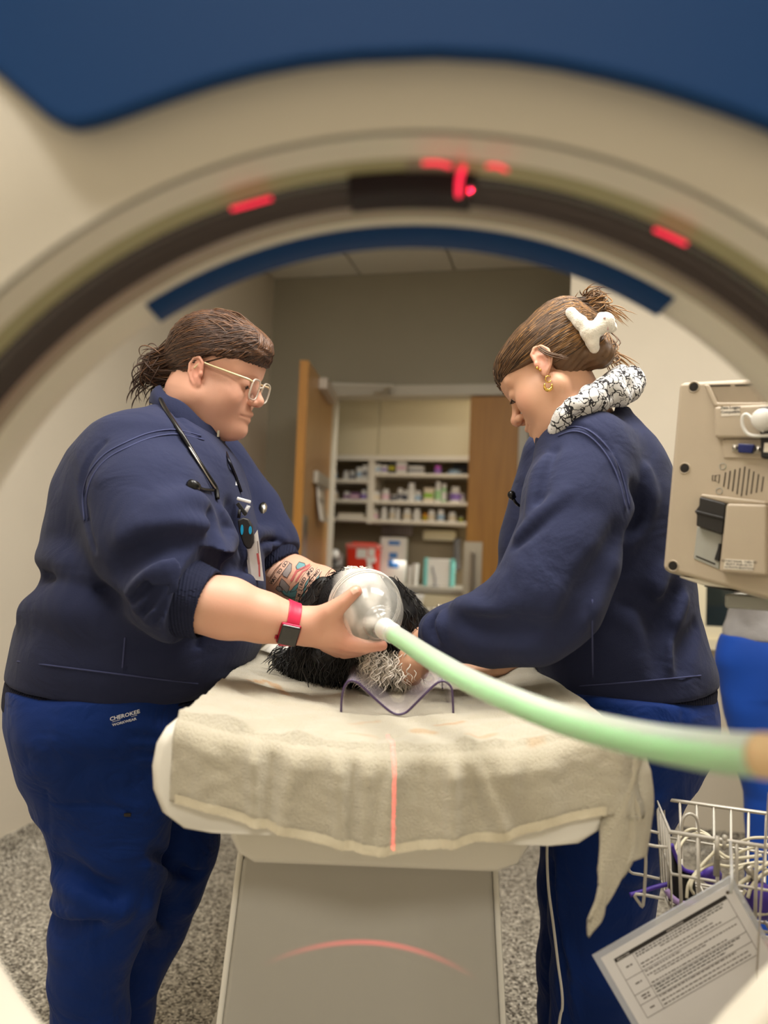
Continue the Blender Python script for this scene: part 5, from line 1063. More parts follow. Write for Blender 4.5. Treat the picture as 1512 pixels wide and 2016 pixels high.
# wrist watch
wc = surf(lambda p: hand_near(p), 568, 1245); axw = (foreN[4]-foreN[2]).normalized(); cw = foreN[3]+axw*.004; fr = frame(axw, _u)
wt = thing('smart_watch', 'black smart watch on a pink-red strap on the wrist of the woman in glasses', 'watch', cw); M_strap = mat('red_strap', srgb(206, 36, 76), .45)
def fstrap(p): return np.maximum(np.abs(hand_near(p)-.0014)-.0013, np.abs((p-A3(cw)) @ A3(axw))-.0105)
sdf_obj('strap', fstrap, cw-Vector((.05, .05, .05)), cw+Vector((.05, .05, .05)), .0011, M_strap, wt)
nw = (-_f*.90-_u*.42).normalized(); fw_ = frame(axw, nw.cross(axw)); fw_ = frame(axw, (ZX-axw*ZX.dot(axw))); nn = -_f; nn = (nn-axw*nn.dot(axw)-_u*.35).normalized(); fw_ = Matrix((axw, nn.cross(axw), nn)).transposed(); cc = surf(hand_near, 568, 1246)+nn*.004; 
b = MB(); b.box(cc, (.033, .038, .009), fw_); b.obj('watch_case', mat('red_aluminium', srgb(150, 22, 48), .3, .7), wt, bevel=.004, seg=3)
b = MB(); b.box(cc+nn*.004, (.030, .035, .006), fw_); b.obj('screen', mat('watch_glass', srgb(8, 8, 9), .12, coat=.6), wt, bevel=.003, seg=3)
b = MB(); b.tube([cc-axw*.0165+fw_ @ Vector((0, -.009, 0)), cc-axw*.0195+fw_ @ Vector((0, -.009, 0))], .0035, 12); b.obj('crown', _M['red_aluminium'], wt)
# tattoo on the far forearm
M_ink = mat('tattoo_ink', srgb(66, 56, 56), .6); M_teal = mat('tattoo_teal', srgb(96, 150, 156), .6); M_tred = mat('tattoo_red', srgb(190, 92, 92), .6); M_tgrey = mat('tattoo_grey', srgb(150, 140, 138), .6); M_tskin = mat('tattoo_scroll', srgb(222, 178, 156), .6)
def Tz(zx, zy): return (500+zx/7.56-575, -(1080+zy/7.56-1140))      # zoom pixels to photo pixels about (575,1140)
KT = 1.575/FPX; oT = P(575, 1140, 1.53); layer = 0
def tat(name, v, f, m, lift, lab=None): return decal(name, [(x*KT, y*KT) for x, y in v], f, oT, _r, _u, bvA, m, wA, lift, .12, lab)
def blob(pts): return [Tz(*p) for p in pts]
def fillp(poly, n=10):
    """polygon split into a fan of small triangles so that it can follow the skin"""
    c = (sum(p[0] for p in poly)/len(poly), sum(p[1] for p in poly)/len(poly)); v = []; f = []; k = len(poly)
    for j in range(n+1):
        t = j/n
        for p in poly: v.append((c[0]+(p[0]-c[0])*t, c[1]+(p[1]-c[1])*t))
    for j in range(n): f += [(j*k+i, j*k+(i+1) % k, (j+1)*k+(i+1) % k, (j+1)*k+i) for i in range(k)]
    return v, f
def dens(pts, closed=True, n=6):
    q = list(pts)+([pts[0]] if closed else []); out = []
    for i in range(len(q)-1): out += [(q[i][0]+(q[i+1][0]-q[i][0])*t/n, q[i][1]+(q[i+1][1]-q[i][1])*t/n) for t in range(n)]
    return out if closed else out+[q[-1]]
for nm, pts, m in (('tattoo_wave', ((395, 620), (470, 690), (560, 730), (640, 700), (660, 600), (720, 500), (800, 420), (900, 330), (990, 340), (960, 450), (970, 560), (960, 660), (900, 740), (820, 780), (700, 770), (560, 745), (450, 690)), M_teal), ('tattoo_wave', ((620, 270), (660, 210), (740, 230), (760, 270), (700, 310), (640, 310)), M_teal), ('tattoo_wave', ((540, 640), (600, 560), (700, 470), (690, 520), (620, 620)), M_teal), ('tattoo_fish', ((420, 260), (490, 200), (560, 240), (560, 330), (500, 430), (440, 400)), M_tgrey), ('tattoo_fish', ((380, 540), (420, 440), (470, 480), (540, 560), (500, 660), (440, 600)), M_tgrey), ('tattoo_smoke', ((330, 600), (360, 550), (420, 570), (430, 640), (380, 640)), M_tgrey)):
    v, f = fillp(dens(blob(pts)), 8); tat(nm, v, f, m, .0008)
    v, f = ribbon2(dens(blob(pts))+[dens(blob(pts))[0]], 1.0); tat('tattoo_line', v, f, M_ink, .0013)
for pts, w in ((((560, 480), (640, 330), (820, 250)), 4), (((630, 480), (720, 340), (840, 280)), 3)):
    v, f = ribbon2(dens(blob(pts), False, 8), w, 2); tat('tattoo_stripe', v, f, M_tred, .0012)
for pts, w in ((((640, 790), (690, 640), (740, 470), (880, 290)), 11), (((770, 800), (820, 600), (870, 450), (970, 310)), 10), (((260, 520), (350, 400), (490, 200)), 11), (((215, 420), (290, 300), (380, 200)), 9)):
    pp = [tuple(q) for q in smooth_path([Vector((*p, 0)) for p in blob(pts)], 8)]; pp = [(p[0], p[1]) for p in pp]
    v, f = ribbon2(pp, w+1.6, 4); tat('tattoo_scroll_line', v, f, M_ink, .0015); v, f = ribbon2(pp, w, 4); tat('tattoo_scroll', v, f, M_tskin, .0019)
def tpath(body, pts, size):
    pp = smooth_path([Vector((*p, 0)) for p in blob(pts)], 10); L_ = [0]
    for i in range(1, len(pp)): L_.append(L_[-1]+(pp[i]-pp[i-1]).length)
    n = len(body)
    for i, ch in enumerate(body):
        if ch == ' ': continue
        s = L_[-1]*(i+.7)/(n+.4); k = min(len(pp)-2, max(0, int(np.searchsorted(L_, s))-1)); t = (s-L_[k])/max(1e-6, L_[k+1]-L_[k]); c = pp[k].lerp(pp[k+1], t); e = (pp[k+1]-pp[k]).normalized(); v, f = text_mesh(ch, size, bold=True)
        tat('tattoo_letter', [(c.x+e.x*x-e.y*y, c.y+e.y*x+e.x*y) for x, y in v], f, M_ink, .0023)
tpath("I'M TIRED AND", ((640, 790), (690, 640), (740, 470), (880, 290)), 9.5); tpath('WANNA GO TO BED', ((770, 800), (820, 600), (870, 450), (970, 310)), 8.5); tpath('WAY TO GO', ((260, 520), (350, 400), (490, 200)), 9.5)
# stethoscope round her neck
stA = thing('stethoscope', 'black stethoscope hung round the neck of the woman in glasses', 'stethoscope', P(400, 900, 1.35))
def onsw(pts, push): return [surf(fA_sw, x, y, push=push) for x, y in pts]
b = MB(); b.tube(smooth_path([P(316, 786, 1.40)]+onsw([(330, 812), (352, 846), (372, 878), (395, 915), (415, 945), (425, 962), (428, 982)], -.006), 6), .0042, 8); b.obj('tubing', M_blk, stA)
b = MB(); b.tube(smooth_path([P(316, 786, 1.40), P(330, 770, 1.47), P(350, 775, 1.55), P(400, 850, 1.60), P(450, 900, 1.61), P(490, 970, 1.60), P(505, 1010, 1.585)], 6), .0042, 8); b.obj('tubing', M_blk, stA)
b = MB(); b.tube(smooth_path(onsw([(420, 965), (404, 964), (392, 960), (384, 957)], -.008), 5), .0026, 8); b.obj('ear_tube', M_blk, stA)
q0, q1 = surf(fA_sw, 392, 960, push=-.010), surf(fA_sw, 376, 955, push=-.012); b = MB(); b.tube([q0, q0.lerp(q1, .4), q1, q1+(q1-q0)*.1], [.0045, .0085, .0095, .004], 12); b.obj('ear_tip', M_blk, stA)
b = MB(); b.tube(smooth_path(onsw([(372, 880), (392, 912), (412, 944), (424, 962)], -.011), 5), .0018, 8); b.obj('metal_binaural', M_steel, stA)
q = P(516, 1010, 1.585); b = MB(); b.lathe([(0, 0), (.018, 0), (.021, .004), (.021, .010), (.014, .014), (0, .015)], q, (1, -.2, .1), 24); b.obj('chest_piece', M_steel, stA); b = MB(); b.lathe([(.0205, -.002), (.0235, .001), (.0235, .007), (.0205, .010)], q, (1, -.2, .1), 24); b.obj('rim', M_blk, stA)
# badge reel, fob and cards
bd = thing('badge_reel', 'badge clip with a black and blue fob hanging on the navy quarter-zip', 'badge', P(483, 1030, 1.40)); dB = min((surf(fA_sw, x, y)-CAM).dot(_f) for x, y in ((480, 985), (484, 1050), (490, 1100), (500, 1130)))-.012
b = MB(); b.box(P(480, 985, dB), (.026, .004, .006), frame(_r-_u*.28, _f)); b.obj('clip_bar', mat('clip_white', srgb(240, 240, 240), .3), bd, bevel=.0015)
b = MB(); b.box(P(476, 1002, dB-.004), (.007, .004, .026), frame(_r+_u*.75, _f)); b.obj('strap', M_blkm, bd, bevel=.001); b = MB(); b.box(P(485, 1005, dB), (.007, .002, .02), frame(_r-_u*.5, _f)); b.obj('clear_strap', mat('clear_strap', (.9, .9, .92), .1, trans=.6), bd)
b = MB(); b.tube([P(472, 1003, dB-.004), P(470, 1020, dB-.004)], .003, 8); b.obj('swivel', M_blkm, bd)
fob = [(468, 1024), (480, 1019), (490, 1022), (497, 1035), (500, 1055), (500, 1068), (494, 1080), (487, 1081), (480, 1072), (472, 1050)]; cf = P(484, 1050, dB-.006)
b = MB(); poly = [((P(x, y, dB)-P(484, 1050, dB)).dot(_r), (P(x, y, dB)-P(484, 1050, dB)).dot(_u)) for x, y in fob]; b.prism(poly[::-1], cf-_f*.006, _r, _u, _f, .013); b.obj('fob', mat('fob_black', srgb(38, 36, 36), .45), bd, bevel=.004, seg=3)
for (x0, x1, y0, y1) in ((473.5, 479, 1033, 1053), (489.5, 495.5, 1036, 1052)):
    c = P((x0+x1)/2, (y0+y1)/2, dB-.0135); s = dB/FPX; b = MB(); pl_ = [(math.cos(w)*(x1-x0)/2*s, math.sin(w)*(y1-y0)/2*s) for w in np.linspace(0, 6.28, 16, endpoint=False)]; b.prism(pl_, c, _r, _u, _f, .002); b.obj('blue_button', mat('fob_blue', srgb(30, 160, 210), .3), bd, smooth=False)
cds = thing('id_cards', 'stack of white ID cards with a thin red print hanging below the badge', 'badge', P(505, 1100, 1.44))
for i in range(4):
    px_ = [(488-i*1.5, 1079), (507, 1043), (519, 1144-i*.5), (496-i*2.2, 1141-i*2)]; dd = dB+.004+.0022*i; b = MB(); c0_ = P(500, 1100, dd); poly = [((P(x, y, dd)-c0_).dot(_r), (P(x, y, dd)-c0_).dot(_u)) for x, y in px_]; b.prism(poly[::-1], c0_, _r, _u, _f, .0009); b.obj('card', mat('card_white', srgb(228, 226, 224), .35), cds, smooth=False)
for x0, y0, x1, y1, w, m in ((505, 1066, 507, 1090, 2.2, M_tgrey), (505, 1090, 508, 1112, 4.5, M_tred), (508, 1112, 509, 1136, 3, M_tred)):
    v, f = ribbon2([((P(x0, y0, dB)-c0_).dot(_r), (P(x0, y0, dB)-c0_).dot(_u)), ((P(x1, y1, dB)-c0_).dot(_r), (P(x1, y1, dB)-c0_).dot(_u))], w*dB/FPX); b = MB(); b.v = [tuple(P(500, 1100, dB+.002)+_r*x+_u*y) for x, y in v]; b.f = f; b.obj('card_print', m, cds, smooth=False)
# ================================================================ woman bending over the table, back half turned
wB = thing('person', 'woman in navy sweatshirt with white plush hair clip bending over the dog', 'person', P(1200, 1700, 1.40)); wB.location.z = 0
yB = R(30.2); fwdB = Vector((-math.cos(yB), math.sin(yB), 0)); sB = 1.0
oB = P(1062, 718, 1.30)+Vector((math.sin(yB), math.cos(yB), 0))*.073
hfB = head_frame((.2999, 1.3479, 1.4843), fwdB, R(38.9), R(8.8), .96); oB = Vector(hfB['o'])
neckB = [P(1120, 770, 1.37), P(1160, 850, 1.42)]
def fB_head(p):
    q = to_l(hfB, p); d = head_sdf(q, dict(fat=.004, crown=-.014))*.96; d = smin(d, s_cap(p, neckB[0], neckB[1], .050, .056), .03); return smin(d, ear_sdf(q)*.96, .004)
foreB = [P(960, 1238, 1.25), P(890, 1245, 1.29), P(840, 1262, 1.33)]; rB = [.038, .031, .026]
def handB(p):
    d = s_chain(p, foreB, rB, .02); d = smin(d, s_cap(p, P(834, 1268, 1.33), P(818, 1288, 1.325), .024, .025), .018)
    for (x, y, dd, xe, ye, r) in ((806, 1298, 1.315, 800, 1336, .0105), (814, 1304, 1.318, 810, 1342, .011), (824, 1306, 1.322, 822, 1340, .0105), (834, 1302, 1.33, 836, 1330, .0092)):
        d = smin(d, s_chain(p, [P(x+6, y-14, dd), P(x, y+6, dd-.012), P(xe, ye-10, dd-.008), P(xe-3, ye, dd+.006)], [r*1.2, r, r*.92, r*.75]), .006)
    return smin(d, s_chain(p, [P(815, 1275, 1.32), P(797, 1290, 1.31), P(790, 1312, 1.305)], [.014, .0115, .009]), .008)
foreB2 = [P(1030, 1225, 1.56), P(1010, 1290, 1.50), P(985, 1308, 1.46)]
def handB2(p):
    d = s_chain(p, foreB2, [.04, .031, .026], .02); d = smin(d, s_cap(p, P(975, 1310, 1.44), P(950, 1312, 1.42), .022, .022), .015)
    for k in range(4): d = smin(d, s_chain(p, [P(945+k*4, 1306+k*4, 1.41-k*.008), P(918+k*5, 1306+k*5, 1.40-k*.008), P(900+k*6, 1312+k*5, 1.395-k*.008)], [.0105, .0095, .0075]), .006)
    return smin(d, s_chain(p, [P(972, 1300, 1.43), P(955, 1290, 1.41), P(940, 1288, 1.40)], [.013, .011, .0085]), .008)
def fB_arms(p): return np.minimum(handB(p), handB2(p))
coreB = px_st([(850, 1110, 1230, .09), (920, 1080, 1280, .13), (1050, 1070, 1300, .13), (1200, 1080, 1310, .13), (1330, 1090, 1340, .14), (1420, 1120, 1350, .13)], 1.44)
armB = [P(1150, 905, 1.30), P(1105, 1080, 1.22), P(1075, 1190, 1.19), P(960, 1238, 1.25)]; armB2 = [P(1110, 900, 1.58), P(1060, 1100, 1.60), P(1030, 1225, 1.56)]
legsB = [[P(1225, 1430, 1.38), P(1190, 1640, 1.38), P(1180, 1830, 1.38), P(1172, 2030, 1.38), P(1170, 2200, 1.38)], [P(1190, 1430, 1.56), P(1160, 1640, 1.58), P(1150, 1830, 1.58), P(1146, 2010, 1.58), P(1145, 2110, 1.58)]]
def footB(c): e = c[-1]; return c+[Vector((e.x, e.y, .09)), Vector((e.x-.12, e.y+.05, .045))]
def fB_body(p):
    d = s_loft(p, coreB); d = smin(d, s_chain(p, armB, [.055, .05, .045, .038]), .04); d = smin(d, s_chain(p, armB2, [.055, .05, .04]), .04)
    for c in legsB: cc = footB(c); d = smin(d, s_chain(p, cc, [.09, .07, .055, .05, .045, .04, .035][:len(cc)]), .03)
    return smin(d, s_cap(p, neckB[0], neckB[1], .045, .05), .03)
SKb = np.array(srgb(214, 166, 136))
flat = lambda v: np.tile(SKb, (len(v), 1))
bB = build_body('body', wB, [(fB_head, oB-Vector((.19, .18, .2)), oB+Vector((.17, .18, .17)), .0017), (fB_arms, P(880, 1270, 1.40)-Vector((.14, .2, .12)), P(960, 1270, 1.40)+Vector((.24, .26, .12)), .003), (fB_body, (.1, 1.05, -.01), (.66, 1.84, 1.42), .009)], [lambda v: skin_col(to_l(hfB, v), SKb, .35), flat, flat])
eyes(hfB, wB)
M_hB = mat('dark_blond_hair', srgb(94, 68, 44), .38, var=.35, vscale=60, bump=.4, bscale=900, spec=.5); M_hB2 = mat('golden_hair_lit', srgb(150, 110, 66), .35, var=.3, vscale=50); M_hB3 = mat('dark_blond_shade', srgb(58, 41, 27), .4)
brows(hfB, wB, M_hB); lashes(hfB, wB, M_hB3)
tieW = P(1160, 655, 1.375); tB = to_l(hfB, np.array([list(tieW)]))[0]; bunW = P(1168, 604, 1.385); bnB = to_l(hfB, np.array([list(bunW)]))[0]
cB_ = np.array([-.012, 0, .047]); rB_ = np.array([.103, .081, .078])
def fB_hair(p):
    q = to_l(hfB, p); d = s_ell(q, cB_, rB_); x, z = q[:, 0], q[:, 2]
    d = smin(d, s_ell(q, (.044, 0, .064), (.0465, .064, .043)), .02); reg = smin(-(z-(.018+.33*np.maximum(x, -.0))), np.maximum(x+.014, -(z+.060+.25*(x+.05))), .01); d = smax(d, reg, .006)
    d = smin(d, s_cap(q, cB_+np.array([-.06, 0, .03]), tB, .05, .028), .03); d = smin(d, s_cap(q, (-.085, 0, -.02), tB, .026, .024), .02)
    d = d+.001*np.sin(q[:, 1]*520+z*200); return smin(d, s_cap(q, tB, bnB, .022, .020), .012)
sdf_obj('hair', fB_hair, oB-Vector((.2, .18, .16)), oB+Vector((.22, .2, .22)), .0026, M_hB, wB)
ps = []; ps2 = []; ps3 = []; dt = (tB-cB_)/rB_; dt /= np.linalg.norm(dt)
for i in range(2300):
    a = rng.uniform(-3.1, 3.1); el = math.asin(rng.uniform(-.7, .99)); d0 = np.array([math.cos(el)*math.cos(a), math.sin(a)*math.cos(el), math.sin(el)]); q0 = cB_+d0*rB_
    front = q0[0] > -.014
    if front and q0[2] < .022+.33*max(q0[0], 0): continue
    if not front and q0[2] < -.052: continue
    pth = scalp_path(cB_, rB_*(1.0+rng.uniform(0, .025)), d0, dt*1.0+rng.normal(0, .06, 3), 15, rng.uniform(0, .03), rng.uniform(0, .006)); pth = np.vstack([pth[:-2], [tB*.9+pth[-3]*.1+rng.normal(0, .006, 3)]])
    r_ = rng.random()+(.28 if q0[0] > .03 else -.22 if q0[0] < -.03 else 0); (ps2 if r_ < .32 else ps if r_ < .75 else ps3).append([list(to_w(hfB, q)) for q in pth])  # back golden, front darker: light on the hair put into strand colour
ps, ps2, ps3 = (settle(x_, fB_hair, .0005, to_w(hfB, (-.005, 0, .052))) for x_ in (ps, ps2, ps3)); ps_b = []
for i in range(170):   # twisted bun above the clip
    c = Vector(bunW)+Vector(rng.normal(0, .004, 3)); r1 = rng.uniform(.012, .026); a0 = rng.uniform(0, 6.28); spn = rng.uniform(1.5, 3.6); tz = rng.uniform(-.024, .012)
    ax = Vector((rng.normal(0, .35), rng.normal(0, .35), 1)).normalized(); e1 = ax.orthogonal().normalized(); e2 = ax.cross(e1)
    (ps2 if rng.random() < .62 else ps).append([list(c+(e1*math.cos(a0+t*spn)+e2*math.sin(a0+t*spn))*r1*(1-.25*t)+ax*(tz+.022*t)) for t in np.linspace(0, 1, 12)])
for i in range(46):    # ends sticking out beside the bun and behind the clip
    if i % 2: a, dr = P(1185, 606, 1.385), Vector((rng.uniform(.02, .06), rng.uniform(-.02, .02), rng.uniform(-.012, .01)))
    else: a, dr = P(1190, 690, 1.385), Vector((rng.uniform(.02, .065), rng.uniform(-.02, .02), rng.uniform(-.03, .012)))
    a = a+Vector(rng.normal(0, .006, 3)); ps2.append([list(a+dr*t+Vector((0, 0, -.02*t*t))) for t in np.linspace(0, 1, 8)])
for i in range(90):    # twist from nape to clip
    a = Vector(to_w(hfB, np.array([-.088, rng.uniform(-.03, .03), rng.uniform(-.04, 0)]))); e = tieW+Vector((rng.uniform(.0, .03), rng.normal(0, .008), rng.uniform(-.03, .01))); m_ = (a+e)/2+Vector((rng.uniform(.01, .028), rng.normal(0, .008), -.004))
    (ps2 if rng.random() < .55 else ps).append([list(q) for q in smooth_path([a, m_, e], 6)])
for i in range(12):    # wisp behind the ear
    a = np.array([-.02, .082, .022])+rng.normal(0, .003, 3); ps.append([list(to_w(hfB, a+np.array([-.004*t-.02*t*t, .002, -.05*t]))) for t in np.linspace(0, 1, 8)])
strand_obj('hair_locks', ps3, rr(len(ps3), .0007, .0014), M_hB3, wB); strand_obj('hair_locks', ps, rr(len(ps), .0007, .0014), M_hB, wB); strand_obj('hair_highlights', ps2, rr(len(ps2), .0006, .0011), M_hB2, wB)
# earrings
for s in (1, -1):
    c = to_w(hfB, (.003, s*.083, -.036)); b = MB(); b.tube([c+Vector((.0048*math.cos(w), 0, .0056*math.sin(w))) for w in np.linspace(.6, 6.0, 16)], .0011, 8); e_ = b.obj('earring', M_gold, wB)
    b = MB(); b.tube([c+Vector((.0064*math.cos(w), -.001, -.012+.0072*math.sin(w))) for w in np.linspace(2.6, 6.8, 18)], [.0012+.0017*math.sin(math.pi*i/17) for i in range(18)], 10); b.obj('hoop_drop', M_gold, e_)
b = MB(); b.sphere(to_w(hfB, (.006, .0865, -.006)), .0028, 10); b.sphere(to_w(hfB, (.004, .0865, -.013)), .0024, 10); b.obj('ear_stud', M_gold, wB)
# plush hair clip
clp = thing('plush_hair_clip', 'white plush animal hair clip gripping the golden bun', 'hair clip', tieW); M_pl = mat('plush_white', srgb(240, 234, 220), .95, bump=.9, bscale=420, sheen=.8)
dC = min((surf(fB_hair, x, y)-CAM).dot(_f) for x, y in ((1142, 634), (1160, 654), (1168, 680)))-.006
def fclip(p):
    d = s_chain(p, [P(1124, 616, dC+.01), P(1142, 634, dC), P(1160, 654, dC-.004)], [.0098, .0105, .012], .006); d = smin(d, s_chain(p, [P(1160, 654, dC-.004), P(1166, 672, dC), P(1170, 686, dC+.006)], [.012, .0105, .0088], .006), .008)
    d = smin(d, s_chain(p, [P(1160, 652, dC-.004), P(1178, 645, dC-.002), P(1188, 636, dC)], [.012, .013, .014], .006), .008); d = smin(d, s_ell(p, P(1191, 634, dC), (.0165, .0165, .0165)), .006); d = smin(d, s_ell(p, P(1205, 644, dC+.006), (.0085, .008, .010)), .005)
    return smin(d, s_ell(p, P(1183, 622, dC+.004), (.006, .006, .007)), .004)+wob(p, 420, .0006)
sdf_obj('plush_body', fclip, P(1165, 648, dC)-Vector((.06, .05, .06)), P(1165, 648, dC)+Vector((.07, .06, .06)), .0016, M_pl, clp)
b = MB(); b.sphere(P(1190, 626, dC-.0165), .0022, 10); b.obj('stitched_eye', mat('stitch_pink', srgb(206, 170, 168), .7), clp); b = MB(); b.tube([P(1196, 642, dC-.013), P(1197, 650, dC-.011)], .0012, 6); b.obj('stitched_nose', _M['stitch_pink'], clp)
b = MB(); b.tube(smooth_path([P(1146, 660, dC+.02), P(1152, 680, dC+.018), P(1160, 696, dC+.02)], 5), .003, 8); b.obj('claw', M_gold, clp)
# sweatshirt
torB = px_st([(812, 1140, 1236, .07), (838, 1108, 1258, .10), (870, 1082, 1284, .135), (915, 1056, 1308, .155), (980, 1038, 1330, .165), (1050, 1028, 1344, .17), (1120, 1022, 1354, .17), (1200, 1020, 1364, .175), (1250, 1022, 1380, .18), (1300, 1040, 1398, .185), (1340, 1056, 1400, .185), (1420, 1070, 1396, .18)], 1.44)
torB[:, 3] *= .975
slB = [P(1152, 905, 1.315), P(1135, 1000, 1.265), P(1108, 1100, 1.225), P(1082, 1175, 1.205), P(1040, 1214, 1.215), P(960, 1240, 1.255), P(890, 1246, 1.295), P(852, 1252, 1.325)]; slBr = [.088, .086, .082, .080, .073, .058, .044, .038]
slB2 = [P(1100, 905, 1.575), P(1060, 1060, 1.60), P(1035, 1180, 1.58), P(1015, 1262, 1.53), P(1005, 1290, 1.50)]; slB2r = [.08, .075, .068, .052, .045]
hB0, hB1 = P(1030, 1366, 1.44), P(1396, 1336, 1.44); eB = (hB1-hB0).normalized(); nB = Vector((-eB.z, 0, eB.x)); nB = nB if nB.z > 0 else -nB
def cutB(p, sh): return -((p-A3(hB0)) @ A3(nB)+sh)
def fB_sw0(p):
    d = s_loft(p, torB, expo=2.1); d = smin(d, s_chain(p, slB, slBr, .03), .028); return smin(d, s_chain(p, slB2, slB2r, .03), .03)
swb_f = [([(1090, 848), (1125, 838), (1160, 846), (1196, 880), (1224, 930), (1240, 1000)], .004, -1, .007, 0.), ([(1098, 856), (1128, 846), (1158, 855), (1190, 886), (1217, 934), (1233, 1000)], .0045, 1, .006, .002), ([(1166, 1165), (1166, 1240), (1166, 1340)], .002, -1, .006, 0),
 ([(1100, 985), (1060, 1028), (1020, 1070)], .008, -1, .02, 0.), ([(1110, 975), (1066, 1014), (1022, 1056)], .010, 1, .02, .004), ([(1215, 1050), (1190, 1110), (1150, 1180), (1100, 1250)], .014, -1, .03, 0.), ([(1268, 930), (1274, 985), (1262, 1030), (1236, 1080)], .011, 1, .02, .004), ([(1250, 960), (1256, 1010), (1236, 1060)], .011, -1, .025, 0.),
 ([(1300, 1130), (1290, 1180), (1300, 1230)], .012, 1, .03, .005), ([(1345, 1180), (1320, 1240), (1316, 1310)], .011, 1, .022, .004), ([(1330, 1170), (1302, 1240), (1298, 1310)], .012, -1, .03, 0.), ([(1372, 1235), (1350, 1280), (1345, 1320)], .01, -1, .02, 0.), ([(1230, 1180), (1270, 1190), (1300, 1230)], .012, -1, .035, 0),
 ([(872, 1212), (866, 1235), (872, 1262)], .010, 1, .010, .003), ([(856, 1215), (850, 1236), (856, 1262)], .008, -1, .010, 0.), ([(845, 1216), (838, 1238), (842, 1264)], .009, 1, .009, .003), ([(905, 1190), (940, 1205), (990, 1215)], .01, 1, .025, .004), ([(920, 1225), (980, 1240), (1050, 1235)], .012, -1, .035, 0), ([(1090, 890), (1070, 940), (1058, 990)], .008, -1, .02, 0.), ([(1075, 905), (1055, 960), (1045, 1010)], .009, 1, .02, .003)]
fB_swf = with_folds(fB_sw0, swb_f)
def fB_sw(p):
    d = fB_swf(p)+wob(p, 30, .0034, 4.)+wob(p, 75, .0008, 2.); d = smax(d, cutB(p, 0.), .006); d = smax(d, -s_box(p, P(800, 1262, 1.36), (.055, .06, .06), frame(P(820, 1258, 1.345)-P(890, 1246, 1.295), (0, 1, 0))), .004); d = smax(d, -s_cap(p, P(1120, 760, 1.36), P(1160, 848, 1.42), .060, .058), .006); return smax(d, -s_cap(p, P(880, 1246, 1.30), P(800, 1262, 1.355), .027, .031), .004)
for pth in ([(1092, 850), (1126, 840), (1160, 848), (1195, 880), (1222, 928), (1240, 1000)], [(1098, 858), (1128, 849), (1157, 857), (1188, 887), (1214, 934), (1232, 1000)], [(1166, 1180), (1166, 1240), (1167, 1335)], [(1090, 1354), (1160, 1349), (1240, 1343), (1320, 1336), (1380, 1330)]): seam('stitched_seam', fB_sw, pth, M_seam, wB)
swB = sdf_obj('sweatshirt', fB_sw, (.04, 1.05, .74), (.68, 1.86, 1.46), .0034, M_navy, wB)
def fB_hem(p): d = s_loft(p, torB, expo=2.1)+.005+wob(p, 26, .003, 1.); return smax(smax(d, cutB(p, .055), .006), -cutB(p, .001), .004)
sdf_obj('ribbed_hem', fB_hem, (.1, 1.1, .68), (.68, 1.8, .98), .004, M_navyr, wB)
# stand collar front and print hood bunched round the neck
b = MB(); ce = [P(1058, 852, 1.36), P(1070, 850, 1.33), P(1090, 852, 1.305), P(1108, 850, 1.29)]; lo_c = [P(1062, 890, 1.36), P(1072, 888, 1.33), P(1090, 886, 1.31), P(1106, 880, 1.295)]
ce = [P(1066, 850, 1.46)]+ce; lo_c = [P(1066, 890, 1.46)]+lo_c
a_ = smooth_path(ce, 6); c_ = smooth_path(lo_c, 6); n = len(a_); b.v = [tuple(q) for q in a_+c_]; b.f = [(i, i+1, n+i+1, n+i) for i in range(n-1)]; o = b.obj('collar', M_navy, wB); m_ = o.modifiers.new('s', 'SOLIDIFY'); m_.thickness = .007
M_cat = mat('line_print_cotton', srgb(236, 234, 230), .85, bump=.3, bscale=300)
def _cat(m):
    nt = m.node_tree; L = nt.links.new; b = nt.nodes['Principled BSDF']; t = nt.nodes.new('ShaderNodeTexCoord'); n = nt.nodes.new('ShaderNodeTexNoise'); n.inputs['Scale'].default_value = 55; L(t.outputs['Object'], n.inputs['Vector'])
    mx = nt.nodes.new('ShaderNodeMix'); mx.data_type = 'RGBA'; mx.inputs['Factor'].default_value = .03; L(t.outputs['Object'], mx.inputs['A']); L(n.outputs['Color'], mx.inputs['B'])
    v = nt.nodes.new('ShaderNodeTexVoronoi'); v.feature = 'DISTANCE_TO_EDGE'; v.inputs['Scale'].default_value = 62; L(mx.outputs['Result'], v.inputs['Vector']); v2 = nt.nodes.new('ShaderNodeTexVoronoi'); v2.inputs['Scale'].default_value = 130; L(mx.outputs['Result'], v2.inputs['Vector'])
    c1 = nt.nodes.new('ShaderNodeMath'); c1.operation = 'LESS_THAN'; c1.inputs[1].default_value = .06; L(v.outputs['Distance'], c1.inputs[0]); c2 = nt.nodes.new('ShaderNodeMath'); c2.operation = 'LESS_THAN'; c2.inputs[1].default_value = .13; L(v2.outputs['Distance'], c2.inputs[0])
    mm = nt.nodes.new('ShaderNodeMath'); mm.operation = 'MAXIMUM'; L(c1.outputs[0], mm.inputs[0]); L(c2.outputs[0], mm.inputs[1]); cm = nt.nodes.new('ShaderNodeMix'); cm.data_type = 'RGBA'; cm.inputs['A'].default_value = (*srgb(218, 216, 214), 1); cm.inputs['B'].default_value = (*srgb(34, 32, 36), 1); L(mm.outputs[0], cm.inputs['Factor']); L(cm.outputs['Result'], b.inputs['Base Color'])
_cat(M_cat)
hp1 = [P(1092, 846, 1.285), P(1106, 822, 1.272), P(1128, 800, 1.27), P(1158, 782, 1.285), P(1190, 766, 1.31), P(1222, 752, 1.345), P(1240, 750, 1.39), P(1222, 758, 1.45), P(1180, 775, 1.48), P(1130, 806, 1.48)]
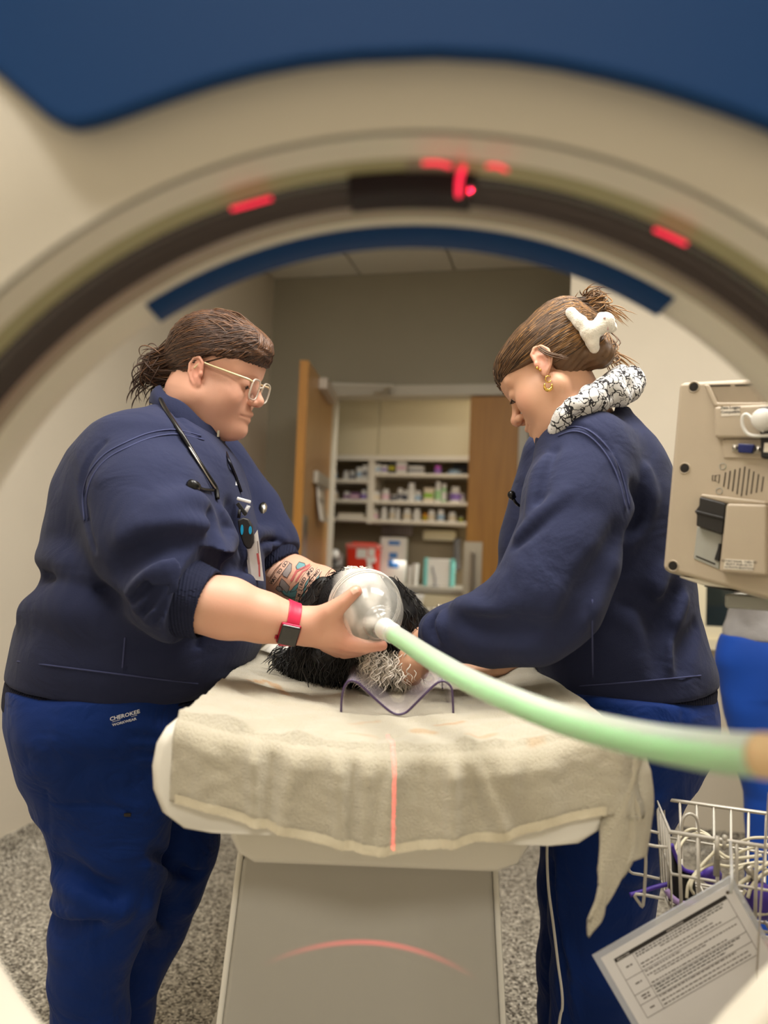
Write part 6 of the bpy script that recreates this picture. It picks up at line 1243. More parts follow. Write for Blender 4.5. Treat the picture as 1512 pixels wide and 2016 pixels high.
hp2 = [P(1120, 828, 1.28), P(1150, 808, 1.278), P(1182, 792, 1.292), P(1214, 780, 1.32), P(1238, 768, 1.36)]; hp3 = [P(1200, 748, 1.35), P(1224, 738, 1.37), P(1242, 748, 1.385), P(1246, 770, 1.385)]
def fhood(p):
    d = s_chain(p, hp1, [.012, .015, .017, .018, .019, .021, .023, .021, .019, .017], .008); d = smin(d, s_chain(p, hp2, [.010, .015, .017, .018, .02], .01), .010); d = smin(d, s_chain(p, hp3, [.014, .018, .018, .014], .01), .010)
    d = smin(d, s_cap(p, P(1096, 852, 1.285), P(1102, 838, 1.278), .010, .012), .006); return d+wob(p, 75, .0050, 2.)+wob(p, 170, .0014, 1.)
sdf_obj('print_hood', fhood, P(1170, 790, 1.37)-Vector((.12, .16, .12)), P(1170, 790, 1.37)+Vector((.12, .18, .12)), .0022, M_cat, wB)
# trousers
nB_ = [(1228, 1440, .145), (1210, 1510, .125), (1198, 1580, .106), (1188, 1660, .097), (1183, 1750, .088), (1181, 1830, .082), (1178, 1930, .08), (1176, 2016, .08), (1175, 2180, .075)]; fB_ = [(1190, 1440, .12), (1160, 1600, .10), (1146, 1760, .085), (1140, 1900, .08), (1138, 2010, .078), (1138, 2110, .075)]
hipB = px_st([(1340, 1050, 1392, .175), (1400, 1062, 1390, .178), (1450, 1078, 1385, .17), (1500, 1100, 1362, .155)], 1.44); lnB, rnB = legch(nB_, 1.38); lfB, rfB = legch(fB_, 1.58)
def fB_tr0(p): d = s_loft(p, hipB); d = smin(d, s_chain(p, lnB, rnB, .03), .05); d = smin(d, s_chain(p, lfB, rfB, .03), .05); d = smax(d, p[:, 2]-A3(P(1200, 1345, 1.44))[2], .01); return smax(d, .08-p[:, 2], .01)
trb_f = [([(1100, 1690), (1105, 1800), (1125, 1900), (1135, 2000)], .008, 1, .015, .004), ([(1090, 1700), (1095, 1800), (1112, 1900)], .006, -1, .015, 0.), ([(1240, 1560), (1270, 1580), (1300, 1570)], .01, 1, .02, .004), ([(1200, 1700), (1240, 1720), (1265, 1715)], .012, 1, .03, .005), ([(1345, 1400), (1350, 1430), (1345, 1460)], .003, -1, .006, 0)]
fB_trf = with_folds(fB_tr0, trb_f); trB = sdf_obj('scrub_trousers', lambda p: fB_trf(p)+wob(p, 22, .005, 7.)+wob(p, 55, .0015, 2.), (.1, 1.05, .05), (.68, 1.86, .98), .005, M_scrub, wB)
for c in legsB:
    e = footB(c)[-2]; sdf_obj('shoe', lambda p, e=e: smin(s_ell(p, (e.x-.02, e.y, .05), (.06, .048, .05)), s_ell(p, (e.x-.11, e.y+.04, .035), (.08, .05, .036)), .04), (e.x-.24, e.y-.1, 0), (e.x+.1, e.y+.14, .14), .005, M_shoe, wB)
# her stethoscope ear piece sticking out in front of the chest
stB = thing('stethoscope', 'black ear tip of a stethoscope jutting from the chest of the bending woman', 'stethoscope', P(1020, 985, 1.42))
b = MB(); b.tube([P(1004, 971, 1.42), P(1007, 975, 1.42), P(1012, 982, 1.42)], [.004, .0075, .0055], 12); b.sphere(P(1007, 974, 1.42), .0078, 12); b.obj('ear_tip', M_blk, stB)
b = MB(); b.tube(smooth_path([P(1010, 980, 1.42), P(1016, 990, 1.42), P(1026, 996, 1.43), P(1045, 990, 1.46)], 5), .0028, 8); b.obj('ear_tube', M_blk, stB); b = MB(); b.tube(smooth_path([P(1045, 990, 1.46), P(1050, 930, 1.50), P(1075, 870, 1.50), P(1130, 815, 1.50), P(1190, 790, 1.44)], 6), .0042, 8); b.obj('tubing', M_blk, stB)
# ================================================================ third person behind the monitor
wC = thing('person', 'person in grey top and blue scrub trousers mostly hidden behind the monitor', 'person', P(1530, 1400, 2.25)); wC.location.z = 0; dC3 = 2.25
hfC = head_frame(P(1545, 800, dC3), (-.6, -.8, 0), R(15)); torC = px_st([(890, 1500, 1590, .1), (930, 1450, 1640, .12), (1050, 1455, 1635, .12), (1160, 1455, 1635, .12), (1190, 1446, 1640, .125), (1220, 1438, 1645, .13), (1252, 1428, 1650, .135), (1262, 1430, 1650, .135)], dC3)
lg = [[P(1485, 1300, dC3), P(1500, 1420, dC3), P(1518, 1560, dC3), P(1515, 1680, dC3), P(1512, 1760, dC3)], [P(1590, 1300, dC3), P(1592, 1420, dC3), P(1588, 1560, dC3), P(1586, 1680, dC3), P(1585, 1760, dC3)]]
hcC = Vector(hfC['o'])
def fC_body(p):
    d = s_cap(p, P(1545, 860, dC3), P(1545, 920, dC3), .05, .055); d = smin(d, s_cap(p, P(1545, 940, dC3), P(1545, 1250, dC3), .08, .09), .03)
    for s in (-1, 1): d = smin(d, s_chain(p, [P(1545+s*95, 960, dC3), P(1545+s*105, 1080, dC3-.02), P(1545+s*60, 1150, dC3-.2), P(1545+s*30, 1150, dC3-.27)], [.045, .04, .033, .028]), .03)
    for c in lg: d = smin(d, s_chain(p, c+[Vector((c[-1].x, c[-1].y, .08)), Vector((c[-1].x-.03, c[-1].y-.12, .04))], [.08, .07, .055, .045, .042, .04, .035]), .03)
    return d
build_body('body', wC, [(lambda p: smin(head_sdf(to_l(hfC, p), {}), ear_sdf(to_l(hfC, p)), .004), hcC-Vector((.16, .16, .14)), hcC+Vector((.16, .16, .16)), .004), (fC_body, P(1545, 1200, dC3)-Vector((.26, .38, 1.4)), P(1545, 1200, dC3)+Vector((.26, .2, .62)), .01)], [lambda v: skin_col(to_l(hfC, v)), lambda v: np.tile(SK, (len(v), 1))])
sdf_obj('hair', lambda p: smax(s_ell(to_l(hfC, p), cH, rH), -(to_l(hfC, p)[:, 2]-(.04+.3*to_l(hfC, p)[:, 0])), .01), hcC-Vector((.16, .16, .12)), hcC+Vector((.16, .16, .18)), .006, M_hA, wC)
def fC_top(p):
    d = s_loft(p, torC)
    for s in (-1, 1): d = smin(d, s_chain(p, [P(1545+s*85, 945, dC3), P(1545+s*103, 1030, dC3-.01), P(1545+s*104, 1075, dC3-.02)], [.06, .062, .06]), .03)
    return d+wob(p, 40, .004, 1.)+wob(p, 95, .0016, 3.)
sdf_obj('grey_top', fC_top, P(1545, 1080, dC3)-Vector((.26, .22, .32)), P(1545, 1080, dC3)+Vector((.26, .2, .34)), .006, mat('grey_knit', srgb(168, 166, 166), .85, bump=.5, bscale=240, var=.08, vscale=30), wC)
def fC_tr(p):
    d = s_loft(p, px_st([(1240, 1434, 1648, .13), (1300, 1436, 1650, .135), (1360, 1444, 1650, .12)], dC3))
    for c in lg: d = smin(d, s_chain(p, c+[Vector((c[-1].x, c[-1].y, .09))], [.11, .098, .075, .066, .062, .06]), .03)
    return smax(smax(d+wob(p, 26, .005, 2.), p[:, 2]-P(1500, 1250, dC3).z, .01), .05-p[:, 2], .01)
sdf_obj('scrub_trousers', fC_tr, P(1545, 1500, dC3)-Vector((.28, .25, .65)), P(1545, 1500, dC3)+Vector((.28, .25, .5)), .007, mat('scrub_royal', srgb(14, 74, 178), .7, var=.1, vscale=8, bump=.2, bscale=400), wC)
for c in lg: e = c[-1]; sdf_obj('shoe', lambda p, e=e: smin(s_ell(p, (e.x, e.y, .05), (.048, .06, .05)), s_ell(p, (e.x-.02, e.y-.11, .035), (.045, .08, .036)), .04), (e.x-.12, e.y-.24, 0), (e.x+.1, e.y+.1, .14), .007, M_shoe, wC)
# ================================================================ dog lying on the table, muzzle in the mask
dg = thing('dog', 'black and white long-haired dog lying with its muzzle in the clear mask', 'dog', P(720, 1290, 1.45))
HC = MC-max_*.03+ZX*.004                                   # head centre behind the mask rim
HC = P(700, 1188, 1.345); axd = max_
BC = [P(700, 1285, 1.43), P(735, 1270, 1.60), P(760, 1255, 1.80)]
zt0 = ztab(TX)+.02
BC = [Vector((q.x, q.y, zt0+h)) for q, h in zip(BC, (.075, .085, .08))]
def fdog(p):
    d = s_ell(p, HC, (.066, .07, .062)); d = smin(d, s_cap(p, HC+axd*.03-ZX*.004, HC+axd*.1-ZX*.012, .036, .024), .02)      # head and muzzle
    d = smin(d, s_cap(p, HC-axd*.01-ZX*.03, BC[0]+ZX*.01, .05, .066), .04); d = smin(d, s_chain(p, BC, [.088, .098, .088], .03), .04)
    d = smin(d, s_ell(p, P(640, 1288, 1.38), (.05, .06, .036)), .03)                     # near shoulder and leg
    for x0, y0, d0, x1, y1, d1 in ((600, 1290, 1.40, 560, 1292, 1.46), (790, 1300, 1.40, 800, 1322, 1.34)): a, c = P(x0, y0, d0), P(x1, y1, d1); a.z = max(a.z, zt0+.03); c.z = zt0+.018; d = smin(d, s_cap(p, a, c, .03, .018), .02)
    for s in (-1, 1):   # hind legs folded beside the rump, tail
        a = BC[2]+Vector((s*.08, -.03, -.02)); d = smin(d, s_ell(p, a, (.045, .075, .05)), .03); d = smin(d, s_cap(p, a+Vector((s*.02, -.05, -.04)), a+Vector((s*.02, -.14, -.045)), .02, .014), .015)
    d = smin(d, s_chain(p, [BC[2]+Vector((0, .07, .01)), BC[2]+Vector((.05, .14, -.03)), BC[2]+Vector((.0, .2, -.055))], [.022, .018, .012]), .02); return d
blk = np.array(srgb(20, 18, 18)); wht = np.array(srgb(234, 228, 218)); gry = np.array(srgb(150, 140, 130))
def dog_white(v):
    """0 black .. 1 white: blaze, muzzle, chest"""
    q = v-A3(HC); f_ = q @ A3(axd); up = q[:, 2]; sx = q @ A3(_r)
    bl = np.clip(1.3-np.abs(sx-.012)/.04, 0, 1)*(up > .015); mz = np.clip((f_-.035)/.012, 0, 1)
    ch = np.clip(1.25-np.linalg.norm((v-A3(P(748, 1308, 1.335)))/np.array([.045, .05, .035]), axis=1), 0, 1)*1.6
    pch = np.clip(1.2-np.linalg.norm((v-A3(MC+max_*.04-_r*.022+_u*.012))/.02, axis=1), 0, 1); return np.clip(np.maximum(np.maximum(bl, mz*(1-.75*pch)), ch), 0, 1)
def cdog(v):
    w = dog_white(v)[:, None]; c = blk*(1-w)+wht*w; q = v-A3(HC); f_ = q @ A3(axd); n = np.array([nz(*(p*38)) for p in v]); g = (np.clip((f_-.03)/.02, 0, 1)*np.clip(.6+n*1.5, 0, .95))[:, None]; return c*(1-g)+gry*.35*g
M_dog = mat('dog_coat', (.02, .02, .02), .6, attr='Col', bump=.6, bscale=300)
dgb = sdf_obj('body', fdog, (-.24, 1.1, .85), (.22, 2.12, 1.2), .0034, M_dog, dg, colf=cdog)
b = MB(); b.sphere(HC+axd*.125-ZX*.012, (.014, .012, .011), 12); b.obj('nose', mat('dog_nose', srgb(22, 20, 20), .25), dg)
for s in (-1, 1):
    b = MB(); b.sphere(HC+axd*.042+_r*s*.028+_u*.018, .0085, 12); b.obj('eye', mat('dog_eye', srgb(26, 16, 12), .08), dg)
# hanging ears
def fear(p, s):
    a = HC+_r*s*.058+ZX*.03; e = HC+_r*s*.088-ZX*.07+Vector((0, .01, 0)); return s_chain(p, [a, a.lerp(e, .5)+_r*s*.012, e], [.018, .026, .016])*1.0
for s in (-1, 1): sdf_obj('ear', lambda p, s=s: fear(p, s), HC-Vector((.16, .1, .14)), HC+Vector((.16, .1, .1)), .004, mat('dog_black', srgb(20, 18, 18), .55), dg)
# coat: tapered curls growing from the body surface
me = dgb.data; nvt = len(me.vertices); vco = np.empty(nvt*3); me.vertices.foreach_get('co', vco); vco = vco.reshape(-1, 3); vn = np.empty(nvt*3); me.vertices.foreach_get('normal', vn); vn = vn.reshape(-1, 3)
fb, fw2, fg = [], [], []; pick = rng.permutation(nvt)[:20000]; wv = dog_white(vco); mzz = (vco-A3(HC)) @ A3(axd)
for i in pick:
    p = vco[i]; n = vn[i]
    if mzz[i] > -.0 and np.linalg.norm(p-A3(HC)) < .16: 
        if np.linalg.norm(np.cross(p-A3(MC), A3(max_))) < .066: continue
    if p[2] < zt0+.004 and n[2] < -.3: continue
    if p[1] > 1.75 and rng.random() < .6: continue
    L_ = rng.uniform(.016, .034); onh = np.linalg.norm(p-A3(HC)) < .085
    if onh: L_ *= .55
    back = np.array([0, .4, -.9]) if not onh else -A3(axd)*.8+np.array([0, 0, -.35])
    cu = rng.normal(0, .35, 3); t = np.linspace(0, 1, 6)[:, None]; d = n*.25+back*.8+cu*.6; d /= np.linalg.norm(d); side = np.cross(d, n)+1e-6; side /= np.linalg.norm(side)
    pts = p+d*L_*t+side*(.0035*np.sin(t*6+rng.uniform(0, 6)))+np.array([0, 0, -.35])*L_*t**2; pts[:, 2] = np.maximum(pts[:, 2], zt0-.002)
    (fw2 if wv[i] > .5 else fb).append(pts)
for s in (-1, 1):       # ear feathering
    for i in range(420):
        t0 = rng.random(); a = A3(HC+_r*s*(.062+.026*t0)+ZX*(.035-.105*t0))+rng.normal(0, .011, 3); L_ = rng.uniform(.03, .062); dv = np.array([s*.25+rng.normal(0, .2), rng.normal(0, .25), -1]); dv /= np.linalg.norm(dv); t = np.linspace(0, 1, 8)[:, None]
        pts = a+dv*L_*t+np.array([s, 0, 0])*.004*np.sin(t*7+rng.uniform(0, 6)); pts[:, 2] = np.maximum(pts[:, 2], zt0); fb.append(pts)
for i in range(300):    # curly white bib under the chin, spilling into the trough
    a = A3(P(rng.uniform(722, 800), rng.uniform(1278, 1318), rng.uniform(1.30, 1.36))); L_ = rng.uniform(.025, .05); dv = np.array([rng.normal(0, .5), -.35, -.9]); dv /= np.linalg.norm(dv); t = np.linspace(0, 1, 12)[:, None]; ph = rng.uniform(0, 6)
    pts = a+dv*L_*t+np.concatenate([.0045*np.sin(t*11+ph), .003*np.cos(t*11+ph), 0*t], 1); pts[:, 2] = np.maximum(pts[:, 2], zt0-.012); fw2.append(pts)
for i in range(200):    # tuft on the pad beside the shoulder
    a = A3(P(rng.uniform(548, 680), rng.uniform(1268, 1300), rng.uniform(1.36, 1.44))); dv = np.array([rng.uniform(-1, .2), -.3, -.5]); dv /= np.linalg.norm(dv); t = np.linspace(0, 1, 9)[:, None]; ph = rng.uniform(0, 6)
    pts = a+dv*rng.uniform(.02, .045)*t+np.concatenate([.003*np.sin(t*9+ph), .003*np.cos(t*9+ph), -.01*t*t], 1); pts[:, 2] = np.maximum(pts[:, 2], zt0); fb.append(pts)
o1 = strand_obj('black_coat', fb, rr(len(fb), .0005, .0012), mat('dog_fur_black', srgb(24, 22, 22), .4, spec=.6), dg); o2 = strand_obj('white_coat', fw2, rr(len(fw2), .0006, .0013), mat('dog_fur_white', srgb(238, 230, 218), .5), dg); o1['kind'] = 'stuff'; o2['kind'] = 'stuff'
# ================================================================ patient monitor on its roll stand
mTL, mBL, mTR, mBR = P(1335, 752, 1.085), P(1302, 1120, 1.085), P(1512, 742, 1.0), P(1512, 1168, 1.0)
mex = ((mTR+mBR)/2-(mTL+mBL)/2).normalized(); mey = (mTL-mBL); mey = (mey-mex*mey.dot(mex)).normalized(); men = mex.cross(mey); men = men if men.dot(_f) < 0 else -men      # men points to the camera
mo = (mTL+mBL)/2
def mp(px, py, lift=0.): q = hit(px, py, mo+men*lift, men); return q
def m2(px, py, lift=0.): q = mp(px, py, lift)-mo; return (q.dot(mex), q.dot(mey))
mon = thing('patient_monitor', 'beige patient monitor seen from its back beside the bending woman', 'monitor', mp(1450, 1160))
M_mb = mat('monitor_beige', srgb(178, 164, 144), .5, var=.03, vscale=20, bump=.08, bscale=900); M_mb2 = mat('monitor_bezel', srgb(190, 182, 164), .45); M_mg = mat('monitor_grey', srgb(160, 160, 152), .5)
def mprism(name, pts, lift, t, m, bevel=0., par=None):
    """panel outlined in photo pixels on the back plane, lifted towards the viewer and t thick behind that"""
    b = MB(); poly = [m2(x, y, lift) for x, y in pts]; ar = sum(poly[i][0]*poly[(i+1) % len(poly)][1]-poly[(i+1) % len(poly)][0]*poly[i][1] for i in range(len(poly))); poly = poly if ar < 0 else poly[::-1]
    b.prism(poly, mo+men*lift, mex, mey, -men, t); return b.obj(name, m, par or mon, smooth=False, bevel=bevel)
wR = m2(1512, 955)[0]; W_ = .30
tl, bl = m2(1336, 752), m2(1303, 1122); tr_, br_ = (W_, m2(1512, 742)[1]+.012), (W_, m2(1512, 1168)[1]-.022)
def mpoly(name, poly, lift, t, m, bevel=0.):
    b = MB(); b.prism(poly, mo+men*lift, mex, mey, -men, t); return b.obj(name, m, mon, smooth=False, bevel=bevel)
mpoly('rear_shell', [tl, tr_, br_, bl], 0, .04, M_mb, .007); mpoly('front_bezel', [(tl[0]-.010, tl[1]+.006), (tr_[0]+.01, tr_[1]+.006), (br_[0]+.01, br_[1]-.006), (bl[0]-.012, bl[1]-.004)], -.034, .05, M_mb2, .008)
mpoly('screen', [(tl[0]+.02, tl[1]-.02), (tr_[0]-.02, tr_[1]-.02), (br_[0]-.02, br_[1]+.04), (bl[0]+.02, bl[1]+.04)], -.083, .003, mat('screen_dark', srgb(14, 18, 22), .1), 0)
Mh = mat('hole_dark', srgb(30, 26, 22), .8)
for x, y in ((1366, 762), (1348, 922), (1325, 1114)):
    b = MB(); b.lathe([(0, .0006), (.0048, .0006), (.0062, .0002), (.0066, -.001)], mp(x, y), men, 20); h_ = b.obj('screw_hole', Mh, mon); b = MB(); b.lathe([(.0062, .0), (.0074, .0016), (.0084, 0)], mp(x, y), men, 20); b.obj('boss', M_mb, h_)
# carrying-handle recess: raised surround leaves a sunk panel
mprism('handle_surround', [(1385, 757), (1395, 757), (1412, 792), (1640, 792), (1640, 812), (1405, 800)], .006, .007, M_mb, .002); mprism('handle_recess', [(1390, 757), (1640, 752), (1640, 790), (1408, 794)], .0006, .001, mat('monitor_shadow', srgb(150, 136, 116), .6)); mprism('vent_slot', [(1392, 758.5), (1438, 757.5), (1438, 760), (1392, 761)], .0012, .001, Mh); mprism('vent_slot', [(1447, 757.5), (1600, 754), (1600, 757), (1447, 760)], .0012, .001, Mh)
mprism('connector_block', [(1405, 800), (1640, 790), (1640, 862), (1406, 862)], .010, .011, M_mb, .004); mprism('port_recess', [(1421, 864), (1640, 862), (1640, 904), (1424, 902)], .003, .004, M_mb, .002)
def sticker(pts, lines, size, lift, rot=0.):
    s = mprism('sticker', pts, lift, .0005, mat('sticker_white', srgb(222, 214, 200), .5)); cx, cy = sum(p[0] for p in pts)/4, sum(p[1] for p in pts)/4; c = mp(cx, cy, lift+.0006)
    e1 = (mp(pts[1][0], pts[1][1], lift)-mp(pts[0][0], pts[0][1], lift)).normalized(); e2 = men.cross(e1); e2 = e2 if e2.dot(mey) > 0 else -e2
    for i, tx in enumerate(lines):
        v, f = text_mesh(tx, size, bold=True); off = e2*((len(lines)-1)/2-i)*size*1.15+(e2*size*.35 if len(lines) == 2 else e2*0); b = MB(); b.v = [tuple(c+off+e1*x+e2*y) for x, y in v]; b.f = f; b.obj('lettering', mat('ink_dark', srgb(52, 46, 44), .7), s, smooth=False)
sticker([(1419, 801), (1455, 799.5), (1457.5, 817.5), (1420, 819.5)], ['Data Logger', 'Compatible'], .0052, .0106)
# video port
c = mp(1471, 884, .004); b = MB(); b.prism([(-.0105, .006), (.0105, .006), (.009, -.006), (-.009, -.006)], c+men*.008, mex, mey, -men, .008); pt = b.obj('video_port', mat('port_blue', srgb(18, 30, 92), .4), mon, smooth=False, bevel=.0015)
b = MB(); b.prism([(-.019, .0048), (.019, .0048), (.019, -.0048), (-.019, -.0048)], c+men*.001, mex, mey, -men, .002); b.obj('port_flange', M_steel, pt, smooth=False, bevel=.0006)
for s in (-1, 1): b = MB(); b.tube([c+mex*s*.0145, c+mex*s*.0145+men*.005], .0032, 8); b.obj('jack_screw', M_steel, pt)
# black module with white plug and looped lead at the frame's edge
mprism('power_module', [(1494, 800), (1640, 800), (1640, 912), (1497, 902)], .022, .013, M_blkm, .003); mprism('module_label', [(1505, 872), (1560, 872), (1560, 892), (1503, 890)], .0226, .0005, _M['sticker_white'])
b = MB(); q = mp(1506, 828, .022); b.lathe([(0, .018), (.011, .018), (.0135, .014), (.0145, 0), (.0145, -.004)], q, men, 20); b.obj('plug', mat('plug_white', srgb(214, 212, 206), .4), mon)
b = MB(); lp = [(1504, 850), (1492, 838), (1480, 824), (1470, 816), (1463, 819), (1461, 830), (1464, 843), (1472, 854), (1484, 858), (1500, 858), (1520, 857)]; b.tube(smooth_path([mp(x, y, .03) for x, y in lp], 6), .0021, 10); b.obj('looped_lead', _M['plug_white'], mon)
# speaker slots and icon
tops = [(570, 755), (603, 745), (637, 735), (672, 725), (707, 715), (738, 732), (770, 750), (804, 768), (838, 786)]; bots = [(556, 857), (587, 874), (618, 890), (650, 910), (681, 925), (716, 918), (750, 908), (787, 900), (824, 892)]
zz = lambda x, y: (1270+x/3.6, 720+y/3.6)
for t_, b_ in zip(tops, bots): a_, c_ = zz(*t_), zz(*b_); mprism('speaker_slot', [(a_[0]-.9, a_[1]), (a_[0]+.9, a_[1]), (c_[0]+.9, c_[1]), (c_[0]-.9, c_[1])], .0008, .001, Mh)
def mline(pts, w, lift=.0006, closed=False, name='icon_line'):
    b = MB(); b.tube([mp(*zz(*p), lift) for p in pts], w, 5, closed=closed); b.obj(name, Mh, mon)
mline([(477, 778), (498, 778), (494, 815), (476, 814)], .0005, closed=True); mline([(498, 780), (528, 772), (522, 831), (494, 812)], .0005, closed=True)
for x, y in ((550, 713), (525, 888)): b = MB(); b.tube([mp(*zz(x, y), .0006)+mex*.0042*math.cos(w)+mey*.0042*math.sin(w) for w in np.linspace(0, 6.28, 18, endpoint=False)], .0005, 5, closed=True); s_ = b.obj('flush_screw', M_mg, mon)
# battery latch, grey plate, raised block
mprism('latch_plate', [zz(368, 1140), zz(548, 1198), zz(522, 1444), zz(343, 1366)], .002, .003, M_mg, .001); mprism('plate_groove', [zz(362, 1345), zz(498, 1402), zz(496, 1412), zz(360, 1354)], .0026, .001, Mh); mprism('rocker', [zz(520, 1258), zz(538, 1262), zz(524, 1388), zz(488, 1374), zz(512, 1300)], .005, .005, M_blkm, .001)
mprism('battery_latch', [zz(384, 928), zz(572, 976), zz(546, 1196), zz(360, 1134), zz(364, 1060), zz(352, 1030), zz(380, 990)], .014, .016, mat('latch_black', srgb(36, 34, 33), .45), .002); mprism('latch_ridge', [zz(352, 1022), zz(556, 1074), zz(556, 1090), zz(352, 1042)], .017, .006, _M['latch_black'], .001)
mprism('printer_block', [zz(572, 974), zz(862, 982), zz(862, 1490), zz(520, 1462)], .016, .018, M_mb, .004); mprism('block_chamfer', [zz(400, 908), zz(850, 960), zz(862, 984), zz(574, 976), zz(384, 930)], .010, .011, M_mb, .003)
sticker([zz(566, 1369), zz(771, 1381), zz(764, 1453), zz(556, 1441)], ['ROTARY KNOB:  TURN TO', 'SELECT, PUSH IN TO', 'ACTIVATE SELECTION'], .0036, .0166)
mprism('side_sticker', [zz(868, 1120), zz(1100, 1120), zz(1090, 1480), zz(828, 1474)], .004, .003, _M['sticker_white'])
mprism('lower_lip', [zz(250, 1502), zz(420, 1560), zz(900, 1612), zz(900, 1590), zz(240, 1490)], -.004, .03, M_mb2, .003)
mprism('dock_slot', [zz(420, 1566), zz(640, 1604), zz(640, 1597), zz(420, 1558)], -.003, .03, Mh)
# stand
spx = 1590; ps_ = P(spx, 1180, 1.07); zb_m = mp(1512, 1175).z
std = thing('roll_stand', 'grey roll stand carrying the monitor and wire basket', 'stand', Vector((ps_.x, ps_.y, 0)))
b = MB(); b.tube([Vector((ps_.x, ps_.y, .08)), Vector((ps_.x, ps_.y, zb_m-.02))], .019, 16); b.obj('pole', M_frame, std)
bq = P(1535, 1172, 1.05); b = MB(); b.box(Vector((ps_.x-.03, ps_.y, zb_m-.012)), (.14, .09, .02), frame((mex.x, mex.y, 0), (-mex.y, mex.x, 0))); b.obj('mount_plate', M_mg, std, bevel=.004)
b = MB(); b.lathe([(0, .0), (.03, 0), (.03, .05), (.02, .06), (0, .06)], Vector((ps_.x, ps_.y, .06)), ZX, 20); b.obj('hub', M_mg, std)
for k in range(5):
    a = k*2*math.pi/5+.3; e = Vector((math.cos(a), math.sin(a), 0)); b = MB(); b.tube([Vector((ps_.x, ps_.y, .085)), Vector((ps_.x, ps_.y, .07))+e*.24], [.016, .012], 10); lg_ = b.obj('leg', M_frame, std); b = MB(); b.sphere(Vector((ps_.x, ps_.y, .03))+e*.24, (.016, .016, .03), 12); b.obj('caster', M_blkm, lg_)
# ================================================================ wire basket
zR = .776; bA_, bD_ = hit(1291, 1571, (0, 0, zR), ZX), hit(1319, 1638, (0, 0, zR), ZX); bB_, bC_ = hit(1508, 1602, (0, 0, zR), ZX), hit(1512, 1667, (0, 0, zR), ZX)
eb = ((bB_-bA_).normalized()+(bC_-bD_).normalized()).normalized(); LB = .245; bB_ = bA_+eb*LB; bC_ = bD_+eb*(LB-.0)
bk = thing('wire_basket', 'pale grey wire basket of cables below the monitor', 'basket', (bA_+bC_)/2-ZX*.125); M_wire = mat('wire_grey', srgb(196, 190, 178), .38, .2)
def tb_(pts, r=.0025, closed=False, par=None, name='wire'): b = MB(); b.tube(pts, r, 8, closed=closed); return b.obj(name, M_wire, par or bk)
sh = .93; cen = (bA_+bB_+bC_+bD_)/4
def low(q, z): k = 1-(1-sh)*(zR-z)/.125; return Vector((cen.x+(q.x-cen.x)*k, cen.y+(q.y-cen.y)*k, z))
tb_([bA_, bB_, bC_, bD_], .0032, True, name='rim'); tb_([low(q, zR-.06) for q in (bA_, bB_, bC_, bD_)], .0022, True, name='hoop'); tb_([low(q, zR-.125) for q in (bA_, bB_, bC_, bD_)], .0026, True, name='hoop')
for i in range(10):
    t = (i+.45)/9.6; a_, d_ = bA_.lerp(bB_, t), bD_.lerp(bC_, t); tb_([a_, low(a_, zR-.122), low(d_, zR-.122), d_])
for i in range(5):
    t = (i+.5)/5; a_, b_ = bA_.lerp(bD_, t), bB_.lerp(bC_, t); tb_([a_, low(a_, zR-.124), low(b_, zR-.124), b_])
# side hooks
for pts, dd in (([(1316, 1668), (1290, 1666), (1263, 1662), (1271, 1684), (1270, 1730), (1266, 1782), (1259, 1778), (1252, 1760), (1308, 1770)], 1.12), ([(1296, 1640), (1262, 1632), (1236, 1630), (1233, 1660), (1233, 1690), (1240, 1716), (1262, 1722), (1298, 1730)], 1.2), ([(1340, 1690), (1342, 1640), (1345, 1612), (1358, 1602), (1372, 1612), (1376, 1640), (1376, 1690)], 1.19)): tb_(smooth_path([P(x, y, dd) for x, y in pts], 3), .0024, name='hook')
# cables coiled in the basket: each its own lead
M_cab = mat('cable_cream', srgb(214, 206, 180), .45); M_pur = mat('cuff_purple', srgb(74, 50, 150), .45); M_lil = mat('cuff_lilac', srgb(168, 140, 190), .5)
CB = [([(1322, 1700, 1.16), (1338, 1650, 1.18), (1362, 1632, 1.2), (1392, 1642, 1.19), (1412, 1662, 1.17), (1440, 1664, 1.15), (1480, 1650, 1.13), (1530, 1650, 1.13)], .0021, 'cream lead arching highest over the back of the basket'),
 ([(1324, 1706, 1.155), (1345, 1656, 1.175), (1375, 1640, 1.19), (1405, 1655, 1.17), (1425, 1690, 1.15), (1470, 1672, 1.13), (1530, 1660, 1.12)], .0021, 'cream lead arching just below the highest one'),
 ([(1352, 1768, 1.10), (1356, 1740, 1.105), (1376, 1710, 1.115), (1400, 1684, 1.12), (1412, 1676, 1.12), (1440, 1690, 1.11), (1500, 1684, 1.10)], .0024, 'cream lead standing up in a steep curve at the basket front'),
 ([(1366, 1760, 1.10), (1360, 1745, 1.10), (1372, 1720, 1.11), (1400, 1702, 1.12), (1440, 1706, 1.12), (1490, 1698, 1.12), (1540, 1700, 1.12)], .0022, 'cream lead running low across the middle of the basket'),
 ([(1436, 1722, 1.11), (1462, 1708, 1.11), (1490, 1706, 1.10), (1512, 1716, 1.09), (1490, 1728, 1.09), (1455, 1740, 1.09), (1450, 1762, 1.09)], .0025, 'cream lead coiled by the purple bulb'),
 ([(1450, 1745, 1.08), (1480, 1722, 1.085), (1512, 1700, 1.09), (1540, 1690, 1.09)], .0026, 'thick cream lead slanting up above the purple bulb'),
 ([(1472, 1768, 1.075), (1480, 1745, 1.08), (1500, 1722, 1.085), (1530, 1706, 1.09)], .0026, 'thick cream lead slanting beside the purple bulb'),
 ([(1468, 1752, 1.072), (1458, 1772, 1.074), (1466, 1798, 1.075), (1494, 1800, 1.072), (1530, 1796, 1.07)], .0024, 'cream lead looping under the purple bulb')]
zmin = zR-.125+.006
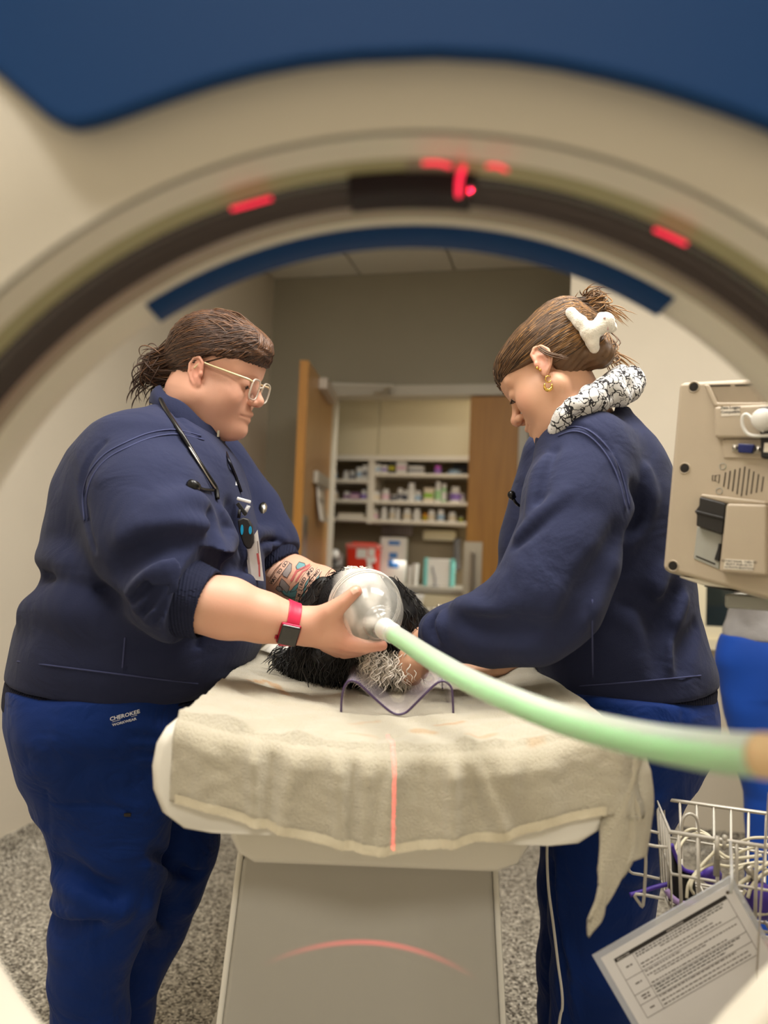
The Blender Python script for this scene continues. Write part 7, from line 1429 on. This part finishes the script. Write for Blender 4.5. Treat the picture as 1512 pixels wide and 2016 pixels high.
for pts, r, lb in CB:
    q = [P(*p) for p in pts]; q = [Vector((a.x, a.y, max(a.z, zmin))) for a in smooth_path(q, 8)]; b = MB(); b.tube(q, r, 8); tag(b.obj('cable', M_cab, None), lb, 'cable', 'leads in the wire basket')
cu = thing('pressure_cuff', 'black pressure cuff edged in purple folded inside the wire basket', 'cuff', P(1335, 1770, 1.14))
b = MB(); rows = [(1322, 1662, 1320, 1775), (1332, 1690, 1332, 1782), (1346, 1712, 1348, 1778), (1366, 1718, 1372, 1768)]
for x0, y0, x1, y1 in rows: b.v += [tuple(P(x0, y0, 1.145)), tuple(P(x1, y1, 1.135))]
b.f = [(2*i, 2*i+1, 2*i+3, 2*i+2) for i in range(3)]; o = b.obj('cuff_panel', M_blkm, cu); o.modifiers.new('s', 'SOLIDIFY').thickness = .006
b = MB(); b.tube(smooth_path([P(1322, 1662, 1.142), P(1332, 1690, 1.142), P(1346, 1712, 1.142), P(1366, 1718, 1.142)], 4), .003, 8); b.obj('edge_binding', M_pur, cu); b = MB(); b.tube(smooth_path([P(1312, 1752, 1.13), P(1324, 1768, 1.125), P(1345, 1780, 1.12), P(1375, 1778, 1.115)], 5), .0045, 8); b.obj('edge_binding', M_lil, cu)
b = MB(); b.tube(smooth_path([P(1240, 1762, 1.15), P(1262, 1756, 1.15), P(1292, 1746, 1.15), P(1318, 1740, 1.15)], 5), .0035, 8); b.obj('strap_end', M_pur, cu)
b = MB(); b.sphere(P(1400, 1722, 1.13), (.016, .012, .014), 14); b.tube([P(1388, 1722, 1.13), P(1372, 1720, 1.13)], .006, 8); tag(b.obj('hose_coupler', M_pur, None), 'small purple coupler half hidden behind the basket wires', 'coupler')
sbq = P(1497, 1772, 1.085); bl_ = thing('squeeze_bulb', 'purple squeeze bulb at the front of the wire basket', 'bulb', sbq); b = MB(); b.sphere(sbq, (.021, .017, .028), 18, frame((1, 0, .3), (0, 1, 0))); b.obj('bulb_body', M_pur, bl_); b = MB(); b.tube([sbq-Vector((.006, 0, -.026)), sbq-Vector((.02, 0, -.046))], .006, 10); b.obj('valve', M_steel, bl_)
b = MB(); b.box(P(1395, 1740, 1.1), (.004, .004, .03)); sc_ = thing('scissors_handle', 'grey clip handle hooked over the basket rim', 'clip', P(1412, 1700, 1.06)); b = MB(); b.box(P(1411, 1704, 1.06), (.0085, .006, .03)); b.obj('grip', mat('grip_grey', srgb(128, 122, 110), .5), sc_, bevel=.002); b = MB(); b.tube([P(1412, 1646, 1.06), P(1411, 1690, 1.06)], .0034, 8); b.obj('shank', M_wire, sc_); b = MB(); b.sphere(P(1427, 1649, 1.065), .0042, 10); b.tube([P(1427, 1650, 1.065), P(1425, 1672, 1.065)], .0026, 8); b.obj('hook', M_wire, sc_)
# ================================================================ laminated sheet hung from the basket
dS = 1.0; KS = dS/FPX; sz = lambda x, y: (1180+x/4.554, 1740+y/4.554)
sO = P(*sz(125, 670), dS); se1 = (P(*sz(1125, 95), dS)-sO); s1L = se1.length; se1 = se1.normalized(); se2 = P(*sz(450, 1185), dS)-P(*sz(150, 700), dS); se2 = (se2-se1*se2.dot(se1)).normalized(); sn = se1.cross(se2); sn = sn if sn.dot(_f) < 0 else -sn
UZ = s1L/1153
sht = thing('laminated_sheet', 'laminated instruction sheet with a black header tied to the wire basket', 'sheet', P(1440, 1722, dS))
def srect(name, s0, s1, t0, t1, lift, th, m, par=None):
    b = MB(); b.prism([(s0*UZ, t0*UZ), (s1*UZ, t0*UZ), (s1*UZ, t1*UZ), (s0*UZ, t1*UZ)], sO+sn*lift, se1, se2, sn, th); return b.obj(name, m, par or sht, smooth=False)
M_lam2 = mat('laminate_film', (.8, .82, .86), .12, trans=.55, ior=1.1, spec=.6); M_pp = mat('sheet_paper', srgb(228, 226, 226), .45, coat=.5, var=.03, vscale=12); M_ik = mat('sheet_ink', srgb(44, 40, 38), .6); M_ik2 = mat('sheet_ink_soft', srgb(98, 90, 86), .6)
lam = srect('lamination', -150, 1290, -120, 1560, -.0012, .0024, M_lam2); pap = srect('paper', -95, 1240, -65, 1500, -.0004, .0018, M_pp)
srect('header_bar', 0, 1153, 0, 36, .0015, .0002, M_ik)
for s in (0, 172, 1153): srect('rule', s-2, s+2, 36, 606, .0015, .0002, M_ik2)
for t in (36, 219, 377, 479, 606): srect('rule', 0, 1153, t-2, t+2, .0015, .0002, M_ik2)
e2u = -se2
def sput(tx, s, t, size, m):
    v, f = text_mesh(tx, size*UZ, bold=True); b = MB(); b.v = [tuple(sO+se1*(s*UZ+x)+e2u*(-t*UZ+y)+sn*.0019) for x, y in v]; b.f = f; b.obj('lettering', m, sht, smooth=False)
M_hw = mat('header_white', srgb(190, 186, 182), .6); sput('MENU ITEM', 86, 20, 24, M_hw); sput('INSTRUCTION', 620, 20, 26, M_hw)
def words(s0, s1, t, h, m, lead=0):
    b = MB(); s = s0; k = 0
    while s < s1:
        w = random.uniform(14, 52); e = min(s+w, s1); hh = h*(1.25 if k < lead else 1); b.prism([(s*UZ, (t-hh/2)*UZ), (e*UZ, (t-hh/2)*UZ), (e*UZ, (t+hh/2)*UZ), (s*UZ, (t+hh/2)*UZ)], sO+sn*.0015, se1, se2, sn, .0002); s = e+9; k += 1
    b.obj('text_line', m, sht, smooth=False)
for s0, s1, t, l_ in ((190, 1095, 56, 3), (190, 1075, 80, 3), (420, 900, 104, 0), (190, 930, 158, 1), (190, 1000, 190, 1), (190, 560, 236, 0), (190, 1110, 274, 1), (250, 780, 298, 0), (190, 965, 352, 1), (190, 1075, 392, 2), (190, 1000, 418, 2), (190, 900, 446, 2), (190, 980, 492, 0), (190, 1080, 536, 1), (190, 1085, 576, 1)): words(s0, s1, t, 9, M_ik if l_ > 1 else M_ik2, l_)
for s0, s1, t in ((60, 124, 120), (60, 124, 290), (50, 130, 412), (56, 126, 440), (66, 118, 540)): words(s0, s1, t, 13, M_ik2)
b = MB(); b.lathe([(0, .0004), (16*UZ, .0004)], sO+se1*1180*UZ+se2*-10*UZ+sn*.0016, sn, 18); b.obj('punch_hole', mat('hole_brown', srgb(92, 80, 70), .7), sht)
b = MB(); b.tube(smooth_path([P(1438, 1658, 1.075), P(1440, 1690, 1.03), P(1441, 1725, .998), P(1439, 1757, .997)], 5), .0022, 8); b.obj('tie_strap', mat('tie_clear', (.8, .8, .78), .25, trans=.4), sht)
b = MB(); b.tube(smooth_path([P(1514, 1560, 1.0), P(1508, 1640, .995), P(1499, 1760, .99), (P(1492, 1880, .985)), P(1488, 1960, .985), P(1484, 2080, .985)], 6), .0013, 6); tag(b.obj('thin_cord', mat('cord_grey', srgb(168, 160, 150), .4), None), 'thin grey cord hanging in front of the laminated sheet', 'cord')
# white cable along the bending woman's trousers
b = MB(); cq = [P(x, y, 1.27) for x, y in ((1078, 1640), (1077, 1690), (1080, 1750), (1088, 1810), (1093, 1850), (1099, 1900), (1106, 1950), (1107, 1985), (1100, 2020))]; e = cq[-1]; cq += [Vector((e.x-.02, e.y, .2)), Vector((e.x-.03, e.y+.03, .006)), Vector((e.x+.05, e.y+.2, .005))]
b.tube(smooth_path(cq, 6), .0024, 8); tag(b.obj('white_cable', mat('cable_white', srgb(206, 202, 192), .4), None), 'thin white cable hanging from the table beside the blue trousers', 'cable')
